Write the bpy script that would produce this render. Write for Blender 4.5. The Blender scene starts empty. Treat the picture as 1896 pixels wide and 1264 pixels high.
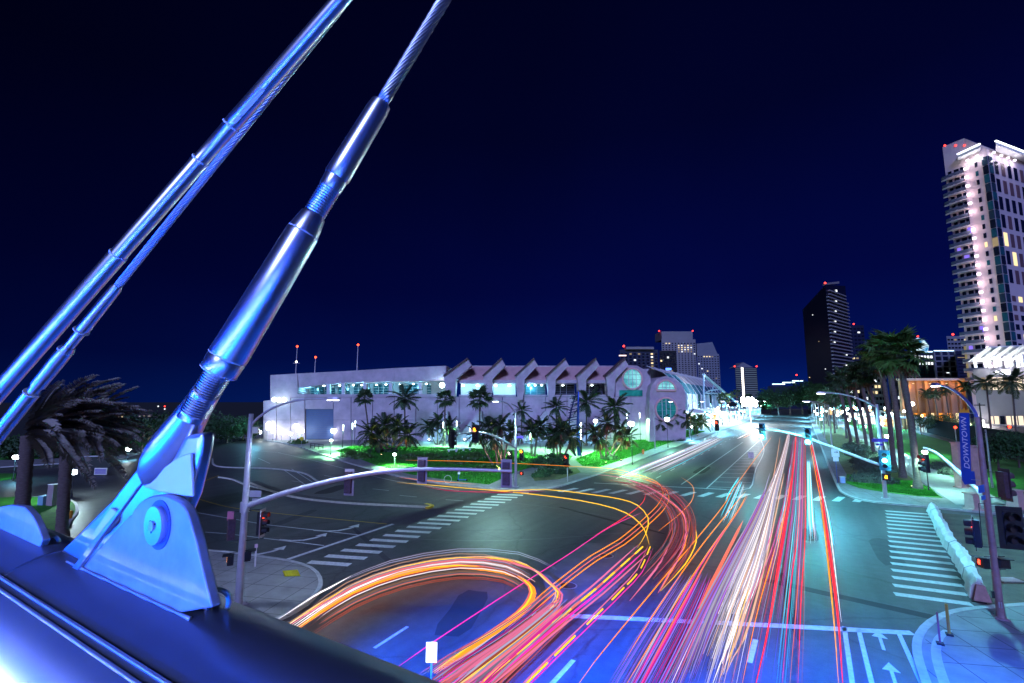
import bpy, bmesh, math, random
from mathutils import Vector, Matrix
from math import radians, sin, cos, pi, sqrt, atan2
random.seed(7)
scene = bpy.context.scene
col = scene.collection

# ------------------------------------------------------------------ camera
# World: +Y runs along the avenue, +X to its right, ground z = 0, eye on the footbridge at z = 10.
W_PX, H_PX = 1896.0, 1264.0
F_PX, HORIZON, VP_X, EYE = 880.0, 742.0, 1487.0, 10.0
CX, CY = W_PX / 2, H_PX / 2
TILT = math.atan((HORIZON - CY) / F_PX)
YAW = math.atan((VP_X - CX) / F_PX * math.cos(TILT))
cam_d = bpy.data.cameras.new('camera')
cam_d.sensor_width = 36.0
cam_d.lens = 36.0 * F_PX / W_PX
cam_d.clip_start, cam_d.clip_end = 0.05, 9000
cam = bpy.data.objects.new('camera', cam_d)
col.objects.link(cam)
cam.location = (0, 0, EYE)
cam.rotation_euler = (pi / 2 + TILT, 0, YAW)
scene.camera = cam

# ------------------------------------------------------------------ night sky
world = bpy.data.worlds.new('World')
scene.world = world
world.use_nodes = True
nt = world.node_tree
nt.nodes.clear()
wo = nt.nodes.new('ShaderNodeOutputWorld')
bg = nt.nodes.new('ShaderNodeBackground')
tc = nt.nodes.new('ShaderNodeTexCoord')
sx = nt.nodes.new('ShaderNodeSeparateXYZ')
rp = nt.nodes.new('ShaderNodeValToRGB')
nt.links.new(tc.outputs['Generated'], sx.inputs[0])
nt.links.new(sx.outputs['Z'], rp.inputs[0])
cr = rp.color_ramp
cr.elements[0].position = 0.0
cr.elements[0].color = (0.0006, 0.0095, 0.10, 1)
cr.elements[1].position = 1.0
cr.elements[1].color = (0.0002, 0.0004, 0.006, 1)
for p, c in ((0.08, (0.0004, 0.0038, 0.058)), (0.22, (0.0004, 0.0016, 0.036)), (0.5, (0.0003, 0.0008, 0.015))):
    e = cr.elements.new(p)
    e.color = (*c, 1)
# the glow of the city is stronger down the avenue than over the bay
dotn = nt.nodes.new('ShaderNodeVectorMath')
dotn.operation = 'DOT_PRODUCT'
dotn.inputs[1].default_value = (0.25, 0.97, 0.0)
nt.links.new(tc.outputs['Generated'], dotn.inputs[0])
mr = nt.nodes.new('ShaderNodeMapRange')
mr.inputs['From Min'].default_value = -0.2
mr.inputs['From Max'].default_value = 1.0
mr.inputs['To Min'].default_value = 0.4
mr.inputs['To Max'].default_value = 1.55
nt.links.new(dotn.outputs['Value'], mr.inputs['Value'])
nt.links.new(rp.outputs[0], bg.inputs[0])
thin = nt.nodes.new('ShaderNodeTexNoise')          # thin uneven haze lit by the city
thin.inputs['Scale'].default_value = 2.2
thin.inputs['Detail'].default_value = 5
tr_n = nt.nodes.new('ShaderNodeMapRange')
tr_n.inputs['To Min'].default_value = 0.72
tr_n.inputs['To Max'].default_value = 1.28
mul_n = nt.nodes.new('ShaderNodeMath')
mul_n.operation = 'MULTIPLY'
nt.links.new(tc.outputs['Generated'], thin.inputs['Vector'])
nt.links.new(thin.outputs[0], tr_n.inputs['Value'])
nt.links.new(tr_n.outputs[0], mul_n.inputs[0])
nt.links.new(mr.outputs[0], mul_n.inputs[1])
nt.links.new(mul_n.outputs[0], bg.inputs[1])
nt.links.new(bg.outputs[0], wo.inputs[0])

# ------------------------------------------------------------------ added night fill standing for city glow: the one sun lamp
sun_d = bpy.data.lights.new('night_fill', 'SUN')
sun_d.energy = 2.3
sun_d.angle = radians(14)
sun_d.color = (0.30, 0.38, 1.0)
sun = bpy.data.objects.new('night_fill', sun_d)
col.objects.link(sun)
sun.rotation_euler = Vector((-0.30, 0.80, -0.42)).to_track_quat('-Z', 'Y').to_euler()

scene.view_settings.view_transform = 'Standard'
scene.view_settings.look = 'None'
scene.view_settings.exposure = 0.0
scene.view_settings.gamma = 1.0
scene.view_settings.use_curve_mapping = False
cy = scene.cycles
cy.use_denoising = True
cy.use_light_tree = True
cy.max_bounces = 5
cy.diffuse_bounces = 2
cy.glossy_bounces = 3
cy.transmission_bounces = 2
cy.transparent_max_bounces = 4
cy.sample_clamp_indirect = 4.0
cy.caustics_reflective = False
cy.caustics_refractive = False

# ------------------------------------------------------------------ survey helpers: sight lines from the bridge, cut with planes
def sight(px, py):
    dx = (px - CX) / F_PX
    dz = (CY - py) / F_PX
    return dx, cos(TILT) - dz * sin(TILT), sin(TILT) + dz * cos(TILT)
def to_world(r, f):
    return (r * cos(YAW) - f * sin(YAW), r * sin(YAW) + f * cos(YAW))
def G(px, py, z=0.0):
    """point of the plane at height z"""
    r, f, u = sight(px, py)
    t = (z - EYE) / u
    x, y = to_world(r * t, f * t)
    return Vector((x, y, z))
def V(px, py, dist):
    """point at a horizontal distance straight ahead"""
    r, f, u = sight(px, py)
    t = dist / f
    x, y = to_world(r * t, dist)
    return Vector((x, y, EYE + u * t))
def ZAT(x, y, py):
    """height of the upright through (x, y) that reaches row py"""
    f = -x * sin(YAW) + y * cos(YAW)
    q = (CY - py) / F_PX
    return EYE + f * (q * cos(TILT) + sin(TILT)) / (cos(TILT) - q * sin(TILT))
def D(px, py, d):
    r, f, u = sight(px, py)
    x, y = to_world(r * d, f * d)
    return Vector((x, y, EYE + u * d))
RIGHT = Vector((cos(YAW), sin(YAW), 0))
AHEAD = Vector((-sin(YAW), cos(YAW), 0))

# ------------------------------------------------------------------ objects and meshes
def tag(o, label=None, cat=None, group=None, kind=None):
    if label: o['label'] = label
    if cat: o['category'] = cat
    if group: o['group'] = group
    if kind: o['kind'] = kind
    return o
def thing(name, label, cat, loc=(0, 0, 0), group=None):
    o = bpy.data.objects.new(name, None)
    o.empty_display_size = 0.2
    col.objects.link(o)
    o.location = loc
    return tag(o, label, cat, group)
def copy_tree(o, parent=None):
    c = o.copy()
    col.objects.link(c)
    c.parent = parent
    for ch in o.children:
        copy_tree(ch, c)
    return c
def origin_of(o):
    v = Vector((0, 0, 0))
    while o is not None:
        v += o.location
        o = o.parent
    return v
def link(name, me, parent=None, loc=(0, 0, 0), rot=(0, 0, 0), scale=None):
    o = bpy.data.objects.new(name, me)
    col.objects.link(o)
    o.parent = parent
    o.location = loc
    o.rotation_euler = rot
    if scale: o.scale = scale
    return o
ORD = ['first', 'second', 'third', 'fourth', 'fifth', 'sixth', 'seventh', 'eighth', 'ninth', 'tenth', 'eleventh', 'twelfth',
       'thirteenth', 'fourteenth', 'fifteenth', 'sixteenth', 'seventeenth', 'eighteenth', 'nineteenth', 'twentieth']

class MB:
    def __init__(s): s.v = []; s.f = []
    def add(s, vs, fs):
        n = len(s.v)
        s.v += [tuple(v) for v in vs]
        s.f += [tuple(i + n for i in f) for f in fs]
        return s
    def box(s, c, d, rz=0.0):
        x, y, z = d[0] / 2, d[1] / 2, d[2] / 2
        ca, sa = cos(rz), sin(rz)
        vs = []
        for k in (-1, 1):
            for i, j in ((-1, -1), (1, -1), (1, 1), (-1, 1)):
                a, b = i * x, j * y
                vs.append((c[0] + a * ca - b * sa, c[1] + a * sa + b * ca, c[2] + k * z))
        return s.add(vs, [(3, 2, 1, 0), (4, 5, 6, 7), (0, 1, 5, 4), (1, 2, 6, 5), (2, 3, 7, 6), (3, 0, 4, 7)])
    def frame_box(s, c, ax, ay, az):
        """box from centre and three half-extent vectors"""
        c, ax, ay, az = Vector(c), Vector(ax), Vector(ay), Vector(az)
        vs = [c + ax * i + ay * j + az * k for k in (-1, 1) for i, j in ((-1, -1), (1, -1), (1, 1), (-1, 1))]
        return s.add(vs, [(3, 2, 1, 0), (4, 5, 6, 7), (0, 1, 5, 4), (1, 2, 6, 5), (2, 3, 7, 6), (3, 0, 4, 7)])
    def beam(s, a, b, w, h, up=(0, 0, 1)):
        a, b = Vector(a), Vector(b)
        d = (b - a).normalized()
        sd = d.cross(Vector(up))
        if sd.length < 1e-4: sd = Vector((1, 0, 0))
        sd.normalize()
        u = sd.cross(d)
        return s.frame_box((a + b) / 2, (b - a) / 2, sd * w / 2, u * h / 2)
    def prism(s, pts, off):
        """closed polygon (3D points) pushed along off"""
        n = len(pts)
        off = Vector(off)
        vs = [Vector(p) for p in pts] + [Vector(p) + off for p in pts]
        fs = [tuple(range(n))[::-1], tuple(range(n, 2 * n))]
        for i in range(n):
            j = (i + 1) % n
            fs.append((i, j, n + j, n + i))
        return s.add(vs, fs)
    def tube(s, pts, r, n=8, caps=True):
        pts = [Vector(p) for p in pts]
        m = len(pts)
        rs = r if isinstance(r, (list, tuple)) else [r] * m
        prev = None
        vs = []
        for i, p in enumerate(pts):
            d = (pts[min(i + 1, m - 1)] - pts[max(i - 1, 0)])
            if d.length < 1e-9: d = Vector((0, 0, 1))
            d.normalize()
            if prev is None:
                a = Vector((0, 0, 1)) if abs(d.z) < 0.9 else Vector((1, 0, 0))
                nrm = d.cross(a).normalized()
            else:
                nrm = prev - d * prev.dot(d)
                if nrm.length < 1e-6: nrm = d.orthogonal()
                nrm.normalize()
            prev = nrm
            bn = d.cross(nrm)
            for k in range(n):
                t = 2 * pi * k / n
                vs.append(p + (nrm * cos(t) + bn * sin(t)) * rs[i])
        fs = []
        for i in range(m - 1):
            for k in range(n):
                k2 = (k + 1) % n
                fs.append((i * n + k, i * n + k2, (i + 1) * n + k2, (i + 1) * n + k))
        if caps:
            fs.append(tuple(range(n))[::-1])
            fs.append(tuple(range((m - 1) * n, m * n)))
        return s.add(vs, fs)
    def ball(s, c, r, n=8, m=6, sq=(1, 1, 1)):
        c = Vector(c)
        vs = [c + Vector((0, 0, r * sq[2]))]
        for i in range(1, m):
            t = pi * i / m
            for k in range(n):
                a = 2 * pi * k / n
                vs.append(c + Vector((r * sin(t) * cos(a) * sq[0], r * sin(t) * sin(a) * sq[1], r * cos(t) * sq[2])))
        vs.append(c - Vector((0, 0, r * sq[2])))
        fs = [(0, 1 + k, 1 + (k + 1) % n) for k in range(n)]
        for i in range(m - 2):
            for k in range(n):
                a, b = 1 + i * n + k, 1 + i * n + (k + 1) % n
                fs.append((a, a + n, b + n, b))
        L = len(vs) - 1
        fs += [(L, 1 + (m - 2) * n + (k + 1) % n, 1 + (m - 2) * n + k) for k in range(n)]
        return s.add(vs, fs)
    def mesh(s, name, mat, off=None, smooth=None):
        me = bpy.data.meshes.new(name)
        vs = s.v if off is None else [(x - off[0], y - off[1], z - off[2]) for x, y, z in s.v]
        me.from_pydata(vs, [], s.f)
        if mat is not None: me.materials.append(mat)
        if smooth:
            for p in me.polygons: p.use_smooth = True
            if smooth < 180: me.set_sharp_from_angle(angle=radians(smooth))
        me.update()
        return me
    def build(s, name, mat, parent=None, smooth=None, loc=None):
        """coordinates are world coordinates; a child is stored relative to its thing"""
        off = origin_of(parent) if parent is not None else Vector((0, 0, 0))
        l = Vector(loc) if loc is not None else Vector((0, 0, 0))
        if parent is None and loc is not None: off = l
        o = bpy.data.objects.new(name, s.mesh(name, mat, off, smooth))
        col.objects.link(o)
        o.parent = parent
        if parent is None and loc is not None: o.location = l
        return o
def spline(pts, step=1.0):
    """Catmull-Rom through the points"""
    pts = [Vector(p) for p in pts]
    if len(pts) < 3:
        n = max(2, int((pts[1] - pts[0]).length / step))
        return [pts[0].lerp(pts[1], i / n) for i in range(n + 1)]
    P = [pts[0] * 2 - pts[1]] + pts + [pts[-1] * 2 - pts[-2]]
    out = []
    for i in range(1, len(P) - 2):
        p0, p1, p2, p3 = P[i - 1:i + 3]
        n = max(2, min(24, int((p2 - p1).length / step)))
        for k in range(n):
            t = k / n
            out.append(0.5 * ((2 * p1) + (p2 - p0) * t + (2 * p0 - 5 * p1 + 4 * p2 - p3) * t * t + (3 * p1 - p0 - 3 * p2 + p3) * t ** 3))
    out.append(P[-2])
    return out

# ------------------------------------------------------------------ materials
MATS = {}
def mat(name, c, rough=0.6, metal=0.0, var=0.0, vscale=3.0, bump=0.0, bscale=40.0, emit=None, estr=0.0, spec=0.5, c2=None, aniso=None, stretch=None, wear=0.0):
    if name in MATS: return MATS[name]
    m = bpy.data.materials.new(name)
    MATS[name] = m
    m.use_nodes = True
    t = m.node_tree
    b = t.nodes['Principled BSDF']
    b.inputs['Base Color'].default_value = (*c, 1)
    b.inputs['Roughness'].default_value = rough
    b.inputs['Metallic'].default_value = metal
    b.inputs['Specular IOR Level'].default_value = spec
    if var or bump or c2 or wear:
        co = t.nodes.new('ShaderNodeTexCoord')
        src = co.outputs['Object']
        if stretch:
            mp = t.nodes.new('ShaderNodeMapping')
            mp.inputs['Scale'].default_value = stretch
            t.links.new(src, mp.inputs[0])
            src = mp.outputs[0]
    if var or c2:
        nz = t.nodes.new('ShaderNodeTexNoise')
        nz.inputs['Scale'].default_value = vscale
        nz.inputs['Detail'].default_value = 6
        nz.inputs['Roughness'].default_value = 0.65
        t.links.new(src, nz.inputs['Vector'])
        r = t.nodes.new('ShaderNodeValToRGB')
        r.color_ramp.elements[0].position = 0.3
        r.color_ramp.elements[1].position = 0.7
        d = c2 if c2 else tuple(x * (1 - var) for x in c)
        u = c if c2 else tuple(min(1, x * (1 + var)) for x in c)
        r.color_ramp.elements[0].color = (*d, 1)
        r.color_ramp.elements[1].color = (*u, 1)
        t.links.new(nz.outputs[0], r.inputs[0])
        t.links.new(r.outputs[0], b.inputs['Base Color'])
        if wear:
            mr_ = t.nodes.new('ShaderNodeMapRange')
            mr_.inputs['To Min'].default_value = max(0.02, rough - wear)
            mr_.inputs['To Max'].default_value = min(1, rough + wear)
            t.links.new(nz.outputs[0], mr_.inputs['Value'])
            t.links.new(mr_.outputs[0], b.inputs['Roughness'])
    if bump:
        n2 = t.nodes.new('ShaderNodeTexNoise')
        n2.inputs['Scale'].default_value = bscale
        n2.inputs['Detail'].default_value = 4
        t.links.new(src, n2.inputs['Vector'])
        bp = t.nodes.new('ShaderNodeBump')
        bp.inputs['Strength'].default_value = bump
        bp.inputs['Distance'].default_value = 0.02
        t.links.new(n2.outputs[0], bp.inputs['Height'])
        t.links.new(bp.outputs[0], b.inputs['Normal'])
    if emit:
        b.inputs['Emission Color'].default_value = (*emit, 1)
        b.inputs['Emission Strength'].default_value = estr
    return m
def glow(name, c, s):
    if name in MATS: return MATS[name]
    m = bpy.data.materials.new(name)
    MATS[name] = m
    m.use_nodes = True
    t = m.node_tree
    t.nodes.clear()
    o = t.nodes.new('ShaderNodeOutputMaterial')
    e = t.nodes.new('ShaderNodeEmission')
    e.inputs[0].default_value = (*c, 1)
    e.inputs[1].default_value = s
    t.links.new(e.outputs[0], o.inputs[0])
    return m
def lamp(kind, parent, loc, power, color, radius=0.15, name='light', to=None, spot=None, blend=0.4):
    """the light of a lamp, a child of the lamp that gives it"""
    d = bpy.data.lights.new(name, kind)
    d.energy = power
    d.color = color
    d.shadow_soft_size = radius
    if kind == 'SPOT':
        d.spot_size = radians(spot or 120)
        d.spot_blend = blend
    o = bpy.data.objects.new(name, d)
    col.objects.link(o)
    o.parent = parent
    o.location = Vector(loc) - (origin_of(parent) if parent is not None else Vector((0, 0, 0)))
    if to is not None:
        o.rotation_euler = (Vector(to) - Vector(loc)).to_track_quat('-Z', 'Y').to_euler()
    return o

def make_asphalt():
    """asphalt: aggregate, long wear bands, patches and crack lines"""
    m = bpy.data.materials.new('asphalt')
    MATS['asphalt'] = m
    m.use_nodes = True
    t = m.node_tree
    b = t.nodes['Principled BSDF']
    co = t.nodes.new('ShaderNodeTexCoord')
    N = lambda k: t.nodes.new(k)
    big = N('ShaderNodeTexNoise'); big.inputs['Scale'].default_value = 0.16; big.inputs['Detail'].default_value = 7; big.inputs['Roughness'].default_value = 0.7
    mp = N('ShaderNodeMapping'); mp.inputs['Scale'].default_value = (1.1, 0.06, 1)
    band = N('ShaderNodeTexNoise'); band.inputs['Scale'].default_value = 0.9; band.inputs['Detail'].default_value = 4
    fine = N('ShaderNodeTexNoise'); fine.inputs['Scale'].default_value = 26; fine.inputs['Detail'].default_value = 3
    t.links.new(co.outputs['Object'], big.inputs['Vector'])
    t.links.new(co.outputs['Object'], mp.inputs[0]); t.links.new(mp.outputs[0], band.inputs['Vector'])
    t.links.new(co.outputs['Object'], fine.inputs['Vector'])
    vor = N('ShaderNodeTexVoronoi'); vor.feature = 'DISTANCE_TO_EDGE'; vor.inputs['Scale'].default_value = 0.11
    wob = N('ShaderNodeVectorMath'); wob.operation = 'MULTIPLY_ADD'; wob.inputs[1].default_value = (2.2, 2.2, 2.2)
    t.links.new(big.outputs['Color'], wob.inputs[0]); t.links.new(co.outputs['Object'], wob.inputs[2])
    t.links.new(wob.outputs[0], vor.inputs['Vector'])
    crack = N('ShaderNodeMapRange'); crack.inputs['From Max'].default_value = 0.012; crack.inputs['To Min'].default_value = 0.55
    t.links.new(vor.outputs['Distance'], crack.inputs['Value'])
    r1 = N('ShaderNodeValToRGB'); r1.color_ramp.elements[0].position = 0.25; r1.color_ramp.elements[1].position = 0.75
    r1.color_ramp.elements[0].color = (0.038, 0.039, 0.042, 1); r1.color_ramp.elements[1].color = (0.115, 0.113, 0.112, 1)
    t.links.new(big.outputs[0], r1.inputs[0])
    m1 = N('ShaderNodeMix'); m1.data_type = 'RGBA'; m1.blend_type = 'MULTIPLY'; m1.inputs['Factor'].default_value = 0.75
    r2 = N('ShaderNodeValToRGB'); r2.color_ramp.elements[0].position = 0.3; r2.color_ramp.elements[1].position = 0.68
    r2.color_ramp.elements[0].color = (0.62, 0.62, 0.64, 1); r2.color_ramp.elements[1].color = (1.25, 1.25, 1.22, 1)
    t.links.new(band.outputs[0], r2.inputs[0])
    t.links.new(r1.outputs[0], m1.inputs['A']); t.links.new(r2.outputs[0], m1.inputs['B'])
    m2 = N('ShaderNodeMix'); m2.data_type = 'RGBA'; m2.blend_type = 'MULTIPLY'; m2.inputs['Factor'].default_value = 0.5
    r3 = N('ShaderNodeValToRGB'); r3.color_ramp.elements[0].position = 0.35; r3.color_ramp.elements[1].position = 0.65
    r3.color_ramp.elements[0].color = (0.6, 0.6, 0.6, 1); r3.color_ramp.elements[1].color = (1.35, 1.35, 1.35, 1)
    t.links.new(fine.outputs[0], r3.inputs[0])
    t.links.new(m1.outputs['Result'], m2.inputs['A']); t.links.new(r3.outputs[0], m2.inputs['B'])
    mid = N('ShaderNodeTexNoise'); mid.inputs['Scale'].default_value = 1.7; mid.inputs['Detail'].default_value = 8; mid.inputs['Roughness'].default_value = 0.75
    t.links.new(co.outputs['Object'], mid.inputs['Vector'])
    r4 = N('ShaderNodeValToRGB'); r4.color_ramp.elements[0].position = 0.34; r4.color_ramp.elements[1].position = 0.66
    r4.color_ramp.elements[0].color = (0.55, 0.55, 0.56, 1); r4.color_ramp.elements[1].color = (1.3, 1.3, 1.28, 1)
    t.links.new(mid.outputs[0], r4.inputs[0])
    m4 = N('ShaderNodeMix'); m4.data_type = 'RGBA'; m4.blend_type = 'MULTIPLY'; m4.inputs['Factor'].default_value = 0.6
    t.links.new(m2.outputs['Result'], m4.inputs['A']); t.links.new(r4.outputs[0], m4.inputs['B'])
    m2 = m4
    m3 = N('ShaderNodeMix'); m3.data_type = 'RGBA'; m3.blend_type = 'MULTIPLY'; m3.inputs['Factor'].default_value = 1
    t.links.new(m2.outputs['Result'], m3.inputs['A']); t.links.new(crack.outputs[0], m3.inputs['B'])
    t.links.new(m3.outputs['Result'], b.inputs['Base Color'])
    rr = N('ShaderNodeMapRange'); rr.inputs['To Min'].default_value = 0.36; rr.inputs['To Max'].default_value = 0.62
    t.links.new(big.outputs[0], rr.inputs['Value']); t.links.new(rr.outputs[0], b.inputs['Roughness'])
    bp = N('ShaderNodeBump'); bp.inputs['Strength'].default_value = 0.35; bp.inputs['Distance'].default_value = 0.02
    t.links.new(fine.outputs[0], bp.inputs['Height']); t.links.new(bp.outputs[0], b.inputs['Normal'])
    return m
ASPHALT = make_asphalt()
CONC = mat('concrete', (0.27, 0.265, 0.26), 0.75, var=0.22, vscale=0.9, bump=0.2, bscale=30)
KERB = mat('kerb_concrete', (0.5, 0.49, 0.47), 0.75, var=0.2, vscale=2)
WALLC = mat('wall_concrete', (0.58, 0.47, 0.52), 0.8, var=0.22, vscale=0.35, bump=0.15, bscale=6)
PINK = mat('roof_terracotta_panel', (0.88, 0.52, 0.50), 0.7, var=0.1, vscale=0.4)
COPING = mat('dark_brown_coping', (0.12, 0.07, 0.07), 0.7, var=0.2)
GRASS = mat('grass', (0.05, 0.34, 0.015), 0.9, c2=(0.02, 0.16, 0.012), vscale=1.4, bump=0.6, bscale=14)
DRYGRASS = mat('dry_grass', (0.24, 0.26, 0.09), 0.9, c2=(0.10, 0.13, 0.05), vscale=1.2, bump=0.5, bscale=14)
DIRT = mat('dirt', (0.20, 0.155, 0.11), 0.95, c2=(0.09, 0.075, 0.06), vscale=0.8, bump=0.8, bscale=7)
PAINT = mat('road_paint', (0.78, 0.78, 0.76), 0.55, c2=(0.50, 0.50, 0.49), vscale=5.0)
YPAINT = mat('yellow_road_paint', (0.7, 0.42, 0.03), 0.6, var=0.25, vscale=6)
YTILE = mat('tactile_yellow', (0.75, 0.62, 0.02), 0.6, var=0.15, vscale=5)
DARKG = mat('dark_ground', (0.03, 0.034, 0.03), 0.9, var=0.4, vscale=0.3)
STEEL = mat('galvanised_steel', (0.55, 0.55, 0.58), 0.38, metal=0.75, var=0.18, vscale=2.5)
POLISH = mat('polished_stainless', (0.80, 0.82, 0.86), 0.30, metal=1.0, var=0.08, vscale=6, stretch=(1, 1, 1))
BRUSH = mat('brushed_plate_steel', (0.50, 0.54, 0.60), 0.46, metal=0.6, c2=(0.30, 0.33, 0.39), vscale=4.5, wear=0.2, bump=0.06, bscale=45)
TUBEP = mat('bridge_tube_paint', (0.13, 0.15, 0.20), 0.33, metal=0.45, var=0.12, vscale=2.0, wear=0.1)
BLACK = mat('black_housing', (0.012, 0.012, 0.013), 0.5, var=0.3)
RUST = mat('weathered_back_housing', (0.10, 0.055, 0.06), 0.6, var=0.3, vscale=8)
WHITEP = mat('white_paint', (0.78, 0.78, 0.78), 0.5, var=0.08)
BLUEP = mat('blue_sign_paint', (0.02, 0.07, 0.38), 0.45)
PURP = mat('violet_sign_paint', (0.10, 0.05, 0.42), 0.45)
GLASSD = mat('dark_glass', (0.012, 0.018, 0.035), 0.08, spec=0.8)
GLASST = mat('teal_glass', (0.02, 0.12, 0.15), 0.12, spec=0.7)
BARK = mat('palm_bark', (0.20, 0.15, 0.13), 0.9, c2=(0.085, 0.06, 0.055), vscale=7, stretch=(0.6, 0.6, 2.5), bump=0.9, bscale=9)
LEAF = mat('palm_leaf', (0.055, 0.105, 0.035), 0.55, c2=(0.02, 0.05, 0.018), vscale=2)
LEAFB = mat('palm_leaf_bright', (0.10, 0.20, 0.035), 0.5, c2=(0.04, 0.10, 0.02), vscale=2)
LEAFP = mat('pale_palm_leaf', (0.42, 0.36, 0.28), 0.6, c2=(0.20, 0.18, 0.14), vscale=2)
DEADL = mat('dead_palm_leaf', (0.26, 0.10, 0.05), 0.8, c2=(0.11, 0.045, 0.03), vscale=3)
SHRUB = mat('shrub_leaf', (0.05, 0.13, 0.035), 0.6, c2=(0.02, 0.05, 0.02), vscale=3)
SHRUBG = mat('grey_shrub_leaf', (0.13, 0.16, 0.11), 0.7, c2=(0.05, 0.07, 0.05), vscale=3)
# ================================================================== ground, roads, kerbs, markings
def flat(name, pts, z, m, kind='structure', parent=None):
    b = MB()
    b.add([(p[0], p[1], z) for p in pts], [tuple(range(len(pts)))])
    o = b.build(name, m, parent)
    if kind: o['kind'] = kind
    return o
def area2(pts):
    return sum(pts[i][0] * pts[(i + 1) % len(pts)][1] - pts[(i + 1) % len(pts)][0] * pts[i][1] for i in range(len(pts)))
def slab(name, pts, z0, z1, m, kind='structure'):
    pts = [Vector((p[0], p[1], z0)) for p in pts]
    if area2(pts) < 0: pts.reverse()
    o = MB().prism(pts, (0, 0, z1 - z0)).build(name, m)
    o['kind'] = kind
    return o
def kerb(name, path, w=0.22, h=0.16, m=None):
    """a ribbon of kerb stone along a ground path, top slightly proud of the pavement"""
    path = [Vector((p[0], p[1], 0)) for p in path]
    b = MB()
    n = len(path)
    L, R = [], []
    for i in range(n):
        d = (path[min(i + 1, n - 1)] - path[max(i - 1, 0)]).normalized()
        s = Vector((-d.y, d.x, 0))
        L.append(path[i] + s * w / 2)
        R.append(path[i] - s * w / 2)
    vs = []
    for i in range(n):
        vs += [L[i] - Vector((0, 0, .05)), L[i] + Vector((0, 0, h)), R[i] + Vector((0, 0, h)), R[i] - Vector((0, 0, .05))]
    fs = []
    for i in range(n - 1):
        a, c = i * 4, i * 4 + 4
        for k in range(3):
            fs.append((a + k, c + k, c + k + 1, a + k + 1))
    fs += [(0, 1, 2, 3), ((n - 1) * 4 + 3, (n - 1) * 4 + 2, (n - 1) * 4 + 1, (n - 1) * 4)]
    b.add(vs, fs)
    o = b.build(name, m or KERB)
    o['kind'] = 'structure'
    return o

flat('ground', [(-4000, -4000), (4000, -4000), (4000, 4000), (-4000, 4000)], -0.06, DARKG)
flat('road', [(-24.6, -80), (2.9, -80), (2.9, 900), (-24.6, 900)], 0.0, ASPHALT)
flat('side_street', [(-190, -80), (-24.6, -80), (-24.6, 150), (-190, 150)], 0.0, ASPHALT)
flat('cross_street', [(2.9, 20), (180, 20), (180, 66), (2.9, 66)], 0.0, ASPHALT)
flat('rear_street', [(30, 66.01), (240, 66.01), (240, 420), (30, 420)], 0.0, ASPHALT)

# near left corner pavement
kl = [G(*p) for p in ((150, 1003), (250, 1008), (330, 1016), (380, 1022), (419, 1025), (477, 1033), (536, 1042), (575, 1055), (592, 1074), (591, 1093), (575, 1113), (549, 1132), (516, 1149))]
kls = spline(kl, 0.8)
kerb('kerb_near_left', kls + [Vector((-24.4, 6, 0)), Vector((-24.4, -60, 0))])
slab('pavement_near_left', [(p.x, p.y) for p in kls] + [(-24.4, 6), (-24.4, -60), (-140, -60), (-140, kl[0].y - 14)], -0.05, 0.13, CONC)
pad = [G(*p, 0.134) for p in ((523, 1057), (551, 1055), (556, 1066), (527, 1067))]
tp = thing('tactile_pad', 'yellow tactile paving pad on the left corner pavement', 'paving pad', (pad[0] + pad[2]) / 2)
MB().prism(pad, (0, 0, 0.02)).build('pad_plate', YTILE, tp)
for i in range(6):
    for j in range(4):
        q = pad[0].lerp(pad[1], (i + .5) / 6).lerp(pad[3].lerp(pad[2], (i + .5) / 6), (j + .5) / 4)
        MB().tube([q + Vector((0, 0, .02)), q + Vector((0, 0, .035))], [.05, .03], 6).build('dome', YTILE, tp)
# far left: lawn strip with the two big date palms, pale footways beyond
slab('lawn_near_left', [G(*p)[:2] for p in ((-80, 930), (40, 921), (110, 924), (137, 932), (142, 950), (128, 968), (118, 990), (100, 1001), (-80, 1010))], -0.04, 0.15, GRASS)
kerb('kerb_lawn_near_left', spline([G(*p) for p in ((40, 921), (110, 924), (137, 932), (142, 950), (128, 968), (118, 990))], 1.0))
slab('footway_far_left', [G(*p)[:2] for p in ((-90, 868), (60, 868), (200, 855), (330, 826), (330, 818), (190, 843), (40, 852), (-90, 852))], -0.04, 0.06, CONC)
slab('lawn_far_left', [G(*p)[:2] for p in ((-90, 851), (40, 851), (180, 842), (300, 821), (290, 812), (150, 826), (-90, 833))], -0.04, 0.12, GRASS)
slab('lawn_bay_left', [G(*p)[:2] for p in ((-90, 892), (0, 890), (28, 886), (30, 878), (-90, 878))], -0.04, 0.12, GRASS)

# convention side pavement, lawns
kc = [G(*p) for p in ((400, 806), (470, 813), (540, 824), (590, 840), (640, 856), (700, 873), (760, 887), (840, 899), (930, 907), (985, 909), (1030, 903), (1062, 893))]
kcs = spline(kc, 1.5) + [Vector((-24.5, 64, 0)), Vector((-24.5, 70, 0)), Vector((-24.5, 160, 0)), Vector((-24.5, 420, 0))]
kerb('kerb_convention_side', kcs, 0.25)
slab('pavement_convention_side', [(p.x, p.y) for p in kcs] + [(-120, 420), (-190, 160), (-190, kc[0].y + 2)], -0.05, 0.13, CONC)
LAWN_A = [(622, 836), (650, 845), (700, 864), (760, 880), (840, 892), (905, 899), (925, 890), (958, 874), (1000, 862), (1010, 846), (960, 836), (880, 832), (800, 829), (720, 827), (650, 827)]
slab('lawn_convention_left', [G(*p)[:2] for p in LAWN_A], 0.10, 0.16, GRASS)
slab('lawn_convention_right', [G(*p)[:2] for p in ((1078, 864), (1112, 866), (1150, 853), (1230, 824), (1306, 799), (1272, 797), (1190, 812), (1110, 834), (1065, 852))], 0.10, 0.16, GRASS)
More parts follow.
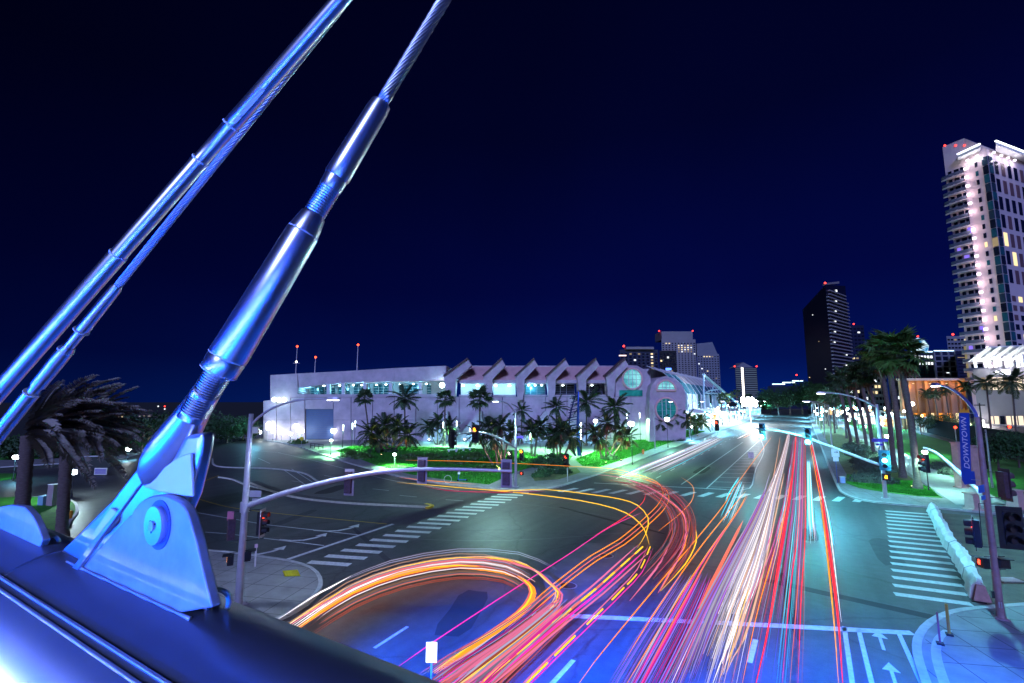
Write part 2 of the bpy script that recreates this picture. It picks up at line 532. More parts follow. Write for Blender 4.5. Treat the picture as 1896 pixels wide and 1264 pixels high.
slab('lawn_convention_corner', [G(*p)[:2] for p in ((990, 892), (1035, 889), (1075, 876), (1068, 868), (1020, 873), (985, 884))], 0.10, 0.16, DRYGRASS)
slab('lawn_convention_mid', [G(*p)[:2] for p in ((1010, 866), (1050, 858), (1060, 846), (1035, 838), (1018, 846))], 0.10, 0.16, GRASS)

# right far corner
kr = [Vector((2.75, 420, 0)), Vector((2.75, 160, 0)), Vector((2.75, 90, 0))] + [G(*p) for p in ((1553, 904), (1562, 914), (1582, 923), (1622, 931), (1700, 938), (1770, 945), (1896, 957), (2050, 972))]
krs = kr[:2] + spline(kr[2:], 1.2)
kerb('kerb_far_right', krs, 0.25)
slab('pavement_far_right', [(p.x, p.y) for p in krs] + [(60, 70), (60, 420)], -0.05, 0.13, CONC)
BED = [G(*p)[:2] for p in ((1566, 896), (1590, 905), (1640, 914), (1700, 921), (1742, 924))]
slab('lawn_far_right_corner', [(4.4, 80)] + [tuple(b) for b in BED] + [(11.6, 66), (11.6, 74), (9.6, 79)], 0.10, 0.16, GRASS)
slab('planting_bed_far_right', [(4.4, 80), (9.6, 79), (11.3, 76), (11.3, 300), (4.4, 300)], 0.10, 0.155, DRYGRASS)
slab('footpath_far_right', [(11.9, 62.5), (16.2, 64), (15.6, 90), (15.4, 300), (11.7, 300), (11.9, 90)], 0.10, 0.145, mat('pale_concrete', (0.5, 0.5, 0.49), 0.7, var=0.12, vscale=0.8))
slab('lawn_far_right', [(16.5, 66), (30, 70), (29, 300), (15.9, 300), (16.0, 90)], 0.10, 0.16, GRASS)
# dirt lot at the rail crossing and the near right corner
slab('dirt_lot', [G(*p)[:2] for p in ((1733, 950), (1900, 962), (2100, 985), (2100, 1160), (1900, 1130), (1830, 1122), (1800, 1080), (1770, 1010))], -0.04, 0.05, DIRT)
kn = spline([G(*p) for p in ((2000, 1116), (1900, 1124), (1810, 1131), (1760, 1139), (1724, 1157), (1704, 1180), (1698, 1204), (1704, 1236), (1722, 1290), (1760, 1420))], 0.7)
kerb('kerb_near_right', kn, 0.3)
slab('pavement_near_right', [(p.x, p.y) for p in kn] + [(30, kn[-1].y), (30, kn[0].y)], -0.05, 0.13, CONC)
# gutter line inside the kerb
flat('gutter_near_right', [(p.x + .02, p.y) for p in spline([G(*p, .14) for p in ((1745, 1165), (1728, 1180), (1722, 1204), (1728, 1236), (1746, 1290))], .7)] + [(p.x + .35, p.y + .1) for p in spline([G(*p, .14) for p in ((1745, 1165), (1728, 1180), (1722, 1204), (1728, 1236), (1746, 1290))], .7)][::-1], 0.137, KERB)

# narrow median of the side street
md = spline([G(*p) for p in ((800, 938), (740, 935), (660, 931), (600, 926), (545, 918), (500, 905), (470, 893))], 1.0)
kerb('median_side_street', md, 0.9, 0.15, mat('median_asphalt', (0.10, 0.09, 0.09), 0.8, var=0.3))
kerb('kerb_median_side_street', [p + Vector((0.15, -0.55, 0)) for p in md], 0.18, 0.16, mat('worn_yellow_kerb', (0.5, 0.45, 0.36), 0.7, var=0.2))
kerb('median_nose', spline([G(*p) for p in ((788, 935), (800, 938), (790, 942))], .4), 0.35, 0.17, YPAINT)
md2 = spline([G(*p) for p in ((393, 850), (398, 862), (430, 866), (500, 868), (560, 876), (590, 893))], 1.0)
kerb('kerb_traffic_island', md2, 0.22, 0.14)
md3 = spline([G(*p) for p in ((405, 884), (430, 888), (455, 898), (500, 909), (560, 920))], 1.0)
kerb('kerb_traffic_island_near', md3, 0.22, 0.14)
# concrete pad between the carriageways
cp_ = [G(*p)[:2] for p in ((1003, 1066), (1030, 1046), (1078, 1006), (1130, 1004), (1190, 1012), (1172, 1060), (1120, 1110), (1060, 1134), (996, 1132), (1010, 1090))]
flat('concrete_road_pad', cp_, 0.004, mat('road_pad_concrete', (0.17, 0.165, 0.16), 0.7, var=0.25, vscale=0.7, bump=.2))

def joints(name, poly, spacing, ang, z, w=.035):
    P = [Vector((p[0], p[1], 0)) for p in poly]
    def inside(x, y):
        r = False
        for i in range(len(P)):
            a, b_ = P[i], P[i - 1]
            if (a.y > y) != (b_.y > y) and x < (b_.x - a.x) * (y - a.y) / (b_.y - a.y) + a.x: r = not r
        return r
    cx_ = sum(p.x for p in P) / len(P); cy_ = sum(p.y for p in P) / len(P)
    mb = MB()
    for a in (ang, ang + pi / 2):
        d, s = Vector((cos(a), sin(a), 0)), Vector((-sin(a), cos(a), 0))
        for k in range(-24, 25):
            run = None
            for q in range(-120, 121):
                p = Vector((cx_, cy_, 0)) + s * k * spacing + d * q * .35
                ok = inside(p.x, p.y)
                if ok and run is None: run = p
                if (not ok or q == 120) and run is not None:
                    mb.add([run + s * w / 2 + Vector((0, 0, z)), run - s * w / 2 + Vector((0, 0, z)), p - s * w / 2 + Vector((0, 0, z)), p + s * w / 2 + Vector((0, 0, z))], [(0, 1, 2, 3)])
                    run = None
    o = mb.build(name, mat('joint_dirt', (.07, .07, .068), .9))
    o['kind'] = 'structure'
joints('paving_joints_near_left', [(p.x, p.y) for p in kls[12:]] + [(-24.8, 6), (-24.8, 0), (-44, 0), (-44, 10)], 1.5, radians(20), .1325)
joints('paving_joints_near_right', [(p.x + .2, p.y - .2) for p in kn] + [(22, kn[-1].y), (22, kn[0].y)], 1.5, radians(22), .1325)
joints('paving_joints_far_right', [(3.0, 95), (3.0, 70), tuple(G(1572, 916)[:2]), tuple(G(1622, 929)[:2]), tuple(G(1740, 938)[:2]), tuple(G(1742, 925)[:2]), tuple(G(1640, 915)[:2]), tuple(G(1570, 898)[:2]), (4.3, 80), (4.3, 95)], 1.6, radians(10), .1325)
# repairs and stains in the asphalt
PATCH = [mat('asphalt_patch_%d' % i, (a, a, a * 1.03), .75, c2=(a * .7, a * .7, a * .72), vscale=1.5, bump=.4, bscale=20) for i, a in enumerate((.035, .10, .05))]
for i, (px, py, w, l, a) in enumerate(((860, 1130, 1.6, 5.0, .35), (1640, 1020, 1.4, 7.0, 0), (1500, 990, 1.1, 4.0, 0), (620, 905, 2.0, 6.0, .35), (830, 965, 1.2, 3.4, .35), (1580, 1110, .7, 9.0, 1.4), (1300, 870, 1.6, 8.0, 0), (540, 960, 1.0, 7.0, .36), (1120, 960, .5, 12.0, 1.2), (1460, 1110, .35, 9.0, .1), (700, 1020, .4, 14.0, 1.1))):
    c = G(px, py)
    rr = random.Random(i)
    ring_ = []
    for k in range(12):
        t = 2 * pi * k / 12
        u, v = w * .5 * max(-1, min(1, 1.35 * cos(t))) * rr.uniform(.86, 1.05), l * .5 * max(-1, min(1, 1.35 * sin(t))) * rr.uniform(.9, 1.04)
        ring_.append((c.x + u * cos(a) - v * sin(a), c.y + u * sin(a) + v * cos(a)))
    flat('road_patch', ring_, 0.0035 + i * .0001, PATCH[i % 3])
# ---------------------------------------------------------------- painted markings
MZ = 0.008
def ribbon(pts, w):
    pts = [Vector((p[0], p[1], 0)) for p in pts]
    n = len(pts)
    vs, fs = [], []
    for i in range(n):
        d = (pts[min(i + 1, n - 1)] - pts[max(i - 1, 0)]).normalized()
        s = Vector((-d.y, d.x, 0)) * w / 2
        vs += [pts[i] + s, pts[i] - s]
    for i in range(n - 1):
        fs.append((2 * i, 2 * i + 1, 2 * i + 3, 2 * i + 2))
    return [(v.x, v.y, MZ) for v in vs], fs
def marking(name, paths, w, label, m=None, cat='road marking', group=None, z=None):
    r = thing(name, label, cat, (paths[0][0][0], paths[0][0][1], MZ), group)
    for p in paths:
        b = MB()
        b.add(*ribbon(p, w))
        o = b.build('painted_line', m or PAINT, r)
        if z: o.location.z = z
    return r
def quad_mark(parent, name, c, ax, ay, m=None):
    b = MB()
    c = Vector((c[0], c[1], MZ))
    ax, ay = Vector((*ax, 0)), Vector((*ay, 0))
    b.add([c - ax - ay, c + ax - ay, c + ax + ay, c - ax + ay], [(0, 1, 2, 3)])
    return b.build(name, m or PAINT, parent)
SK = Vector((cos(radians(20.5)), sin(radians(20.5))))
# left crosswalk
lx = thing('crosswalk', 'zebra crosswalk over the left side street before the lawn corner', 'crosswalk', G(610, 1043))
a0, a1 = (G(570, 1040) + G(650, 1046)) / 2, (G(925, 912.5) + G(985, 911.5)) / 2
for i in range(20):
    c = a0.lerp(a1, i / 19)
    quad_mark(lx, 'stripe', c, SK * 1.4, Vector((-SK.y, SK.x)) * 0.29)
# right crosswalk
rx = thing('crosswalk', 'zebra crosswalk beside the white wrapped barrier on the right', 'crosswalk', G(1728, 1109))
b0, b1 = (G(1660, 1100) + G(1795, 1118)) / 2, (G(1643, 947) + G(1715, 950.5)) / 2
rd = (G(1795, 1118) - G(1660, 1100)); rd = Vector((rd.x, rd.y)).normalized()
for i in range(17):
    c = b0.lerp(b1, i / 16)
    quad_mark(rx, 'stripe', c, rd * 1.55, Vector((-rd.y, rd.x)) * 0.27)
# far crosswalk across the avenue
fx = thing('crosswalk', 'zebra crosswalk right across the avenue beyond the junction', 'crosswalk', G(1300, 912))
f0, f1 = G(1052, 907), G(1590, 925)
nf = 17
for i in range(nf):
    c = f0.lerp(f1, i / (nf - 1))
    quad_mark(fx, 'stripe', c, (0.33, 0.0), (0.35, 1.5))
marking('stop_line', [[G(528, 1037), G(728, 970)]], 0.32, 'white stop line before the left crosswalk')
marking('stop_line', [[G(985, 1137), G(1200, 1147), G(1450, 1159), G(1690, 1172)]], 0.42, 'long white stop line across the near carriageway')
marking('stop_line', [[G(1100, 894), G(1345, 906)]], 0.35, 'white stop line before the far crosswalk')
marking('lane_line', [spline([G(1095, 893), G(1030, 880)] if False else [Vector((-13.2, 61, 0)), Vector((-13.2, 130, 0))], 5)], 0.16, 'solid white lane line left of the hatched median')
marking('lane_line', [[(-17.0, y, 0), (-17.0, y + 2.6, 0)] for y in range(64, 210, 8)], 0.14, 'dashed white lane line nearest the solid line on the far carriageway')
marking('lane_line', [[(-20.6, y, 0), (-20.6, y + 2.6, 0)] for y in range(66, 210, 8)], 0.14, 'dashed white lane line nearest the left kerb on the far carriageway')
hm = marking('hatched_median', [[(-10.15, 59.5, 0), (-10.2, 142, 0)], spline([G(1345, 906), G(1388, 904), (-6.6, 80, 0), (-7.4, 110, 0), (-10.0, 141, 0)], 4)], 0.16, 'white hatched median in the middle of the avenue')
for i in range(19):
    y = 61 + i * 4.1
    xr = -6.0 - max(0, (y - 62)) * 0.05
    b = MB(); b.add(*ribbon([(-10.1, y, 0), (xr, y + 1.7, 0)], 0.15)); b.build('hatch_stripe', PAINT, hm)
marking('lane_line', [[G(1388, 1227), G(1399, 1184)]], 0.2, 'short white lane dash between the red and orange trails')
marking('lane_line', [[G(755, 1160), G(693, 1200)]], 0.16, 'short white lane dash inside the looping trail')
marking('lane_line', [[G(1062, 1222), G(1000, 1290)]], 0.2, 'short white lane dash by the pink trails at the bottom')
bl = marking('bike_lane', [[G(1563, 1160), G(1578, 1264), G(1590, 1340)], [G(1590, 1166), G(1614, 1264), G(1630, 1330)], [G(1664, 1172), G(1706, 1264), G(1735, 1330)]], 0.17, 'bike lane lines and arrows at the near right kerb')
for (bx, by) in ((1631, 1186), (1653, 1250)):
    c = G(bx, by)
    b = MB()
    b.add([(c.x - .06, c.y - .9, MZ), (c.x + .06, c.y - .9, MZ), (c.x + .06, c.y + .3, MZ), (c.x - .06, c.y + .3, MZ), (c.x - .28, c.y + .3, MZ), (c.x + .28, c.y + .3, MZ), (c.x, c.y + 1.0, MZ)], [(0, 1, 2, 3), (4, 5, 6)])
    b.build('arrow', PAINT, bl)
marking('lane_line', [[G(380, 985), G(420, 988), G(600, 1010)]], 0.14, 'nearer white lane line on the left side street')
marking('lane_line', [[G(360, 948), G(490, 971), G(662, 990)]], 0.14, 'farther white lane line on the left side street')
marking('centre_line', [spline([G(*p) for p in ((358, 918), (362, 900), (385, 888), (405, 880))], 1.0), spline([G(*p) for p in ((362, 922), (420, 938), (500, 949), (600, 959), (716, 970))], 1.5)], 0.13, 'thin ochre centre line curving over the left side street', YPAINT)
marking('lane_line', [spline([G(*p) for p in ((515, 838), (570, 850), (640, 868), (720, 888), (790, 900), (850, 908))], 2)], 0.12, 'thin white edge line beside the convention kerb')
marking('lane_line', [[G(690, 905), G(720, 908)], [G(740, 917), G(772, 920)], [G(825, 925), G(858, 927)], [G(600, 880), G(622, 884)], [G(540, 890), G(562, 893)]], 0.12, 'white lane dashes before the convention kerb')
marking('lane_line', [[G(478, 848), G(500, 858)], [G(472, 834), G(520, 838)], [G(523, 868), G(566, 898)], [G(540, 868), G(578, 892)]], 0.12, 'thin white bay lines at the far left drive')
def turn_arrow(px, py, s, label):
    c = G(px, py)
    r = thing('turn_arrow', label, 'road marking', c)
    ax = SK * s; ay = Vector((-SK.y, SK.x)) * s
    def q(u, v): return (c.x + ax.x * u + ay.x * v, c.y + ax.y * u + ay.y * v, MZ)
    b = MB()
    pts = [(-1.5, -.9), (-.6, -.95), (.1, -.7), (.5, -.1), (.6, .3)]
    L = [(-1.5, -.78), (-.6, -.83), (.0, -.6), (.38, -.05), (.48, .3)]
    R = [(-1.5, -1.0), (-.6, -1.07), (.2, -.82), (.64, -.15), (.74, .3)]
    vs = [q(*p) for p in L] + [q(*p) for p in R]
    b.add(vs, [(i, i + 5, i + 6, i + 1) for i in range(4)])
    b.add([q(.25, .3), q(1.0, .3), q(.62, 1.1)], [(0, 1, 2)])
    b.build('arrow_paint', PAINT, r)
turn_arrow(572, 994, 1.15, 'white turn arrow in the nearer lane of the left street')
turn_arrow(634, 977, 1.2, 'white turn arrow in the farther lane of the left street')
turn_arrow(492, 1019, 1.1, 'white turn arrow beside the left signal pole')
marking('skid_mark', [spline([G(*p) for p in ((760, 997), (860, 1001), (1000, 998), (1180, 984))], 2)], 0.06, 'faint pale guide line curving across the junction', CONC)
marking('skid_mark', [spline([G(*p) for p in ((940, 930), (1010, 938), (1080, 948), (1148, 960))], 2)], 0.06, 'faint pale guide line below the yellow curved trails', CONC)
def manhole(px, py, label):
    c = G(px, py)
    r = thing('manhole_cover', label, 'manhole cover', c)
    MB().tube([(c.x, c.y, 0.002), (c.x, c.y, 0.014)], 0.42, 20).build('lid', RUST, r)
    MB().tube([(c.x, c.y, 0.001), (c.x, c.y, 0.011)], 0.5, 20).build('rim', STEEL, r)
manhole(1052, 1084, 'dark manhole cover on the pale concrete pad near the loop')
manhole(1122, 1029, 'dark manhole cover under the triple orange trails')
# ================================================================== footbridge in the foreground
def project(p):
    x, y, z = p[0], p[1], p[2] - EYE
    r = x * cos(YAW) + y * sin(YAW)
    f = -x * sin(YAW) + y * cos(YAW)
    d = f * cos(TILT) + z * sin(TILT)
    return CX + F_PX * r / d, CY - F_PX * (-f * sin(TILT) + z * cos(TILT)) / d
TY, TZ, TR = 0.90, 8.96, 0.34
bridge = thing('bridge_tube', 'huge blue-lit steel bridge tube filling the lower left corner', 'bridge tube', (-4, TY, TZ))
b = MB()
ring = 64
for x in (-16.0, 4.5):
    for k in range(ring):
        a = 2 * pi * k / ring
        b.v.append((x, TY + TR * cos(a), TZ + TR * sin(a)))
for k in range(ring):
    b.f.append((k, (k + 1) % ring, ring + (k + 1) % ring, ring + k))
b.build('tube_shell', TUBEP, bridge, smooth=60)
# circumferential weld seams
for x in (-6.9, -3.02, 0.9):
    pts = [(x, TY + (TR + .001) * cos(2 * pi * k / 48), TZ + (TR + .001) * sin(2 * pi * k / 48)) for k in range(49)]
    MB().tube(pts, 0.006, 6, caps=False).build('weld_seam', TUBEP, bridge, smooth=180)
def on_tube(alpha):
    dy, dz = cos(alpha), -sin(alpha)
    cy_, cz_ = TY, TZ - EYE
    bq = dy * cy_ + dz * cz_
    t = bq - sqrt(max(0, bq * bq - (cy_ * cy_ + cz_ * cz_ - TR * TR)))
    return t * dy, EYE + t * dz
for al in (47.2, 48.9):
    y_, z_ = on_tube(radians(al))
    n = Vector((0, y_ - TY, z_ - TZ)).normalized() * 0.009
    MB().tube([(-16, y_ + n.y, z_ + n.z), (4.5, y_ + n.y, z_ + n.z)], 0.0065, 10).build('conduit', STEEL, bridge, smooth=60)
deck = thing('bridge_deck', 'footbridge deck behind the blue tube', 'bridge deck', (-4, -1.5, 8.2))
MB().box((-5, -1.55, 8.12), (26, 3.7, 0.26)).build('deck_slab', CONC, deck)
# LED rail lights on the deck side, added rear fill strips, floodlights under the outer edge
BLUE_L, WHITE_L = (0.03, 0.22, 1.0), (0.62, 0.82, 1.0)
strip = thing('led_strip', 'white LED rail light at the foot of the bridge tube', 'rail light', (-4, 0.43, 8.62))
MB().box((-5.5, 0.30, 8.955), (15, 0.05, 0.05)).build('light_housing', STEEL, strip)
MB().box((-5.5, 0.33, 9.0), (14.9, 0.035, 0.03)).build('diffuser', glow('led_white', (0.72, 0.84, 1.0), 75), strip)
MB().box((-5.5, 0.315, 9.036), (15, 0.17, 0.012)).build('light_shield', STEEL, strip)  # shield added to keep the strip's light off plates and cables
strip2 = thing('led_strip', 'blue LED rail light along the deck parapet', 'rail light', (-3, -0.55, 9.1))
MB().box((-3, -0.62, 9.1), (12, 0.06, 0.08)).build('light_housing', STEEL, strip2)
MB().box((-3, -0.575, 9.1), (11.9, 0.03, 0.06)).build('diffuser', glow('led_blue', (0.0, 0.10, 1.0), 100), strip2)
strip3 = thing('led_strip', 'pale LED rail light along the upper deck handrail', 'rail light', (-3, -1.2, 9.75))
MB().box((-2, -1.26, 9.72), (9, 0.05, 0.05)).build('light_housing', STEEL, strip3)
MB().box((-2, -1.22, 9.72), (8.9, 0.03, 0.035)).build('diffuser', glow('led_violet', (0.6, 0.7, 1.0), 22), strip3)
for i, zz_ in enumerate((8.55, 8.95, 9.35, 9.75, 10.3)):  # unseen blue strips added as fill for the cables
    s4 = thing('led_strip', '%s added blue LED fill strip from below behind the deck' % ORD[i], 'rail light', (-3, -3.25, zz_), 'added rear fill strips')
    MB().box((-3, -3.30, zz_), (14, 0.06, 0.09)).build('light_housing', STEEL, s4)
    MB().box((-3, -3.255, zz_), (13.9, 0.03, 0.07)).build('diffuser', glow('fill_deep_blue', (0.0, 0.06, 1.0), 60), s4)
for i, x in enumerate((-9.0, -4.5, 0.0, 4.5)):
    fl = thing('floodlight', '%s blue floodlight under the outer side of the bridge tube' % ORD[i], 'floodlight', (x, 1.36, 8.5), 'blue floodlights under the bridge tube')
    MB().box((x, 1.36, 8.56), (0.34, 0.2, 0.12)).build('housing', BLACK, fl)
    MB().box((x, 1.38, 8.495), (0.28, 0.15, 0.012)).build('lens', glow('flood_lens', BLUE_L, 6), fl)
    lamp('SPOT', fl, (x, 1.42, 8.4), 230000, (0.0, 0.085, 1.0), 0.08, 'flood_beam', (x, 9.5, 0), 64, 0.45)

# ---- stay cables
def lathe_line(A, B, secs, name, m, parent, n=28, thread=None, smooth=35):
    """secs: (t, radius) along A-B"""
    A, B = Vector(A), Vector(B)
    pts = [A.lerp(B, t) for t, r in secs]
    rs = [r for t, r in secs]
    d = (B - A).normalized()
    n1 = d.cross(Vector((0, 0, 1))).normalized()
    n2 = d.cross(n1)
    mb = MB()
    vs = []
    for p, r in zip(pts, rs):
        for k in range(n):
            a = 2 * pi * k / n
            vs.append(p + (n1 * cos(a) + n2 * sin(a)) * r)
    fs = [(i * n + k, i * n + (k + 1) % n, (i + 1) * n + (k + 1) % n, (i + 1) * n + k) for i in range(len(secs) - 1) for k in range(n)]
    fs += [tuple(range(n))[::-1], tuple(range((len(secs) - 1) * n, len(secs) * n))]
    mb.add(vs, fs)
    return mb.build(name, m, parent, smooth=smooth)
def threads(t0, t1, L, r, pitch=0.009, depth=0.0028):
    n = int((t1 - t0) * L / pitch)
    out = []
    for i in range(n):
        a = t0 + (t1 - t0) * i / n
        b_ = t0 + (t1 - t0) * (i + 0.5) / n
        out += [(a, r - depth), (b_, r)]
    return out + [(t1, r - depth)]
def strand_mat():
    m = bpy.data.materials.new('wire_rope')
    m.use_nodes = True
    t = m.node_tree
    bs = t.nodes['Principled BSDF']
    bs.inputs['Metallic'].default_value = 1
    bs.inputs['Base Color'].default_value = (0.66, 0.7, 0.74, 1)
    bs.inputs['Roughness'].default_value = 0.32
    return m
ROPE = strand_mat()
def rope(A, B, r, parent, strands=13, turns_per_m=2.4):
    """twisted wire rope: a core with helical strands standing proud"""
    A, B = Vector(A), Vector(B)
    L = (B - A).length
    d = (B - A).normalized()
    n1 = d.cross(Vector((0, 0, 1))).normalized()
    n2 = d.cross(n1)
    N = max(24, int(L * 22))
    MB().tube([A, B], r * .74, 12).build('core', ROPE, parent, smooth=60)
    for s in range(strands):
        ph = 2 * pi * s / strands
        pts = []
        for i in range(N + 1):
            t = i / N
            a = ph + 2 * pi * turns_per_m * L * t
            pts.append(A.lerp(B, t) + (n1 * cos(a) + n2 * sin(a)) * r * 0.82)
        MB().tube(pts, r * 0.24, 5).build('strand', ROPE, parent, smooth=180)
# main stay: axis measured along its centre line
A1, B1 = D(380, 730, 1.74), D(838, -27, 1.92)
L1 = (B1 - A1).length
main = thing('stay_cable', 'thick polished stay cable with barrels rising from the lug plate', 'cable', D(295, 970, 1.79))
def tq(px):  # fraction along the stay at a picture column
    lo, hi = -1.2, 1.2
    for _ in range(50):
        m_ = (lo + hi) / 2
        if project(A1.lerp(B1, m_))[0] < px: lo = m_
        else: hi = m_
    return (lo + hi) / 2
k = 1.76 / F_PX
def R_(w): return w * k / 2
e = 0.0015
lathe_line(A1, B1, [(tq(352), R_(46)), (tq(356), R_(44))] + threads(tq(358), tq(407), L1, R_(47)), 'threaded_rod', POLISH, main)
lathe_line(A1, B1, [(tq(404), R_(62)), (tq(405), R_(64)), (tq(419), R_(67)), (tq(420.5), R_(64)), (tq(421.5), R_(64))], 'lock_nut', POLISH, main, n=32)
lathe_line(A1, B1, [(tq(405) , R_(66)), (tq(405.8), R_(66))], 'washer', WHITEP, main, n=32)
lathe_line(A1, B1, [(tq(421.6), R_(66)), (tq(423.5), R_(68)), (tq(560), R_(60)), (tq(561.5), R_(58))], 'barrel', POLISH, main, n=48)
lathe_line(A1, B1, [(tq(421.2), R_(68.5)), (tq(422.0), R_(68.5))], 'washer', WHITEP, main, n=32)
lathe_line(A1, B1, [(tq(561.6), R_(58.5)), (tq(562.4), R_(58.5))], 'washer', WHITEP, main, n=32)
lathe_line(A1, B1, [(tq(562.6), R_(57)), (tq(580), R_(46)), (tq(581), R_(44))], 'tapered_nut', POLISH, main, n=32)
lathe_line(A1, B1, threads(tq(580.5), tq(611), L1, R_(41), 0.010, 0.003), 'threaded_rod', POLISH, main)
lathe_line(A1, B1, [(tq(611), R_(42)), (tq(612.5), R_(43)), (tq(622), R_(44)), (tq(623), R_(43))], 'lock_nut', POLISH, main)
lathe_line(A1, B1, [(tq(623.2), R_(46)), (tq(625), R_(48)), (tq(640), R_(47)), (tq(698), R_(42)), (tq(706), R_(38)), (tq(708), R_(27))], 'swaged_sleeve', POLISH, main, n=40)
rope(A1.lerp(B1, tq(706)), A1.lerp(B1, 2.6), R_(25), main)
# inspection window on the barrel
c = A1.lerp(B1, tq(527))
ax = (B1 - A1).normalized()
toward = (Vector((0, 0, EYE)) - c).normalized()
sd = ax.cross(toward).normalized()
MB().frame_box(c + sd * R_(34) * 0.80 + toward * R_(34) * 0.52, ax * 0.042, sd * 0.008, (toward - sd * .6).normalized() * 0.016).build('inspection_plate', mat('teal_plate', (0.06, 0.5, 0.55), 0.4, metal=.3), main)
# socket, fork and lug plates
def YP(px, py, y):
    r, f, u = sight(px, py)
    x0, y0 = to_world(r, f)
    t = y / y0
    return Vector((x0 * t, y, EYE + u * t))
def plate(px_pts, y, th, name, m, parent, bev=0.006):
    pts = [YP(p[0], p[1], y) for p in px_pts]
    if pts[0].x > pts[-1].x: pass
    o = MB().prism(pts, (0, th, 0)).build(name, m, parent)
    md_ = o.modifiers.new('bevel', 'BEVEL')
    md_.width = bev
    md_.segments = 2
    md_.limit_method = 'ANGLE'
    return o
lug = thing('lug_plate', 'pale blue lug plate with round pin standing on the bridge tube', 'lug plate', YP(270, 1080, 0.88))
def arc_px(cx, cy, r, a0, a1, n):
    return [(cx + r * cos(radians(a0 + (a1 - a0) * i / n)), cy + r * sin(radians(a0 + (a1 - a0) * i / n))) for i in range(n + 1)]
near_pts = [(104, 1100), (150, 1048), (205, 992), (238, 955)] + arc_px(296, 972, 56, 200, 345, 12) + [(362, 1000), (378, 1070), (392, 1125), (240, 1150)]
plate(near_pts, 0.862, 0.032, 'near_plate', BRUSH, lug)
plate([(p[0] + 3, p[1]) for p in near_pts], 0.965, 0.032, 'far_plate', BRUSH, lug)
for yy in (0.857, 1.0):
    foot = []
    for px_ in range(118, 358, 14):
        q = YP(px_, 1090, yy)
        foot.append((q.x, yy, TZ + sqrt(TR * TR - (yy - TY) ** 2) + .004))
    MB().tube(foot, [.004 + .0015 * ((i * 7) % 3) for i in range(len(foot))], 8).build('weld_bead', BRUSH, lug, smooth=180)
pc = YP(295, 971, 0.862)
pk = 1.72 / F_PX
for (r0, y0, y1, nm, mm) in ((44, -0.003, 0.0, 'pin_recess_shade', mat('shadow_blue_steel', (0.10, 0.16, 0.36), 0.5, metal=.6)), (34, -0.022, 0.0, 'pin', POLISH), (9, -0.028, -0.02, 'pin_bolt', STEEL)):  # flat proud disc; the recess shade is put into its dark blue
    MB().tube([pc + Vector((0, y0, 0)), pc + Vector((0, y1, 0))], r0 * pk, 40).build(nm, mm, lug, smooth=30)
for kk in range(3):
    a = 2 * pi * kk / 3 + .4
    MB().tube([pc + Vector((0.022 * cos(a), -0.024, 0.022 * sin(a))), pc + Vector((0.022 * cos(a), -0.021, 0.022 * sin(a)))], 0.004, 8).build('pin_screw', BLACK, lug)
fork_pts = [(340, 806), (372, 800), (368, 835), (360, 870), (348, 918), (330, 960), (268, 1010), (215, 1028), (118, 1100), (96, 1094), (70, 1080), (64, 1068), (120, 1010), (196, 938), (262, 852), (318, 790)]
o = plate(fork_pts, 0.897, 0.055, 'fork', POLISH, main, 0.018)
o.modifiers['bevel'].segments = 4
for p in o.data.polygons: p.use_smooth = True
o.data.set_sharp_from_angle(angle=radians(30))
plate([(352, 838), (356, 920), (300, 912), (264, 902), (300, 868), (330, 846)], 0.884, 0.012, 'lit_milled_flat', mat('lit_milled_steel', (0.85, 0.87, 0.9), 0.5, metal=.35), main, 0.004)  # milled fork facets; their lit look is put into a paler steel
plate([(180, 975), (205, 940), (216, 948), (214, 968), (192, 990), (176, 1000), (170, 990)], 0.884, 0.012, 'lit_milled_flat', MATS['lit_milled_steel'], main, 0.003)
plate([(248, 905), (262, 893), (112, 1098), (98, 1094)], 0.846, 0.014, 'fork_rib', POLISH, main, 0.004)
plate([(205, 930), (220, 920), (78, 1078), (64, 1070)], 0.906, 0.012, 'fork_rib', POLISH, main, 0.004)
lathe_line(YP(306, 846, 0.915), A1, [(-0.42, R_(30)), (-0.25, R_(62)), (-0.1, R_(74)), (0.05, R_(78)), (0.25, R_(74)), (0.5, R_(64)), (0.8, R_(52)), (1.05, R_(47))], 'socket', POLISH, main, n=40)
# next lug along the tube, cut by the picture edge
lug2 = thing('lug_plate', 'lug plate at the left picture edge on the bridge tube', 'lug plate', YP(30, 980, 0.88))
plate([(-60, 1010), (-40, 960), (-10, 940), (20, 934), (45, 938), (60, 955), (70, 975), (79, 1000), (60, 1040), (-40, 1050)], 0.87, 0.032, 'near_plate', BRUSH, lug2)
# hook rings beside the lugs
for (cx_, cy_, lab) in ((406, 1104, 'white hook ring beside the large lug plate'), (98, 1000, 'white hook ring beside the lug plate at the picture edge')):
    hk = thing('hook_ring', lab, 'hook ring', YP(cx_, cy_, 0.93))
    s_ = 1.0 if cx_ > 200 else 0.62
    pts = [YP(cx_ - 20 * s_, cy_ + 2, 0.93), YP(cx_ - 10 * s_, cy_ - 10 * s_, 0.93), YP(cx_ + 4 * s_, cy_ - 12 * s_, 0.93), YP(cx_ + 15 * s_, cy_ - 4 * s_, 0.94), YP(cx_ + 18 * s_, cy_ + 10 * s_, 0.96), YP(cx_ + 14 * s_, cy_ + 24 * s_, 0.98)]
    MB().tube(spline(pts, 0.01), 0.0085, 10).build('ring', WHITEP, hk, smooth=60)
    MB().tube([pts[0], pts[0] + Vector((0, 0, -0.06))], 0.014, 10).build('ring_foot', STEEL, hk, smooth=60)
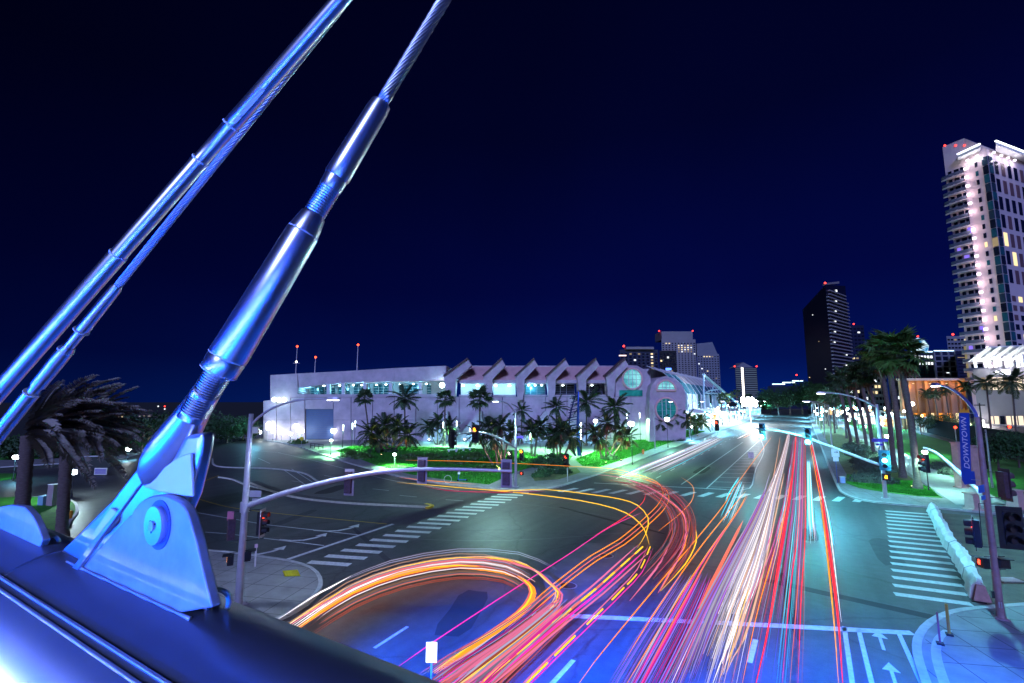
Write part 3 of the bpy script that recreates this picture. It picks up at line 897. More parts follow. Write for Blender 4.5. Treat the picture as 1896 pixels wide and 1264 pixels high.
# two farther stays
A2, B2 = D(-30, 757, 3.1), D(648, -20, 2.75)
st2 = thing('stay_cable', 'long smooth stay cable at the far left with orange sheen', 'cable', A2)
k2 = 2.9 / F_PX
lathe_line(A2, B2, [(-.6, 15 * k2), (0.395, 15.5 * k2), (0.397, 14 * k2), (0.62, 14.5 * k2), (0.622, 13 * k2), (0.70, 13 * k2), (0.702, 14 * k2), (0.78, 13.5 * k2), (2.4, 13 * k2)], 'smooth_barrel', POLISH, st2, n=40)
for t in (0.396, 0.621, 0.701):
    lathe_line(A2, B2, [(t - .0015, 15.6 * k2), (t + .0015, 15.6 * k2)], 'washer', WHITEP, st2, n=32)
cc = A2.lerp(B2, 0.755)
ax2 = (B2 - A2).normalized()
tw = (Vector((0, 0, EYE)) - cc).normalized()
sd2 = ax2.cross(tw).normalized()
MB().frame_box(cc + tw * 13.2 * k2, ax2 * 0.10, sd2 * 0.012, tw * 0.006).build('clamp_bar', WHITEP, st2)
MB().frame_box(cc + tw * 13.2 * k2 - ax2 * 0.14, ax2 * 0.025, sd2 * 0.010, tw * 0.006).build('clamp_bar', WHITEP, st2)
A3, B3 = D(-30, 838, 3.5), D(652, -12, 3.2)
st3 = thing('stay_cable', 'thin stay cable with a barrel just under the long smooth cable', 'cable', A3)
k3 = 3.4 / F_PX
def t3(px):
    lo, hi = -.2, 1.2
    for _ in range(40):
        m_ = (lo + hi) / 2
        if project(A3.lerp(B3, m_))[0] < px: lo = m_
        else: hi = m_
    return lo
lathe_line(A3, B3, [(-.5, 13 * k3), (t3(58), 13 * k3), (t3(59), 11 * k3)], 'barrel', POLISH, st3, n=32)
lathe_line(A3, B3, [(t3(59), 9.5 * k3), (t3(70), 9.5 * k3)], 'threaded_rod', POLISH, st3)
lathe_line(A3, B3, [(t3(70), 12 * k3), (t3(110), 13 * k3), (t3(122), 12.5 * k3), (t3(128), 10 * k3)], 'lock_nut', POLISH, st3, n=32)
lathe_line(A3, B3, [(t3(128), 8.5 * k3), (t3(150), 8.5 * k3)], 'threaded_rod', POLISH, st3)
lathe_line(A3, B3, [(t3(150), 10.5 * k3), (t3(152), 11 * k3), (t3(214), 9.5 * k3), (t3(218), 7 * k3)], 'swaged_sleeve', POLISH, st3, n=32)
for q_ in (59, 122, 151):
    lathe_line(A3, B3, [(t3(q_ - .6), 13.3 * k3), (t3(q_ + .6), 13.3 * k3)], 'washer', WHITEP, st3, n=28)
rope(A3.lerp(B3, t3(216)), A3.lerp(B3, 2.2), 6.5 * k3, st3, strands=11, turns_per_m=2.2)
# ================================================================== light drawn by passing traffic: slender glowing lines at lamp height
TC = {'orange': ((1.0, 0.26, 0.02), 1.7), 'red': ((1.0, 0.03, 0.05), 1.6), 'magenta': ((1.0, 0.04, 0.45), 1.2), 'yellow': ((1.0, 0.55, 0.03), 1.6),
      'white': ((1.0, 0.92, 0.97), 1.5), 'peach': ((1.0, 0.55, 0.38), 1.0), 'lavender': ((0.72, 0.66, 1.0), 0.75), 'cyan': ((0.10, 0.75, 1.0), 1.6),
      'pink': ((1.0, 0.22, 0.42), 0.95), 'crimson': ((0.8, 0.02, 0.12), 0.7), 'coral': ((1.0, 0.20, 0.14), 1.1), 'violet': ((0.36, 0.22, 1.0), 1.0)}
def trail(px, color, r, label, z=0.7, group='vehicle light trails'):
    pts = [G(p[0], p[1], z) for p in px]
    sp = spline(pts, 1.6)
    c, s = TC[color]
    nn_ = len(sp) - 1
    o = MB().tube(sp, [r * 0.75 * min(1, .15 + .85 * min(k, nn_ - k) / max(2, nn_ * .12)) for k in range(nn_ + 1)], 6).build('light_trail', glow('trail_' + color, c, s), None, smooth=180, loc=sp[0])
    tag(o, label, 'light trail', group)
    return o
def C5(x, y): return (1100 + x / 2.612, 780 + y / 2.612)
def S5(*a): return [C5(*p) for p in a]
trail(S5((-110, 1330), (0, 1165), (300, 800), (560, 490), (640, 385), (700, 290), (862, 70)), 'orange', 0.035, 'thin orange trail, leftmost of the long straight ones, ending under the far arm')
trail(S5((70, 1290), (290, 930), (490, 640), (640, 450), (735, 335)), 'orange', 0.037, 'thin orange trail, second from the left of the long straight ones')
trail(S5((145, 1290), (380, 900), (560, 620), (690, 440), (740, 350)), 'orange', 0.04, 'thin orange trail, third from the left of the long straight ones')
trail(S5((215, 1290), (420, 900), (600, 580), (700, 430), (745, 355)), 'coral', 0.05, 'coral trail, fourth from the left of the long straight ones')
trail(S5((185, 1290), (345, 985), (520, 690), (660, 480)), 'magenta', 0.03, 'thin magenta trail between the third and fourth straight orange ones')
trail(S5((165, 1290), (330, 985), (470, 740)), 'lavender', 0.05, 'pale violet trail beside the thin magenta one')
trail(S5((505, 905), (600, 720), (720, 480)), 'coral', 0.13, 'broad coral trail that starts left of the white bundle')
trail(S5((560, 870), (680, 620), (790, 440)), 'peach', 0.05, 'peach trail just right of the broad coral one')
trail(S5((365, 1290), (510, 970), (630, 730), (740, 530), (812, 400), (900, 210), (943, 60)), 'white', 0.045, 'sharp white trail on the left flank of the white bundle')
# the white bundle
Lp = S5((520, 1120), (600, 930), (700, 700), (780, 520), (840, 380), (900, 220), (938, 70))
Rp = S5((655, 1190), (730, 930), (800, 740), (835, 560), (865, 400), (905, 220), (945, 70))
wc = ['white', 'lavender', 'white', 'lavender', 'peach', 'white', 'lavender', 'white', 'peach', 'lavender', 'white', 'lavender', 'peach', 'white']
for i in range(20):
    t = i / 19
    rr = random.Random(i)
    a = max(0, int(rr.random() * 2.2))
    pts = [(l[0] + (q[0] - l[0]) * t, l[1] + (q[1] - l[1]) * t) for l, q in zip(Lp, Rp)][a:]
    trail(pts, wc[i % 14], 0.045 + 0.03 * rr.random(), '%s trail from the left in the dense white bundle down the middle' % ORD[i], 0.55 + 0.3 * rr.random(), 'white bundle of trails')
for i, (x0, xm, xt) in enumerate(((545, 690, 850), (575, 735, 880), (610, 765, 895), (640, 800, 920))):
    trail(S5((x0, 1290 - i * 25), (xm, 800), (xt, 250)), ('lavender', 'white', 'peach', 'peach')[i], 0.06, '%s long pale trail under the white bundle' % ORD[i], 0.5, 'pale trails under the white bundle')
trail(S5((598, 1290), (665, 1010), (740, 740), (820, 470), (880, 200), (900, 70)), 'peach', 0.06, 'long peach trail on the right flank of the white bundle')
trail(S5((622, 1290), (700, 970), (780, 700), (850, 430), (905, 200), (935, 70)), 'yellow', 0.03, 'thin yellow trail on the right flank of the white bundle')
trail(S5((660, 1290), (760, 880), (870, 580), (915, 400), (970, 200), (975, 45)), 'pink', 0.035, 'thin pink trail between white bundle and orange line')
trail(S5((735, 905), (800, 720), (870, 500)), 'magenta', 0.03, 'short magenta trail between white bundle and orange line')
trail(S5((712, 1290), (800, 880), (890, 560), (940, 350), (962, 190), (976, 50)), 'orange', 0.042, 'orange trail left of the broad red band')
trail(S5((778, 1290), (850, 960), (905, 620), (948, 350), (968, 190), (979, 60)), 'red', 0.10, 'broad red trail in the middle of the near lanes')
trail(S5((845, 790), (900, 560), (935, 380)), 'orange', 0.03, 'short orange trail riding on the broad red band')
trail(S5((830, 700), (890, 520), (930, 330), (965, 130)), 'lavender', 0.035, 'pale violet trail along the left edge of the broad red band')
trail(S5((905, 500), (935, 300), (950, 210)), 'cyan', 0.04, 'short cyan trail left of the broad red band')
trail(S5((908, 1290), (950, 800), (988, 500), (998, 250), (1006, 50)), 'red', 0.032, 'leftmost of three thin red trails right of the red band')
trail(S5((945, 1290), (985, 800), (1006, 480), (1010, 250), (1012, 50)), 'coral', 0.034, 'middle of three thin red trails right of the red band')
trail(S5((985, 1290), (1004, 800), (1020, 560), (1022, 300), (1020, 50)), 'red', 0.032, 'rightmost of three thin red trails right of the red band')
trail(S5((945, 750), (968, 620)), 'lavender', 0.03, 'short pale dash left of the three thin red trails')
trail(S5((1204, 1290), (1172, 880), (1120, 490), (1085, 270), (1042, 70)), 'red', 0.085, 'broad red trail nearest the right kerb')
trail(S5((1184, 1290), (1150, 860), (1106, 460), (1075, 270), (1036, 70)), 'orange', 0.045, 'orange trail on the left flank of the right kerb trail')
trail(S5((1196, 970), (1135, 480), (1098, 300), (1050, 80)), 'white', 0.035, 'thin white trail on the right flank of the right kerb trail')
trail(S5((1160, 600), (1128, 420)), 'cyan', 0.04, 'short cyan trail near the right kerb')
trail(S5((1075, 575), (1064, 480)), 'lavender', 0.06, 'short pale dash on the dark lane left of the kerb trail')
trail(S5((700, 270), (650, 350), (636, 385)), 'cyan', 0.07, 'short cyan trail by the far crosswalk')
# curves out of the side street
def off(pts, dx, dy): return [(p[0] + dx, p[1] + dy) for p in pts]
tri = [(935, 1168), (985, 1125), (1030, 1086), (1100, 1033), (1150, 1004), (1196, 966), (1226, 935), (1232, 912), (1214, 893), (1157, 876), (1090, 868)]
for i, (dx, dy, c, lab) in enumerate(((-5, -5, 'orange', 'upper'), (0, 0, 'coral', 'middle'), (6, 4, 'orange', 'lower'))):
    trail(off(tri, dx, dy), c, 0.035, '%s of three parallel orange trails curving up to the far kerb' % lab)
trail([(735, 893), (800, 898), (926, 908), (1010, 906), (1100, 916), (1150, 924), (1180, 935), (1200, 958), (1196, 987), (1180, 1014)], 'yellow', 0.05, 'upper yellow trail bending down past the crosswalk end')
trail([(890, 906), (979, 914), (1072, 926), (1138, 941), (1173, 958), (1193, 980), (1202, 1008)], 'yellow', 0.05, 'lower yellow trail bending down past the crosswalk end')
trail([(785, 900), (830, 908), (905, 911), (960, 911), (1010, 909)], 'crimson', 0.06, 'crimson trail hugging the lawn kerb')
trail([(1100, 878), (1150, 884), (1205, 904), (1250, 935), (1268, 958), (1270, 985), (1262, 1022), (1240, 1060), (1218, 1098)], 'pink', 0.08, 'broad pink trail on the outer bend of the turn')
trail([(1238, 929), (1264, 948), (1273, 972), (1268, 1010), (1252, 1042), (1222, 1094)], 'orange', 0.05, 'orange trail on the outer bend beside the pink one')
trail([(1261, 883), (1282, 899), (1283, 922), (1262, 948), (1219, 983)], 'orange', 0.03, 'thin orange hook trail above the turning bundle')
trail([(1288, 975), (1289, 1003), (1269, 1044), (1223, 1094)], 'yellow', 0.045, 'yellow trail ending right of the pink bend')
trail([(1196, 912), (1190, 930), (1160, 955), (1100, 992)], 'red', 0.03, 'short red trail leaving the turning bundle')
trail([(715, 1250), (800, 1190), (880, 1137), (960, 1085), (1050, 1028), (1130, 975), (1190, 948)], 'magenta', 0.03, 'single thin magenta trail crossing inside the loop')
trail([(751, 852), (830, 853), (917, 856), (1040, 862), (1160, 869)], 'orange', 0.028, 'thin high orange trail in front of the lawn', 2.6)
trail([(740, 884), (800, 890), (880, 896)], 'orange', 0.04, 'orange trail along the lawn kerb left of the mast head')
# dashed trails
def dashes(px, n0, color, r, label, z=0.72, duty=0.42, count=5):
    pts = spline([G(p[0], p[1], z) for p in px], 0.5)
    root = thing('dashed_light_trail', label, 'light trail', pts[0], 'vehicle light trails')
    n = len(pts)
    for i in range(count):
        a = int(n * (i + 0.15) / count)
        e_ = max(a + 3, int(n * (i + 0.15 + duty) / count))
        MB().tube(pts[a:e_ + 1], r, 6).build('dash', glow('trail_' + color, *TC[color]), root, smooth=180)
bandA = [(1190, 1012), (1150, 1048), (1103, 1090), (1038, 1142), (985, 1186), (930, 1232), (880, 1275)]
bandB = [(1204, 1012), (1184, 1056), (1149, 1094), (1107, 1136), (1053, 1188), (988, 1252), (950, 1290)]
dashes(bandA, 0, 'yellow', 0.045, 'row of yellow dashes along the broad pink band to the bottom', count=7)
dashes(bandB, 0, 'yellow', 0.035, 'row of yellow dashes along the narrow pink band to the bottom', count=7)
for i, (dx, c, r) in enumerate(((-8, 'pink', 0.06), (0, 'coral', 0.07), (8, 'magenta', 0.06), (15, 'pink', 0.05))):
    trail(off(bandA, dx, dx * .5), c, r, '%s line of the broad pink band sweeping to the bottom' % ORD[i], 0.66)
for i, (dx, c, r) in enumerate(((-4, 'pink', 0.035), (5, 'magenta', 0.03))):
    trail(off(bandB, dx, dx * .6), c, r, '%s line of the narrow pink band sweeping to the bottom' % ORD[i], 0.66)
trail([(1240, 1008), (1222, 1042), (1201, 1070), (1166, 1112)], 'pink', 0.075, 'short broad pink trail right of the pale pad')
# the loop
inner = [(548, 1164), (627, 1110), (706, 1074), (769, 1055), (848, 1047), (911, 1054), (956, 1067), (982, 1086), (981, 1108), (959, 1135), (911, 1170), (864, 1200), (800, 1245)]
outer = [(530, 1158), (595, 1116), (658, 1082), (722, 1057), (785, 1041), (848, 1033), (911, 1033), (959, 1041), (990, 1055), (1015, 1078), (1033, 1096), (1024, 1120), (994, 1157), (911, 1222), (848, 1268)]
mid = [((a[0] + b_[0]) / 2, (a[1] + b_[1]) / 2) for a, b_ in zip(inner[:6], outer[:6])]
for i, (dy, c, r) in enumerate(((0, 'yellow', 0.06), (4, 'orange', 0.07), (8, 'orange', 0.05), (-4, 'coral', 0.05))):
    trail([(p[0] + (dy * 0.9 if j > 5 else 0), p[1] + dy * (0.5 if j < 6 else .3)) for j, p in enumerate(inner)], c, r, '%s orange line of the inner loop' % ORD[i], 0.7, 'inner loop of trails')
for i, (dy, c, r) in enumerate(((0, 'yellow', 0.05), (4, 'coral', 0.05), (-4, 'peach', 0.04), (9, 'pink', 0.06))):
    trail([(p[0] + (dy * 0.9 if j > 7 else 0), p[1] + dy * .5) for j, p in enumerate(outer)], c, r, '%s line of the outer loop' % ORD[i], 0.72, 'outer loop of trails')
for i in range(5):
    q = i / 4
    pts = [(inner[j][0] * q + outer[j][0] * (1 - q), inner[j][1] * q + outer[j][1] * (1 - q)) for j in range(4 + (i % 2))]
    pts[0] = (pts[0][0] - 12, pts[0][1] + 9)
    trail(pts, 'white', 0.05, '%s white headlight line on the left of the loop' % ORD[i], 0.68, 'white lines on the left of the loop')
trail([(516, 1146), (580, 1104), (612, 1087), (650, 1066)], 'white', 0.05, 'separate white headlight line next to the left corner kerb')
for i, (dy, c) in enumerate(((-14, 'lavender'), (-20, 'lavender'))):
    trail([(620, 1086 + dy * .3), (722, 1050 + dy * .6), (848, 1030 + dy * .7), (960, 1034 + dy * .6), (1030, 1060 + dy * .4)], c, 0.02, '%s faint violet line above the loop' % ORD[i], 0.5)
# broad pink bands at the bottom
for i in range(7):
    q = i / 6
    p = [(1024 + q * 18, 1116 + q * 6), (985 + q * 22, 1150 + q * 8), (930 + q * 30, 1190 + q * 14), (860 + q * 40, 1236 + q * 20), (800 + q * 50, 1275 + q * 20)]
    trail(p, ('coral', 'pink', 'magenta', 'peach', 'pink', 'magenta', 'orange')[i], 0.055, '%s line of the pink bundle running to the bottom edge' % ORD[i], 0.66, 'pink bundle at the bottom')
for i in range(4):
    q = i / 3
    p = [(1000 - q * 22, 1110 + q * 6), (950 - q * 18, 1150 + q * 4), (890 - q * 10, 1195), (820, 1245 - q * 6)]
    trail(p, ('lavender', 'peach', 'pink', 'coral')[i], 0.03, '%s thin line between the loop and the pink bundle' % ORD[i], 0.66)
trail([(990, 1248), (1008, 1232), (1025, 1216)], 'magenta', 0.06, 'short bright magenta dash at the bottom near the lane dash')
# headlights on the far carriageway
for i, (a, b_, c, r) in enumerate((((1140, 886), (1318, 812), 'white', 0.10), ((1160, 876), (1330, 808), 'lavender', 0.10), ((1180, 878), (1300, 826), 'lavender', 0.08), ((1365, 812), (1404, 793), 'white', 0.16), ((1375, 811), (1408, 795), 'peach', 0.12))):
    trail([a, ((a[0] + b_[0]) / 2, (a[1] + b_[1]) / 2), b_], c, r, '%s white headlight trail on the far carriageway' % ORD[i], 0.65)

# soft sheets: many hair-thin streaks, some brighter, filling the paths of whole vehicles; a few stand for light on the road
def sheet(label, left, right, n, colors, z0, z1, r, seed, cut=(0.0, 0.10), strength=1.0):
    rr = random.Random(seed)
    L_ = spline([G(p[0], p[1], .6) for p in left], 2.0)
    R_s = spline([G(p[0], p[1], .6) for p in right], 2.0)
    m = 40
    def at(path, t):
        q = t * (len(path) - 1)
        i = min(int(q), len(path) - 2)
        return path[i].lerp(path[i + 1], q - i)
    root = thing('light_sheet', label, 'light trail', L_[0], 'soft sheets of light')
    for i in range(n):
        u = (i + rr.random()) / n
        a, e_ = rr.uniform(*cut), 1 - rr.uniform(*cut) * .4
        z = rr.uniform(z0, z1)
        pts = []
        for k in range(m + 1):
            t = a + (e_ - a) * k / m
            p = at(L_, t).lerp(at(R_s, t), u)
            pts.append(Vector((p.x, p.y, z)))
        c, s_ = TC[rr.choice(colors)]
        lv = rr.choice((.45, .6, .8, 1.1)) * strength
        key = 'streak_%.2f_%.2f_%.2f_%.2f' % (*c, lv)
        rad = r * rr.uniform(.6, 1.5)
        MB().tube(pts, [rad * min(1, .15 + 6 * min(k, m - k) / m) for k in range(m + 1)], 5).build('streak', glow(key, c, s_ * lv), root, smooth=180)
    return root
sheet('soft white sheet of headlight streaks down the middle of the near lanes', S5((430, 1420), (590, 930), (700, 690), (790, 500), (850, 350), (905, 200), (940, 60)), S5((670, 1420), (770, 930), (830, 700), (860, 520), (885, 360), (920, 200), (950, 60)), 104, ['white', 'lavender', 'lavender', 'peach', 'white'], .35, 1.5, .021, 11, strength=.8)
sheet('soft sheet of streaks and painted road glow between the orange lines and the white sheet', S5((270, 1420), (500, 960), (640, 700), (740, 520), (820, 350)), S5((430, 1420), (600, 930), (710, 690), (795, 500), (860, 340)), 60, ['lavender', 'violet', 'violet', 'pink', 'violet'], .35, 1.2, .024, 12, strength=.95)  # streaks tinted violet to stand for the glow on the road
sheet('soft violet and red sheet of streaks on the lanes right of the white sheet', S5((680, 1420), (790, 930), (850, 700), (890, 520), (930, 330), (965, 70)), S5((1008, 1420), (1020, 930), (1020, 700), (1022, 520), (1020, 330), (1015, 60)), 40, ['violet', 'magenta', 'lavender', 'coral', 'cyan'], .35, 1.1, .014, 13, strength=.8)
sheet('soft pink sheet of streaks fanning to the bottom edge', [(1020, 1112), (975, 1150), (910, 1196), (830, 1244), (770, 1285)], [(1075, 1125), (1030, 1168), (985, 1212), (940, 1256), (900, 1300)], 44, ['pink', 'magenta', 'pink', 'lavender', 'coral'], .4, 1.2, .028, 14, strength=.8)
sheet('soft violet sheet of streaks around the loop', [(560, 1150), (640, 1090), (740, 1052), (850, 1034), (940, 1044), (1000, 1074)], [(575, 1170), (660, 1118), (750, 1084), (850, 1066), (930, 1072), (965, 1092)], 30, ['lavender', 'peach', 'white', 'coral'], .3, 1.0, .02, 15, strength=.6)
sheet('soft rose sheet of streaks over the turn beyond the pale pad', [(1100, 890), (1170, 905), (1220, 935), (1240, 975), (1225, 1020), (1180, 1070)], [(1130, 880), (1210, 895), (1268, 930), (1290, 978), (1275, 1030), (1220, 1100)], 30, ['pink', 'crimson', 'coral', 'lavender'], .4, 1.2, .02, 16, strength=.5)
sheet('soft pale sheet of headlight streaks on the far carriageway', [(1130, 884), (1230, 846), (1320, 810)], [(1200, 886), (1280, 848), (1345, 812)], 26, ['white', 'lavender', 'cyan'], .4, 1.0, .03, 17, strength=.9)

sheet('violet sheet of streaks standing for the road glow before the long stop line', S5((0, 1420), (250, 1010), (420, 760)), S5((270, 1420), (470, 1010), (570, 760)), 34, ['violet', 'violet', 'magenta', 'violet'], .3, 1.0, .017, 18, strength=.9)  # violet wash of light on the asphalt, drawn as glowing streaks
sheet('cyan glowing streaks standing for the right green signal mirrored on the road', S5((1030, 560), (1030, 400), (1028, 180)), S5((1070, 560), (1058, 400), (1044, 180)), 22, ['cyan', 'cyan', 'white'], .1, .6, .016, 19, strength=1.2)  # road reflection of the signal, drawn as glowing streaks
sheet('soft cyan sheet of streaks by the far crosswalk left of the white sheet', S5((600, 470), (640, 390), (700, 270)), S5((660, 480), (690, 400), (730, 290)), 12, ['cyan', 'cyan', 'white'], .1, .6, .018, 20, strength=1.2)
# ================================================================== traffic signals, masts, street lamps
G_RED = glow('signal_red', (1.0, 0.05, 0.02), 7)
G_AMB = glow('signal_amber', (1.0, 0.32, 0.01), 9)
G_GRN = glow('signal_green', (0.22, 1.0, 0.92), 26)
LENS_OFF = mat('unlit_lens', (0.05, 0.035, 0.03), 0.25)
LUM = glow('luminaire_led', (0.86, 0.95, 1.0), 22)
TEALW = (0.19, 0.69, 1.0)
LILW = (0.46, 0.62, 1.0)
LAWNL = (0.34, 1.0, 0.5)
def signal_head(parent, pos, face, s=1.0, lit=None, body=None, plate_m=None, label=None, plate_side=0.62, n=3):
    """three-lens head; face = horizontal direction the lenses look"""
    f = Vector((face[0], face[1], 0)).normalized()
    r = Vector((f.y, -f.x, 0))
    u = Vector((0, 0, 1))
    p = Vector(pos)
    body = body or BLACK
    hh = 0.175 * n * s
    h = MB().frame_box(p, r * 0.17 * s, f * 0.11 * s, u * hh).build('signal_head', body, parent)
    if label: h['label'] = label
    if plate_m is not None:
        MB().frame_box(p + f * 0.07 * s, r * plate_side / 2 * s, f * 0.01 * s, u * (hh + 0.13 * s)).build('back_plate', plate_m, h).location = (0, 0, 0)
    for i in range(n):
        c = p + u * (n - 1 - 2 * i) * 0.175 * s + f * 0.115 * s
        MB().tube([c, c + f * 0.02 * s], 0.14 * s, 16).build('lens', lit[1] if (lit and lit[0] == i) else LENS_OFF, h)
        pts, m = [], 9
        mb = MB()
        vs = []
        for k in range(m + 1):
            a = radians(-35 + 250 * k / m)
            q = r * cos(a) * 0.155 * s + u * sin(a) * 0.155 * s
            vs += [c + q, c + q * 0.97 + f * (0.24 * s)]
        mb.add(vs, [(2 * k, 2 * k + 1, 2 * k + 3, 2 * k + 2) for k in range(m)])
        mb.build('visor', body, h)
    # mounting bracket
    return h
def ped_head(parent, pos, face, lit=None, s=1.0):
    f = Vector((face[0], face[1], 0)).normalized()
    r = Vector((f.y, -f.x, 0))
    u = Vector((0, 0, 1))
    p = Vector(pos)
    h = MB().frame_box(p, r * 0.23 * s, f * 0.13 * s, u * 0.22 * s).build('pedestrian_signal', BLACK, parent)
    MB().frame_box(p + f * 0.14 * s, r * 0.17 * s, f * 0.008 * s, u * 0.16 * s).build('lens', LENS_OFF, h)
    if lit is not None:  # raised hand: palm, four fingers and thumb
        mb = MB()
        q = p + f * 0.155 * s
        mb.frame_box(q - u * 0.03 * s, r * 0.055 * s, f * 0.004 * s, u * 0.06 * s)
        for k in range(4):
            mb.frame_box(q + r * (-0.045 + 0.03 * k) * s + u * (0.075 + (0.012 if k in (1, 2) else 0)) * s, r * 0.012 * s, f * 0.004 * s, u * 0.045 * s)
        mb.frame_box(q + r * 0.08 * s - u * 0.01 * s, r * 0.013 * s, f * 0.004 * s, u * 0.04 * s)
        mb.build('hand_symbol', lit, h)
    MB().frame_box(p + f * 0.17 * s + u * 0.235 * s, r * 0.25 * s, f * 0.18 * s, u * 0.012 * s).build('visor', BLACK, h)
    return h
def plan_t(A, B, px, z):
    """how far along the plan line A-B a sight line crosses, at height z"""
    lo, hi = 0.0, 1.6
    s = 1 if project((*(A + (B - A) * 1.0)[:2], z))[0] > project((*A[:2], z))[0] else -1
    for _ in range(40):
        m = (lo + hi) / 2
        q = A + (B - A) * m
        if (project((q.x, q.y, z))[0] - px) * s < 0: lo = m
        else: hi = m
    return lo
def arm_path(A, B, pxs, z):
    out = []
    for px, py in pxs:
        q = A + (B - A) * plan_t(A, B, px, z)
        out.append(Vector((q.x, q.y, ZAT(q.x, q.y, py))))
    return out
def taper(n, a, b): return [a + (b - a) * i / (n - 1) for i in range(n)]
POLEM = mat('pole_grey_paint', (0.62, 0.58, 0.60), 0.45, metal=0.35, var=0.15, vscale=2.5)
def pole(parent, base, h, r0, r1, m=None):
    MB().tube([(base[0], base[1], 0.13), (base[0], base[1], h)], [r0, r1], 16).build('pole', m or POLEM, parent, smooth=60)
    MB().box((base[0], base[1], 0.155), (r0 * 3.4, r0 * 3.4, 0.05)).build('base_plate', m or POLEM, parent)
    for i in (-1, 1):
        for j in (-1, 1):
            MB().tube([(base[0] + i * r0 * 1.3, base[1] + j * r0 * 1.3, 0.17), (base[0] + i * r0 * 1.3, base[1] + j * r0 * 1.3, 0.25)], 0.025, 6).build('anchor_bolt', STEEL, parent)
    MB().box((base[0], base[1] - r0 * 0.86, 0.75), (0.12, 0.03, 0.26)).build('hand_hole', STEEL, parent)
def luminaire(parent, end, d, power, color=TEALW, s=1.0, spot=150, m=None):
    """cobra-head lamp at the end of its arm"""
    d = Vector((d[0], d[1], 0)).normalized()
    sd = Vector((-d.y, d.x, 0))
    e_ = Vector(end)
    mb = MB()
    vs = []
    for t, w, h0, h1 in ((-0.1, 0.06, -0.04, 0.05), (0.1, 0.13, -0.06, 0.09), (0.4, 0.17, -0.06, 0.11), (0.62, 0.13, -0.05, 0.08), (0.72, 0.06, -0.03, 0.03)):
        c_ = e_ + d * t * s
        vs += [c_ + sd * w * s + Vector((0, 0, h0 * s)), c_ + sd * w * .7 * s + Vector((0, 0, h1 * s)), c_ - sd * w * .7 * s + Vector((0, 0, h1 * s)), c_ - sd * w * s + Vector((0, 0, h0 * s))]
    fs = [(4 * i + k, 4 * i + (k + 1) % 4, 4 * i + 4 + (k + 1) % 4, 4 * i + 4 + k) for i in range(4) for k in range(4)] + [(0, 1, 2, 3), (19, 18, 17, 16)]
    mb.add(vs, fs)
    lu = mb.build('luminaire', m or POLEM, parent)
    MB().frame_box(e_ + d * 0.36 * s - Vector((0, 0, 0.075 * s)), d * 0.25 * s, sd * 0.13 * s, Vector((0, 0, 0.014 * s))).build('lamp_lens', LUM, lu)
    if power:
        p = e_ + d * 0.36 * s - Vector((0, 0, 0.16 * s))
        lamp('SPOT', parent, p, power, color, 0.12, 'lamp_light', p - Vector((0, 0, 1)), spot, 0.5)
    return lu

# ---------------- near left mast
BL = Vector((-24.2, 14.1, 0))
EL = Vector((-12.9, 20.6, 0))
tm = thing('traffic_mast', 'purple-lit signal mast with long curved arm on the left corner', 'traffic mast', (BL.x, BL.y, 0.13))
pole(tm, BL, ZAT(BL.x, BL.y, 778), 0.19, 0.12)
ap = spline(arm_path(BL, EL, ((456, 938), (500, 922), (560, 903), (640, 884), (700, 874), (760, 869), (830, 868), (900, 870), (948, 872)), 6.0), 0.6)
MB().tube(ap, taper(len(ap), 0.14, 0.075), 12).build('mast_arm', POLEM, tm, smooth=60)
MB().tube([(BL.x, BL.y, ap[0].z - .25), (BL.x, BL.y, ap[0].z + .25)], 0.22, 14).build('arm_collar', POLEM, tm, smooth=40)
lp = spline(arm_path(BL, EL, ((464, 790), (478, 774), (505, 755), (540, 743), (575, 738), (603, 738)), 9.6), 0.4)
MB().tube(lp, taper(len(lp), 0.07, 0.035), 10).build('lamp_arm', POLEM, tm, smooth=60)
luminaire(tm, lp[-1], (EL - BL), 3000, LILW)
armdir = (EL - BL).normalized()
away = Vector((-armdir.y, armdir.x, 0))   # pointing over the junction
for px, py, zl, sc in ((642, 894, 5.7, 1.0), (779, 872, 6.1, 1.0), (937, 878, 6.4, 1.06)):
    q = BL + armdir * ((EL - BL).length * plan_t(BL, EL, px, zl))
    signal_head(tm, (q.x + away.x * .2, q.y + away.y * .2, ZAT(q.x, q.y, py)), away + armdir * .15, sc, (2, G_GRN) if px > 900 else None, RUST, mat('aluminium_back_plate', (0.46, 0.38, 0.41), .5, metal=.25, var=.15), None, .52)
# heads on the pole
def near_pole(base, px, py, dist=0.0):
    d_ = -base.x * sin(YAW) + base.y * cos(YAW)
    return V(px, py, d_ + dist)
h1 = near_pole(BL, 428, 980)
signal_head(tm, h1, (-0.9, 0.25), 0.95, None, RUST, None)
h2 = near_pole(BL, 483, 968)
signal_head(tm, h2, (0.85, 0.5), 1.05, (0, G_RED), BLACK, MATS['aluminium_back_plate'], None, 0.5)
MB().beam(near_pole(BL, 425, 1005), near_pole(BL, 488, 996), 0.03, 0.03).build('bracket', BLACK, tm)
MB().beam(near_pole(BL, 430, 948), near_pole(BL, 486, 942), 0.03, 0.03).build('bracket', BLACK, tm)
MB().frame_box(near_pole(BL, 427, 955), RIGHT * .16, AHEAD * .015, Vector((0, 0, .22))).build('small_sign', mat('pink_sign_back', (0.7, 0.2, 0.28), .5), tm)
ped_head(tm, near_pole(BL, 427, 1036, -.1), (-0.55, -0.85), G_AMB)
ped_head(tm, near_pole(BL, 459, 1028, .2), (0.5, 0.8))
MB().beam(near_pole(BL, 425, 1024), near_pole(BL, 462, 1018), 0.025, 0.025).build('bracket', BLACK, tm)
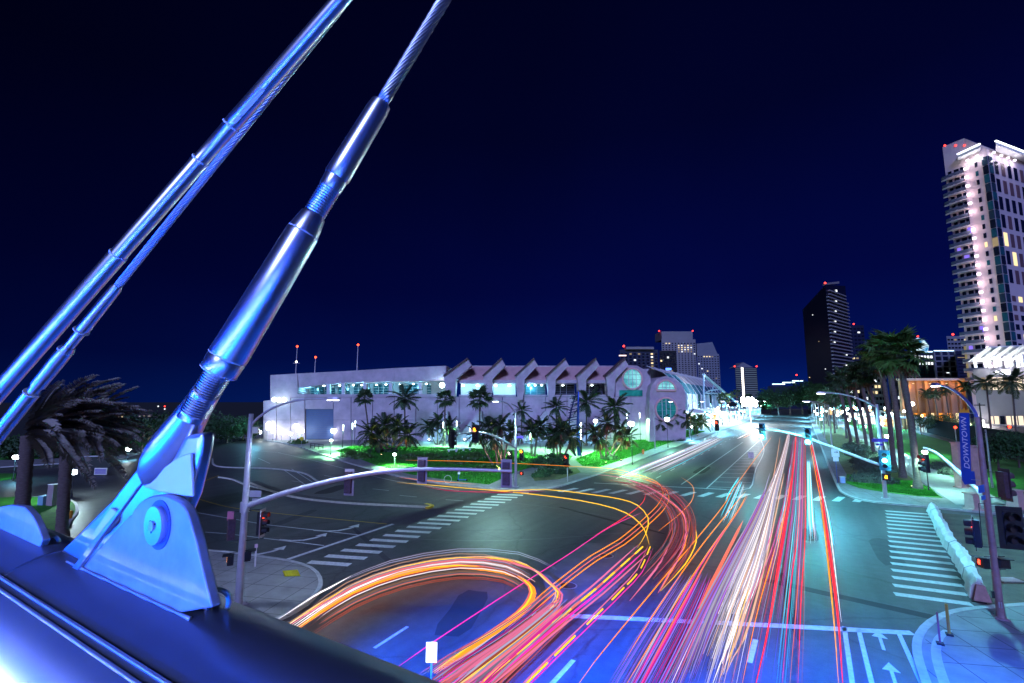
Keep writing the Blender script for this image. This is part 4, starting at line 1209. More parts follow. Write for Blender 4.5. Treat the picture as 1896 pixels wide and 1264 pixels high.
MB().frame_box(near_pole(BL, 468, 914, .05), RIGHT * .42, AHEAD * .02, Vector((0, 0, .16))).build('street_name_sign', mat('sign_back_grey', (0.5, 0.48, 0.5), .5, metal=.3), tm)
MB().frame_box(near_pole(BL, 473, 926, .05), RIGHT * .16, AHEAD * .02, Vector((0, 0, .09))).build('small_sign', MATS['sign_back_grey'], tm)
MB().box((BL.x, BL.y, ZAT(BL.x, BL.y, 775)), (.16, .16, .5)).build('camera_box', POLEM, tm)
MB().frame_box(near_pole(BL, 474, 796, .0), RIGHT * .14, AHEAD * .1, Vector((0, 0, .16))).build('control_box', mat('cream_box', (0.75, 0.72, 0.5), .5), tm)
MB().beam(near_pole(BL, 462, 794), near_pole(BL, 480, 796), 0.03, 0.03).build('bracket', POLEM, tm)
ppp = G(472, 1049, .13)
pb = thing('push_button_post', 'slim pale push button post behind the left signal mast', 'push button post', ppp)
MB().tube([ppp, ppp + Vector((0, 0, 1.15))], .05, 10).build('post', POLEM, pb)
MB().box(ppp + Vector((0, 0, 1.2)), (.13, .13, .2)).build('button_box', mat('pale_pink_paint', (0.75, 0.5, 0.62), .5), pb)

# ---------------- near right mast
BR = Vector((7.1, 31.4, 0))
ER = Vector((6.75, 41.8, 0))
rm = thing('traffic_mast', 'near right signal mast with white arm and blue lamp arm', 'traffic mast', (BR.x, BR.y, 0.13))
pole(rm, BR, ZAT(BR.x, BR.y, 772), 0.155, 0.11, mat('weathered_rose_pole', (0.40, 0.27, 0.27), 0.55, metal=0.2, var=0.25, vscale=2))
ap = spline(arm_path(BR, ER, ((1828, 932), (1815, 915), (1795, 893), (1770, 868), (1745, 845), (1728, 834), (1714, 829)), 6.0), 0.5)
MB().tube(ap, taper(len(ap), 0.12, 0.07), 12).build('mast_arm', WHITEP, rm, smooth=60)
lp = spline(arm_path(BR, ER, ((1807, 785), (1802, 764), (1792, 746), (1775, 728), (1755, 716), (1738, 712)), 10.2), 0.4)
MB().tube(lp, taper(len(lp), 0.075, 0.05), 10).build('lamp_arm', mat('blue_lamp_arm', (0.16, 0.2, 0.7), .4, metal=.3), rm, smooth=60)
luminaire(rm, lp[-1], ER - BR, 7000, TEALW, 1.15, 150, MATS['blue_lamp_arm'])
q = BR + (ER - BR) * plan_t(BR, ER, 1716, 6.5)
signal_head(rm, (q.x - .1, q.y, ZAT(q.x, q.y, 858)), (-1, -0.35), 1.1, (0, G_RED), BLACK, None)
signal_head(rm, near_pole(BR, 1808, 987), (-0.95, 0.15), 1.15, (0, G_RED), BLACK, BLACK, None, .5)
signal_head(rm, near_pole(BR, 1869, 976, -.2), (0.2, -1), 1.45, None, BLACK, BLACK, None, .66)
signal_head(rm, near_pole(BR, 1858, 897, .3), (0.9, 0.5), 1.15, None, RUST, RUST, None, .5)
ped_head(rm, near_pole(BR, 1820, 1041, -.1), (-0.9, -0.35), G_RED)
ped_head(rm, near_pole(BR, 1856, 1042, -.1), (0.35, -0.95))
for a, b_ in (((1812, 932), (1862, 934)), ((1819, 1012), (1860, 1014)), ((1822, 873), (1848, 874)), ((1820, 920), (1850, 921)), ((1822, 1030), (1860, 1030)), ((1824, 1053), (1862, 1054))):
    MB().beam(near_pole(BR, *a), near_pole(BR, *b_), 0.025, 0.025).build('bracket', BLACK, rm)
MB().beam(near_pole(BR, 1812, 932), near_pole(BR, 1819, 1012), 0.03, 0.03, (1, 0, 0)).build('bracket', BLACK, rm)
# blue street-name plates on the arm
for (cx_, cy_, w, h_) in ((1817, 905, .36, .17), (1821, 921, .24, .10)):
    MB().frame_box(near_pole(BR, cx_, cy_, -.25), (RIGHT * .85 + AHEAD * .5) * w, (AHEAD * .85 - RIGHT * .5) * .012, Vector((0, 0, h_))).build('street_name_sign', mat('light_blue_sign', (0.06, 0.22, 0.75), .45), rm)
MB().box((BR.x - .2, BR.y - .05, 1.15), (.1, .16, .3)).build('push_button_box', BLACK, rm)
# banner on the pole
bn = thing('street_banner', 'vertical blue banner reading DOWNTOWN hung on the near right mast', 'banner', near_pole(BR, 1786, 840))
bt = [near_pole(BR, *p) for p in ((1775, 764), (1794, 764), (1797, 862), (1798, 886), (1793, 896), (1786, 897), (1781, 888), (1779, 860))]
MB().prism(bt, -AHEAD * .02).build('banner_cloth', BLUEP, bn)
top = [near_pole(BR, *p) for p in ((1776, 764), (1795, 764), (1793, 757), (1787, 760), (1785, 754), (1781, 759), (1777, 756))]
MB().prism(top, -AHEAD * .018).build('banner_crest', mat('orange_banner_cloth', (0.9, 0.38, 0.02), .6), bn)
MB().beam(near_pole(BR, 1777, 764), near_pole(BR, 1806, 765), 0.03, 0.03).build('banner_bar', STEEL, bn)
MB().beam(near_pole(BR, 1780, 886), near_pole(BR, 1814, 889), 0.03, 0.03).build('banner_bar', STEEL, bn)
tcu = bpy.data.curves.new('banner_text', 'FONT')
tcu.body = 'DOWNTOWN'
tcu.align_x = 'CENTER'
tcu.align_y = 'CENTER'
tcu.size = 0.44
tcu.extrude = 0.004
tcu.shear = 0.25
tob = bpy.data.objects.new('tmp_text', tcu)
col.objects.link(tob)
bpy.context.view_layer.update()
tme = bpy.data.meshes.new_from_object(tob.evaluated_get(bpy.context.evaluated_depsgraph_get()))
bpy.data.objects.remove(tob)
tme.materials.clear()
tme.materials.append(mat('pale_lettering', (0.8, 0.72, 0.8), .6))
txt = bpy.data.objects.new('lettering', tme)
col.objects.link(txt)
txt.parent = bn
up_ = (near_pole(BR, 1783, 774) - near_pole(BR, 1790, 868)).normalized()
nrm = -AHEAD
sid = up_.cross(nrm).normalized()
cpos = near_pole(BR, 1786.5, 820) - AHEAD * .03
Mx = Matrix((up_, nrm.cross(up_), nrm)).transposed().to_4x4()
xs = [v.co.x for v in tme.vertices]
wlen = max(xs) - min(xs)
want = (near_pole(BR, 1785, 772) - near_pole(BR, 1791, 868)).length
txt.matrix_basis = Matrix.Translation(cpos - bn.location) @ Mx @ Matrix.Scale(want / wlen, 4)
sg = thing('blue_service_sign', 'small blue panel below the DOWNTOWN banner', 'sign', near_pole(BR, 1797, 882))
MB().frame_box(near_pole(BR, 1797, 884, .4), RIGHT * .2, AHEAD * .03, Vector((0, 0, .3))).build('sign_panel', BLUEP, sg)

# ---------------- far right mast
BF = G(1640, 925)
EF = G(1400, 793, 7); EF.z = 0
fm = thing('traffic_mast', 'far right signal mast whose arm spans the avenue with green lights', 'traffic mast', (BF.x, BF.y, 0.13))
pole(fm, BF, ZAT(BF.x, BF.y, 748), 0.2, 0.13)
ap = spline(arm_path(BF, EF, ((1628, 862), (1600, 852), (1560, 836), (1520, 820), (1480, 806), (1440, 797), (1408, 793), (1385, 792)), 7.0), 0.8)
MB().tube(ap, taper(len(ap), 0.15, 0.085), 10).build('mast_arm', WHITEP, fm, smooth=60)
lp = spline(arm_path(BF, EF, ((1618, 752), (1600, 742), (1575, 733), (1550, 728), (1530, 727)), 10.2), 0.6)
MB().tube(lp, taper(len(lp), 0.09, 0.06), 8).build('lamp_arm', POLEM, fm, smooth=60)
luminaire(fm, lp[-1], EF - BF, 8000, TEALW, 1.3)
for px, py, w in ((1412, 806, 1), (1496, 815, 1)):
    q = BF + (EF - BF) * plan_t(BF, EF, px, 6.5)
    signal_head(fm, (q.x, q.y - .25, ZAT(q.x, q.y, py - 8)), (-0.15, -1), 1.6, (2, G_GRN), mat('teal_back_housing', (0.03, 0.16, 0.25), .5), None)
    lamp('POINT', fm, (q.x, q.y - .9, ZAT(q.x, q.y, py + 1)), 2600, (0.1, 0.9, 1.0), 0.14, 'signal_glow')
pf = near_pole(BF, 1638, 852, -.4)
signal_head(fm, pf, (-0.1, -1), 1.55, (1, G_GRN), MATS['teal_back_housing'], MATS['teal_back_housing'], None, .6)
lamp('POINT', fm, pf - AHEAD * 1.0, 260, (0.2, 0.95, 1.0), 0.14, 'signal_glow')
ped_head(fm, near_pole(BF, 1641, 883, -.3), (-0.1, -1), G_AMB, 1.5)
for (cx_, cy_, w, h_) in ((1629, 815, .84, .16), (1629, 823, .36, .10)):
    MB().frame_box(near_pole(BF, cx_, cy_, -.15), RIGHT * w, AHEAD * .015, Vector((0, 0, h_))).build('street_name_sign', PURP, fm)
# ---------------- far left mast on the lawn corner
BC = G(955, 903)
EC = V(842, 803, 47.5); EC.z = 0
cm = thing('traffic_mast', 'signal mast at the convention lawn corner with amber light on its arm', 'traffic mast', (BC.x, BC.y, 0.13))
pole(cm, BC, ZAT(BC.x, BC.y, 760), 0.17, 0.12)
ap = spline(arm_path(BC, EC, ((954, 828), (935, 817), (915, 807), (895, 801), (875, 799), (846, 803)), 6.5), 0.6)
MB().tube(ap, taper(len(ap), 0.12, 0.07), 10).build('mast_arm', POLEM, cm, smooth=60)
lp = spline(arm_path(BC, EC, ((952, 762), (945, 752), (935, 745), (922, 742)), 10), 0.4)
MB().tube(lp, taper(len(lp), 0.07, 0.05), 8).build('lamp_arm', POLEM, cm, smooth=60)
luminaire(cm, lp[-1], EC - BC, 7000, (.42, .85, .8), 1.2)
for px, py, lit in ((883, 803, (0, G_AMB)), (838, 812, None)):
    q = BC + (EC - BC) * plan_t(BC, EC, px, 6.3)
    signal_head(cm, (q.x, q.y - .2, ZAT(q.x, q.y, py)), (0.1, -1) if lit else (.3, 1), 1.35, lit, BLACK, BLACK, None, .6)
signal_head(cm, near_pole(BC, 966, 842), (0.2, -1), 1.2, (0, G_AMB), BLACK, None)
signal_head(cm, near_pole(BC, 945, 845, -.3), (-.2, -1), 1.2, (0, glow('signal_white_hot', (1, .75, .7), 12)), BLACK, None)
ped_head(cm, near_pole(BC, 966, 876, -.2), (0.2, -1), G_RED, .9)
MB().frame_box(near_pole(BC, 962, 809, -.1), RIGHT * .45, AHEAD * .015, Vector((0, 0, .14))).build('street_name_sign', PURP, cm)
# ---------------- stand-alone heads
for (bx, by, top, hy, lab, lit) in ((1051, 893, 836, 852, 'slim signal post with dark head by the lawn path', (0, G_RED)), (1329, 806, 780, 787, 'small signal post glowing red and white at the far left kerb', (0, G_RED))):
    b0_ = G(bx, by)
    t_ = thing('signal_post', lab, 'signal post', (b0_.x, b0_.y, .13))
    MB().tube([(b0_.x, b0_.y, .13), (b0_.x, b0_.y, ZAT(b0_.x, b0_.y, top))], .06, 8).build('post', POLEM, t_)
    sc = 1.3 if bx < 1200 else 2.4
    signal_head(t_, (b0_.x, b0_.y - .15, ZAT(b0_.x, b0_.y, hy)), (-.3, -1), sc, lit, BLACK, BLACK, None, .5)

# ================================================================== post lamps
LAMPG = glow('globe_lamp', (0.86, 0.97, 1.0), 24)
def post_lamp(base, h, label, power=300, color=TEALW, globe=0.26, group='post lamps', m=None, g=None, down=True):
    t_ = thing('post_lamp', label, 'lamp post', base, group)
    x, y, z = base
    MB().tube([(x, y, z), (x, y, z + .4), (x, y, z + .42), (x, y, z + h - .3)], [.09, .09, .055, .045], 8).build('post', m or BLACK, t_, smooth=60)
    MB().tube([(x, y, z + h - .34), (x, y, z + h - .22)], [.05, .14], 10).build('collar', m or BLACK, t_, smooth=60)
    MB().ball((x, y, z + h), globe, 10, 7, (1, 1, .85)).build('globe', g or LAMPG, t_, smooth=180)
    MB().tube([(x, y, z + h + globe * .7), (x, y, z + h + globe * .95)], [globe * .8, globe * .2], 10).build('cap', m or BLACK, t_, smooth=60)
    if power and down: lamp('SPOT', t_, (x, y, z + h - .4), power, color, .2, 'lamp_light', (x, y, z), 152, .5)
    elif power: lamp('POINT', t_, (x, y, z + h + globe + .25), power, color, .2, 'lamp_light')
    return t_
def light_column(base, h, label, power=0, glowlen=1.3):
    t_ = thing('light_column', label, 'light column', base, 'slim glowing light columns of the plaza')
    x, y, z = base
    MB().tube([(x, y, z), (x, y, z + h - glowlen)], .06, 8).build('post', BLACK, t_)
    MB().tube([(x, y, z + h - glowlen), (x, y, z + h)], [.06, .12], 8).build('light_tube', glow('column_light', (0.72, 0.95, 1.0), 9), t_)
    MB().tube([(x, y, z + h), (x, y, z + h + .1)], [.3, .2], 10).build('cap', BLACK, t_)
    if power: lamp('SPOT', t_, (x + .3, y - .4, z + h * .9), power, LAWNL, .2, 'lamp_light', (x + .3, y - .4, z), 150, .5)
    return t_
def lamp_at(bx, by, topy, label, **kw):
    b_ = G(bx, by); b_.z = .14
    return post_lamp(b_, ZAT(b_.x, b_.y, topy) - .14, label, **kw)
lamp_at(612, 844, 815, 'post lamp at the left tip of the convention lawn', color=LAWNL, power=9000)
lamp_at(730, 866, 841, 'low post lamp in front of the yellow-lit palm clump', color=LAWNL, power=8000)
lamp_at(1171, 862, 784, 'bright flared post lamp on the right lawn', color=LAWNL, power=40000, globe=.5)
lamp_at(1237, 830, 776, 'bright post lamp in front of the rounded hall', color=LAWNL, power=28000, globe=.55)
lamp_at(1281, 816, 790, 'post lamp at the far end of the right lawn', power=8000, globe=.35)
lamp_at(1104, 846, 779, 'white post lamp behind the reddish palm clump', color=LAWNL, power=16000, globe=.4)
lamp_at(132, 924, 874, 'post lamp between the two big date palms', down=False, color=(.6, .85, .95), power=1700, globe=.3)
lamp_at(24, 892, 846, 'post lamp at the left picture edge', power=700, globe=.35)
lamp_at(236, 852, 831, 'post lamp beyond the far left lawn', power=900, globe=.4)
lamp_at(285, 838, 812, 'post lamp shining through the dark trees at the left', power=1200, globe=.5)
for i, (bx, by, ty) in enumerate(((634, 830, 786), (651, 829, 783), (656, 826, 779), (820, 828, 781), (845, 826, 779), (982, 846, 800), (1077, 838, 782), (1162, 822, 766), (1186, 818, 764), (1201, 816, 771), (1000, 832, 786), (870, 824, 790))):
    b_ = G(bx, by); b_.z = .13
    light_column(b_, ZAT(b_.x, b_.y, ty) - .13, '%s slim glowing light column from the left along the plaza' % ORD[i], 8000 if i in (0, 3, 4, 5, 6, 8, 10) else 0)
# floodlight cluster by the drive
fb = G(495, 816); fb.z = 0.13
ft = thing('flood_mast', 'blinding white floodlight mast beside the convention drive', 'flood mast', fb)
MB().tube([fb, fb + Vector((0, 0, 4.6))], .1, 8).build('post', POLEM, ft)
MB().ball(fb + Vector((0, 0, 3.6)), .75, 12, 9, (.8, .8, 1.5)).build('lamp_cluster', glow('flood_white', (0.8, 0.97, 1.0), 9), ft, smooth=180)
lamp('POINT', ft, fb + RIGHT * 1.5 - AHEAD * 9.0 + Vector((0, 0, 4.2)), 1300, TEALW, .4, 'flood_light')
# string of ramp lamps
for i, (px, py, by) in enumerate(((537, 760, 812), (541, 768, 813), (544, 778, 814), (547, 787, 815), (551, 796, 816), (558, 798, 817), (617, 797, 815), (521, 801, 816), (537, 803, 818), (505, 798, 816), (480, 800, 814))):
    b_ = G(px, by); b_.z = .13
    post_lamp(b_, ZAT(b_.x, b_.y, py) - .13, '%s globe lamp of the string beside the loading door' % ORD[i], power=500 if i in (1, 4, 6) else 0, globe=.5 if i != 6 else .75, group='globe lamps by the loading door')
# street lamps along the avenue
def street_lamp(base, h, arm, label, power, s=1.3):
    t_ = thing('street_lamp', label, 'street lamp', (base[0], base[1], .13), 'street lamps down the avenue')
    MB().tube([(base[0], base[1], .13), (base[0], base[1], h)], [.14, .08], 8).build('pole', POLEM, t_, smooth=60)
    e_ = Vector((base[0] + arm, base[1], h + .7))
    MB().tube(spline([(base[0], base[1], h - .3), (base[0] + arm * .4, base[1], h + .5), e_], .5), .05, 6).build('lamp_arm', POLEM, t_, smooth=60)
    luminaire(t_, e_, (arm, 0), power, TEALW, s)
for i, y in enumerate((100, 135, 172, 210, 255, 310, 370)):
    street_lamp((-26.5, y), 9.2, 3, '%s street lamp along the left kerb of the far avenue' % ORD[i], 6000 if i < 2 else 24000, 1.3 + i * .25)
for i, y in enumerate((112, 150, 190, 235, 290, 350)):
    street_lamp((4.2, y), 9.2, -3, '%s street lamp along the right kerb of the far avenue' % ORD[i], 7000 if i < 2 else 24000, 1.3 + i * .25)
for i, y in enumerate((70, 84, 98, 114, 132, 152, 175, 200, 230, 265)):
    post_lamp(Vector((16.6 if i % 2 else 11.2, y, .14)), 4.2, '%s post lamp along the palm footpath from the corner' % ORD[i], color=(.36, .95, .75), power=2600 if i < 3 else 5000, globe=.26 + i * .035, group='footpath lamps')
# ================================================================== convention centre
FB = 123.6
cc_ = thing('convention_centre', 'long pale concrete convention centre with slanted fins and round windows', 'convention centre', V(900, 815, FB))
def C(px, py, v=0.0): return V(px, py, FB) + AHEAD * v
def cprism(px_pts, v0, v1, name, m, parent=None):
    o = MB().prism([C(p[0], p[1], v0) for p in px_pts], AHEAD * (v1 - v0)).build(name, m, parent or cc_)
    return o
# lower wall in panels, leaving the loading door open
TOPW = lambda x: 742 + (735 - 742) * min(1, max(0, (x - 487) / 60.0)) if x < 547 else 735
xs_ = [487, 512, 538, 564.5, 617, 650, 690, 730, 770, 810, 850, 890, 930, 970, 1010, 1050, 1090, 1130, 1168, 1197]
for a, b_ in zip(xs_[:-1], xs_[1:]):
    j = 0.55
    if a == 564.5:
        cprism([(a + j, TOPW(a)), (b_ - j, TOPW(b_)), (b_ - j, 757), (a + j, 757)], 0, 1.0, 'wall_panel', WALLC)
        continue
    cprism([(a + j, TOPW(a)), (b_ - j, TOPW(b_)), (b_ - j, 777), (a + j, 777)], 0, 1.0, 'wall_panel', WALLC)
    cprism([(a + j, 777.5), (b_ - j, 777.5), (b_ - j, 819), (a + j, 819)], 0, 1.0, 'wall_panel', WALLC)
cprism([(487.5, 745), (1196, 737), (1196, 819), (487.5, 819)], 1.05, 24, 'wall_core', mat('joint_shadow', (0.2, 0.17, 0.19), .9))
DOORM = mat('blue_grey_door', (0.09, 0.14, 0.28), .5, var=.15, vscale=.3)
for i in range(14):
    y0, y1 = 757.4 + i * 4.0, 757.4 + i * 4.0 + 3.7
    cprism([(565, y0), (616.5, y0), (616.5, y1), (565, y1)], 0.55, 0.85, 'door_slat', DOORM)
# upper storey
cprism([(499, 694), (549.6, 691), (549.6, 734.6), (499, 741)], 0.4, 24, 'upper_wall', WALLC)
cprism([(550, 691), (640, 686.5), (640, 708), (600, 711), (552, 717.5)], 0.4, 12, 'upper_wall', WALLC)
cprism([(640.2, 686.5), (730, 681), (730, 705.5), (640.2, 708)], 0.4, 12, 'upper_wall', WALLC)
cprism([(730.2, 681), (815, 677), (826, 677), (826, 703.5), (730.2, 705.5)], 0.4, 12, 'upper_wall', WALLC)
cprism([(552, 729.5), (826, 729.5), (826, 734.8), (552, 734.8)], -0.3, 0.0, 'terrace_parapet', WALLC)
cprism([(550, 734.0), (1190, 734.0), (1190, 735.2), (550, 735.2)], 0.05, 11.9, 'terrace_floor', CONC)
cprism([(552, 700), (826, 695), (826, 734), (552, 734)], 7.0, 7.3, 'terrace_back_wall', mat('terrace_plaster', (0.5, 0.55, 0.58), .8, var=.1, vscale=.5))
for i, (a, b_) in enumerate(((556, 580), (583, 602), (609, 630), (639, 669), (678, 716), (728, 772), (782, 790))):
    w = cprism([(a, 712 if a < 600 else 710), (b_, 709), (b_, 731), (a, 731)], 6.75, 6.95, 'window', GLASST)
    n_ = max(1, int((b_ - a) / 8))
    for k in range(1, n_):
        x = a + (b_ - a) * k / n_
        cprism([(x - .3, 710.5), (x + .3, 710.5), (x + .3, 731), (x - .3, 731)], 6.6, 6.7, 'mullion', WHITEP, w)
    for y in (716, 721, 726):
        cprism([(a, y), (b_, y), (b_, y + .5), (a, y + .5)], 6.5, 6.58, 'mullion', WHITEP, w)
for x in (606, 634, 674, 722, 777):
    cprism([(x - 2.8, 708), (x + 2.8, 708), (x + 2.8, 733.5), (x - 2.8, 733.5)], 0.5, 1.6, 'column', WHITEP)
TL = glow('terrace_lamp', (0.8, 0.98, 1.0), 16)
for i, x in enumerate((560, 590, 620, 646, 662, 690, 708, 735, 760, 785)):
    p = C(x, 714 - (x - 560) * .02, 3.5)
    MB().ball(p, .28, 8, 6, (1, 1, .5)).build('ceiling_lamp', TL, cc_)
    if i % 2 == 0: lamp('POINT', cc_, p - Vector((0, 0, .7)), 350, TEALW, .2, 'terrace_light')
for (x, y) in ((512, 739.5), (521, 740.5), (530, 740)):
    p = C(x, y, -1.2)
    MB().ball(p, .6, 10, 7).build('roof_lamp', glow('roof_flood', (0.7, 0.97, 1.0), 7), cc_, smooth=180)
lamp('POINT', cc_, C(522, 736, -3.2), 160, TEALW, .4, 'roof_light')
# fins
TIPS = [867, 929, 988, 1045, 1101, 1154]
for i, tx in enumerate(TIPS):
    lx_ = -44 if i == 0 else -34
    f = cprism([(tx + lx_, 697), (tx, 665), (tx + 7, 677), (tx - 17, 703), (tx - 18, 726), (tx - 20.5, 740), (tx - 29.5, 740), (tx - 31.5, 716)] if i else [(tx + lx_, 697), (tx, 665), (tx + 7, 677), (tx - 22, 703), (tx - 24, 735), (tx - 38, 735), (tx - 41, 716)], -1.6, 2.4, 'fin', WALLC)
    MB().beam(C(tx + lx_ - .5, 696.2, .2), C(tx + .3, 664.2, .2), 4.6, .36, (0, 0, 1)).build('coping', COPING, f)
    # flared foot
    ax_ = tx - 38
    g_ = cprism([(ax_, 760), (ax_ + 3, 761), (ax_ + 3, 819), (ax_ - 47, 819), (ax_ - 44, 812)], -4.0, -0.1, 'flared_buttress', WALLC)
    u = C(ax_ - 26, 811, -7.0)
    MB().box(u, (.5, .5, .3)).build('uplight', BLACK, cc_)
    MB().ball(u + Vector((0, 0, .2)), .2, 8, 5).build('uplight_lens', TL, cc_)
    lamp('POINT', cc_, u + Vector((0, 0, .8)) - AHEAD * .3, 500, (0.2, 0.7, 1.0), .25, 'uplight_beam')
# bays between fins: sloped terracotta roof, lintel, recessed bay
for i in range(5):
    a, b_ = TIPS[i] - 17, TIPS[i + 1] - 33
    mb = MB()
    p0, p1 = C(a - 1, 703, .3), C(b_ + 1, 703, .3)
    q1, q0 = C(b_ + 28, 674.5, 7.5), C(a + 12, 674.5, 7.5)
    n_ = 4
    for k in range(n_):
        t0, t1 = k / n_ + .003, (k + 1) / n_ - .003
        MB().prism([p0.lerp(p1, t0), p0.lerp(p1, t1), q0.lerp(q1, t1), q0.lerp(q1, t0)], (0, 0, -.35)).build('roof_panel', PINK, cc_)
    cprism([(a, 703.2), (b_, 703.2), (b_, 709), (a, 709)], 0.2, 3, 'lintel', WALLC)
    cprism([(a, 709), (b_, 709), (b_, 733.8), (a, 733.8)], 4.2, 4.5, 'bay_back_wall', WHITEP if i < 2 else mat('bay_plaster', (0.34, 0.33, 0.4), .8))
    cprism([(a, 730.5), (b_, 730.5), (b_, 733.8), (a, 733.8)], -.2, .1, 'bay_sill', WALLC)
    if i < 2:
        for fr in (.12, .72):
            p = C(a + (b_ - a) * fr, 713, 2.4)
            MB().ball(p, .4, 8, 6, (1, 1, .5)).build('bay_lamp', TL, cc_)
            lamp('POINT', cc_, p - Vector((0, 0, .6)) - AHEAD * .3, 230, TEALW, .25, 'bay_light')
    else:
        w = cprism([(a + 2, 711), (b_ - 1, 711), (b_ - 1, 730), (a + 2, 730)], 4.0, 4.15, 'window', GLASSD if i > 2 else GLASST)
        for y in (715, 719, 723, 727):
            cprism([(a + 2, y), (b_ - 1, y), (b_ - 1, y + .5), (a + 2, y + .5)], 3.85, 3.95, 'mullion', mat('bronze_mullion', (0.3, 0.3, 0.36), .5), w)
        for fr in (.3, .6):
            x = a + (b_ - a) * fr
            cprism([(x - .3, 711), (x + .3, 711), (x + .3, 730), (x - .3, 730)], 3.7, 3.8, 'mullion', MATS['bronze_mullion'], w)
        for fr in ((.2, .5, .8) if i == 2 else (.4,)):
            p = C(a + (b_ - a) * fr, 712.5, 2.2)
            MB().ball(p, .28, 8, 6, (1, 1, .5)).build('ceiling_lamp', TL, cc_)
        if i == 2: lamp('POINT', cc_, C(a + 14, 717, 2.4), 900, TEALW, .25, 'bay_light')
p = C(819, 713, -.4)
MB().ball(p, .7, 8, 6).build('wall_lamp', TL, cc_)
lamp('POINT', cc_, p - AHEAD * 1.0, 400, TEALW, .3, 'wall_light')
MB().prism([C(850, 690, 8), C(1175, 690, 8), C(1175, 672.5, 8), C(850, 672.5, 8)], AHEAD * 16).build('roof_mass', WALLC, cc_)
MB().prism([C(505, 700, 14), C(850, 700, 14), C(850, 676, 14), C(505, 692, 14)], AHEAD * 14).build('roof_mass', WALLC, cc_)
# rounded halls
def round_window(cx_, cy_, r, v, m, half=False, lab=None):
    c = C(cx_, cy_, v)
    s = r * FB / F_PX * 1.01
    a0, a1 = (0, 180) if half else (0, 360)
    n = 28
    pts = [c + RIGHT * s * cos(radians(a0 + (a1 - a0) * i / n)) + Vector((0, 0, s * 1.06 * sin(radians(a0 + (a1 - a0) * i / n)))) for i in range(n + (1 if half else 0))]
    w = MB().prism(pts, AHEAD * .12).build('round_window', m, cc_)
    loop = pts + [pts[0]]
    MB().tube([q - AHEAD * .1 for q in loop], .28, 8).build('window_ring', PINK, w, smooth=60)
    for dx in (-.38, .0, .38):
        h_ = s * 1.06 * sqrt(1 - dx * dx) * .97
        lo = c.z if half else c.z - h_
        MB().beam(Vector((*(c + RIGHT * dx * s - AHEAD * .12)[:2], lo)), Vector((*(c + RIGHT * dx * s - AHEAD * .12)[:2], c.z + h_)), .18, .12, RIGHT).build('mullion', WHITEP, w)
    for dz in ((.3, .65) if half else (-.55, -.1, .4)):
        h_ = s * sqrt(1 - dz * dz) * .97
        MB().beam(c + RIGHT * -h_ - AHEAD * .14 + Vector((0, 0, dz * s)), c + RIGHT * h_ - AHEAD * .14 + Vector((0, 0, dz * s)), .12, .1).build('mullion', mat('window_bar', (0.2, 0.4, 0.45), .5), w)
    return w
def lit_pane(name, c1, c2, s, sc):
    m = bpy.data.materials.new(name)
    m.use_nodes = True
    t = m.node_tree
    t.nodes.clear()
    o = t.nodes.new('ShaderNodeOutputMaterial'); e_ = t.nodes.new('ShaderNodeEmission'); nz = t.nodes.new('ShaderNodeTexNoise'); r = t.nodes.new('ShaderNodeValToRGB'); co = t.nodes.new('ShaderNodeTexCoord')
    nz.inputs['Scale'].default_value = sc; nz.inputs['Detail'].default_value = 3
    r.color_ramp.elements[0].position = .35; r.color_ramp.elements[1].position = .68
    r.color_ramp.elements[0].color = (*c1, 1); r.color_ramp.elements[1].color = (*c2, 1)
    t.links.new(co.outputs['Object'], nz.inputs['Vector']); t.links.new(nz.outputs[0], r.inputs[0]); t.links.new(r.outputs[0], e_.inputs[0])
    e_.inputs[1].default_value = s
    t.links.new(e_.outputs[0], o.inputs[0])
    return m
LITCYAN = lit_pane('lit_cyan_room', (0.0, 0.20, 0.30), (0.35, 0.95, 1.0), 1.0, .35)
LITTEAL = lit_pane('dim_teal_room', (0.0, 0.05, 0.10), (0.02, 0.25, 0.32), .8, .35)
cprism([(1140, 690), (1150, 680), (1164, 676), (1180, 676.5), (1196, 685), (1205, 700), (1207, 735), (1140, 735)], 0.3, 30, 'hall_gable', WALLC)
cprism([(1140, 735), (1208, 735), (1208, 819), (1140, 819)], 0.2, 30, 'hall_wall', WALLC)
round_window(1171, 701, 18, .1, LITCYAN)
cprism([(1147, 722), (1190, 722), (1190, 733), (1147, 733)], 0.1, .28, 'window', LITTEAL)
cprism([(1197, 728), (1200, 714), (1210, 702), (1226, 697), (1243, 702), (1256, 714), (1262, 730), (1262, 822), (1197, 822)], -3, 26, 'hall_gable', WALLC)
round_window(1226, 723, 17, -3.2, LITCYAN, True)
round_window(1226, 757, 19, -3.2, LITTEAL)
cprism([(1190, 740), (1199, 740), (1199, 822), (1190, 822)], -6, -3, 'pilaster', WALLC)
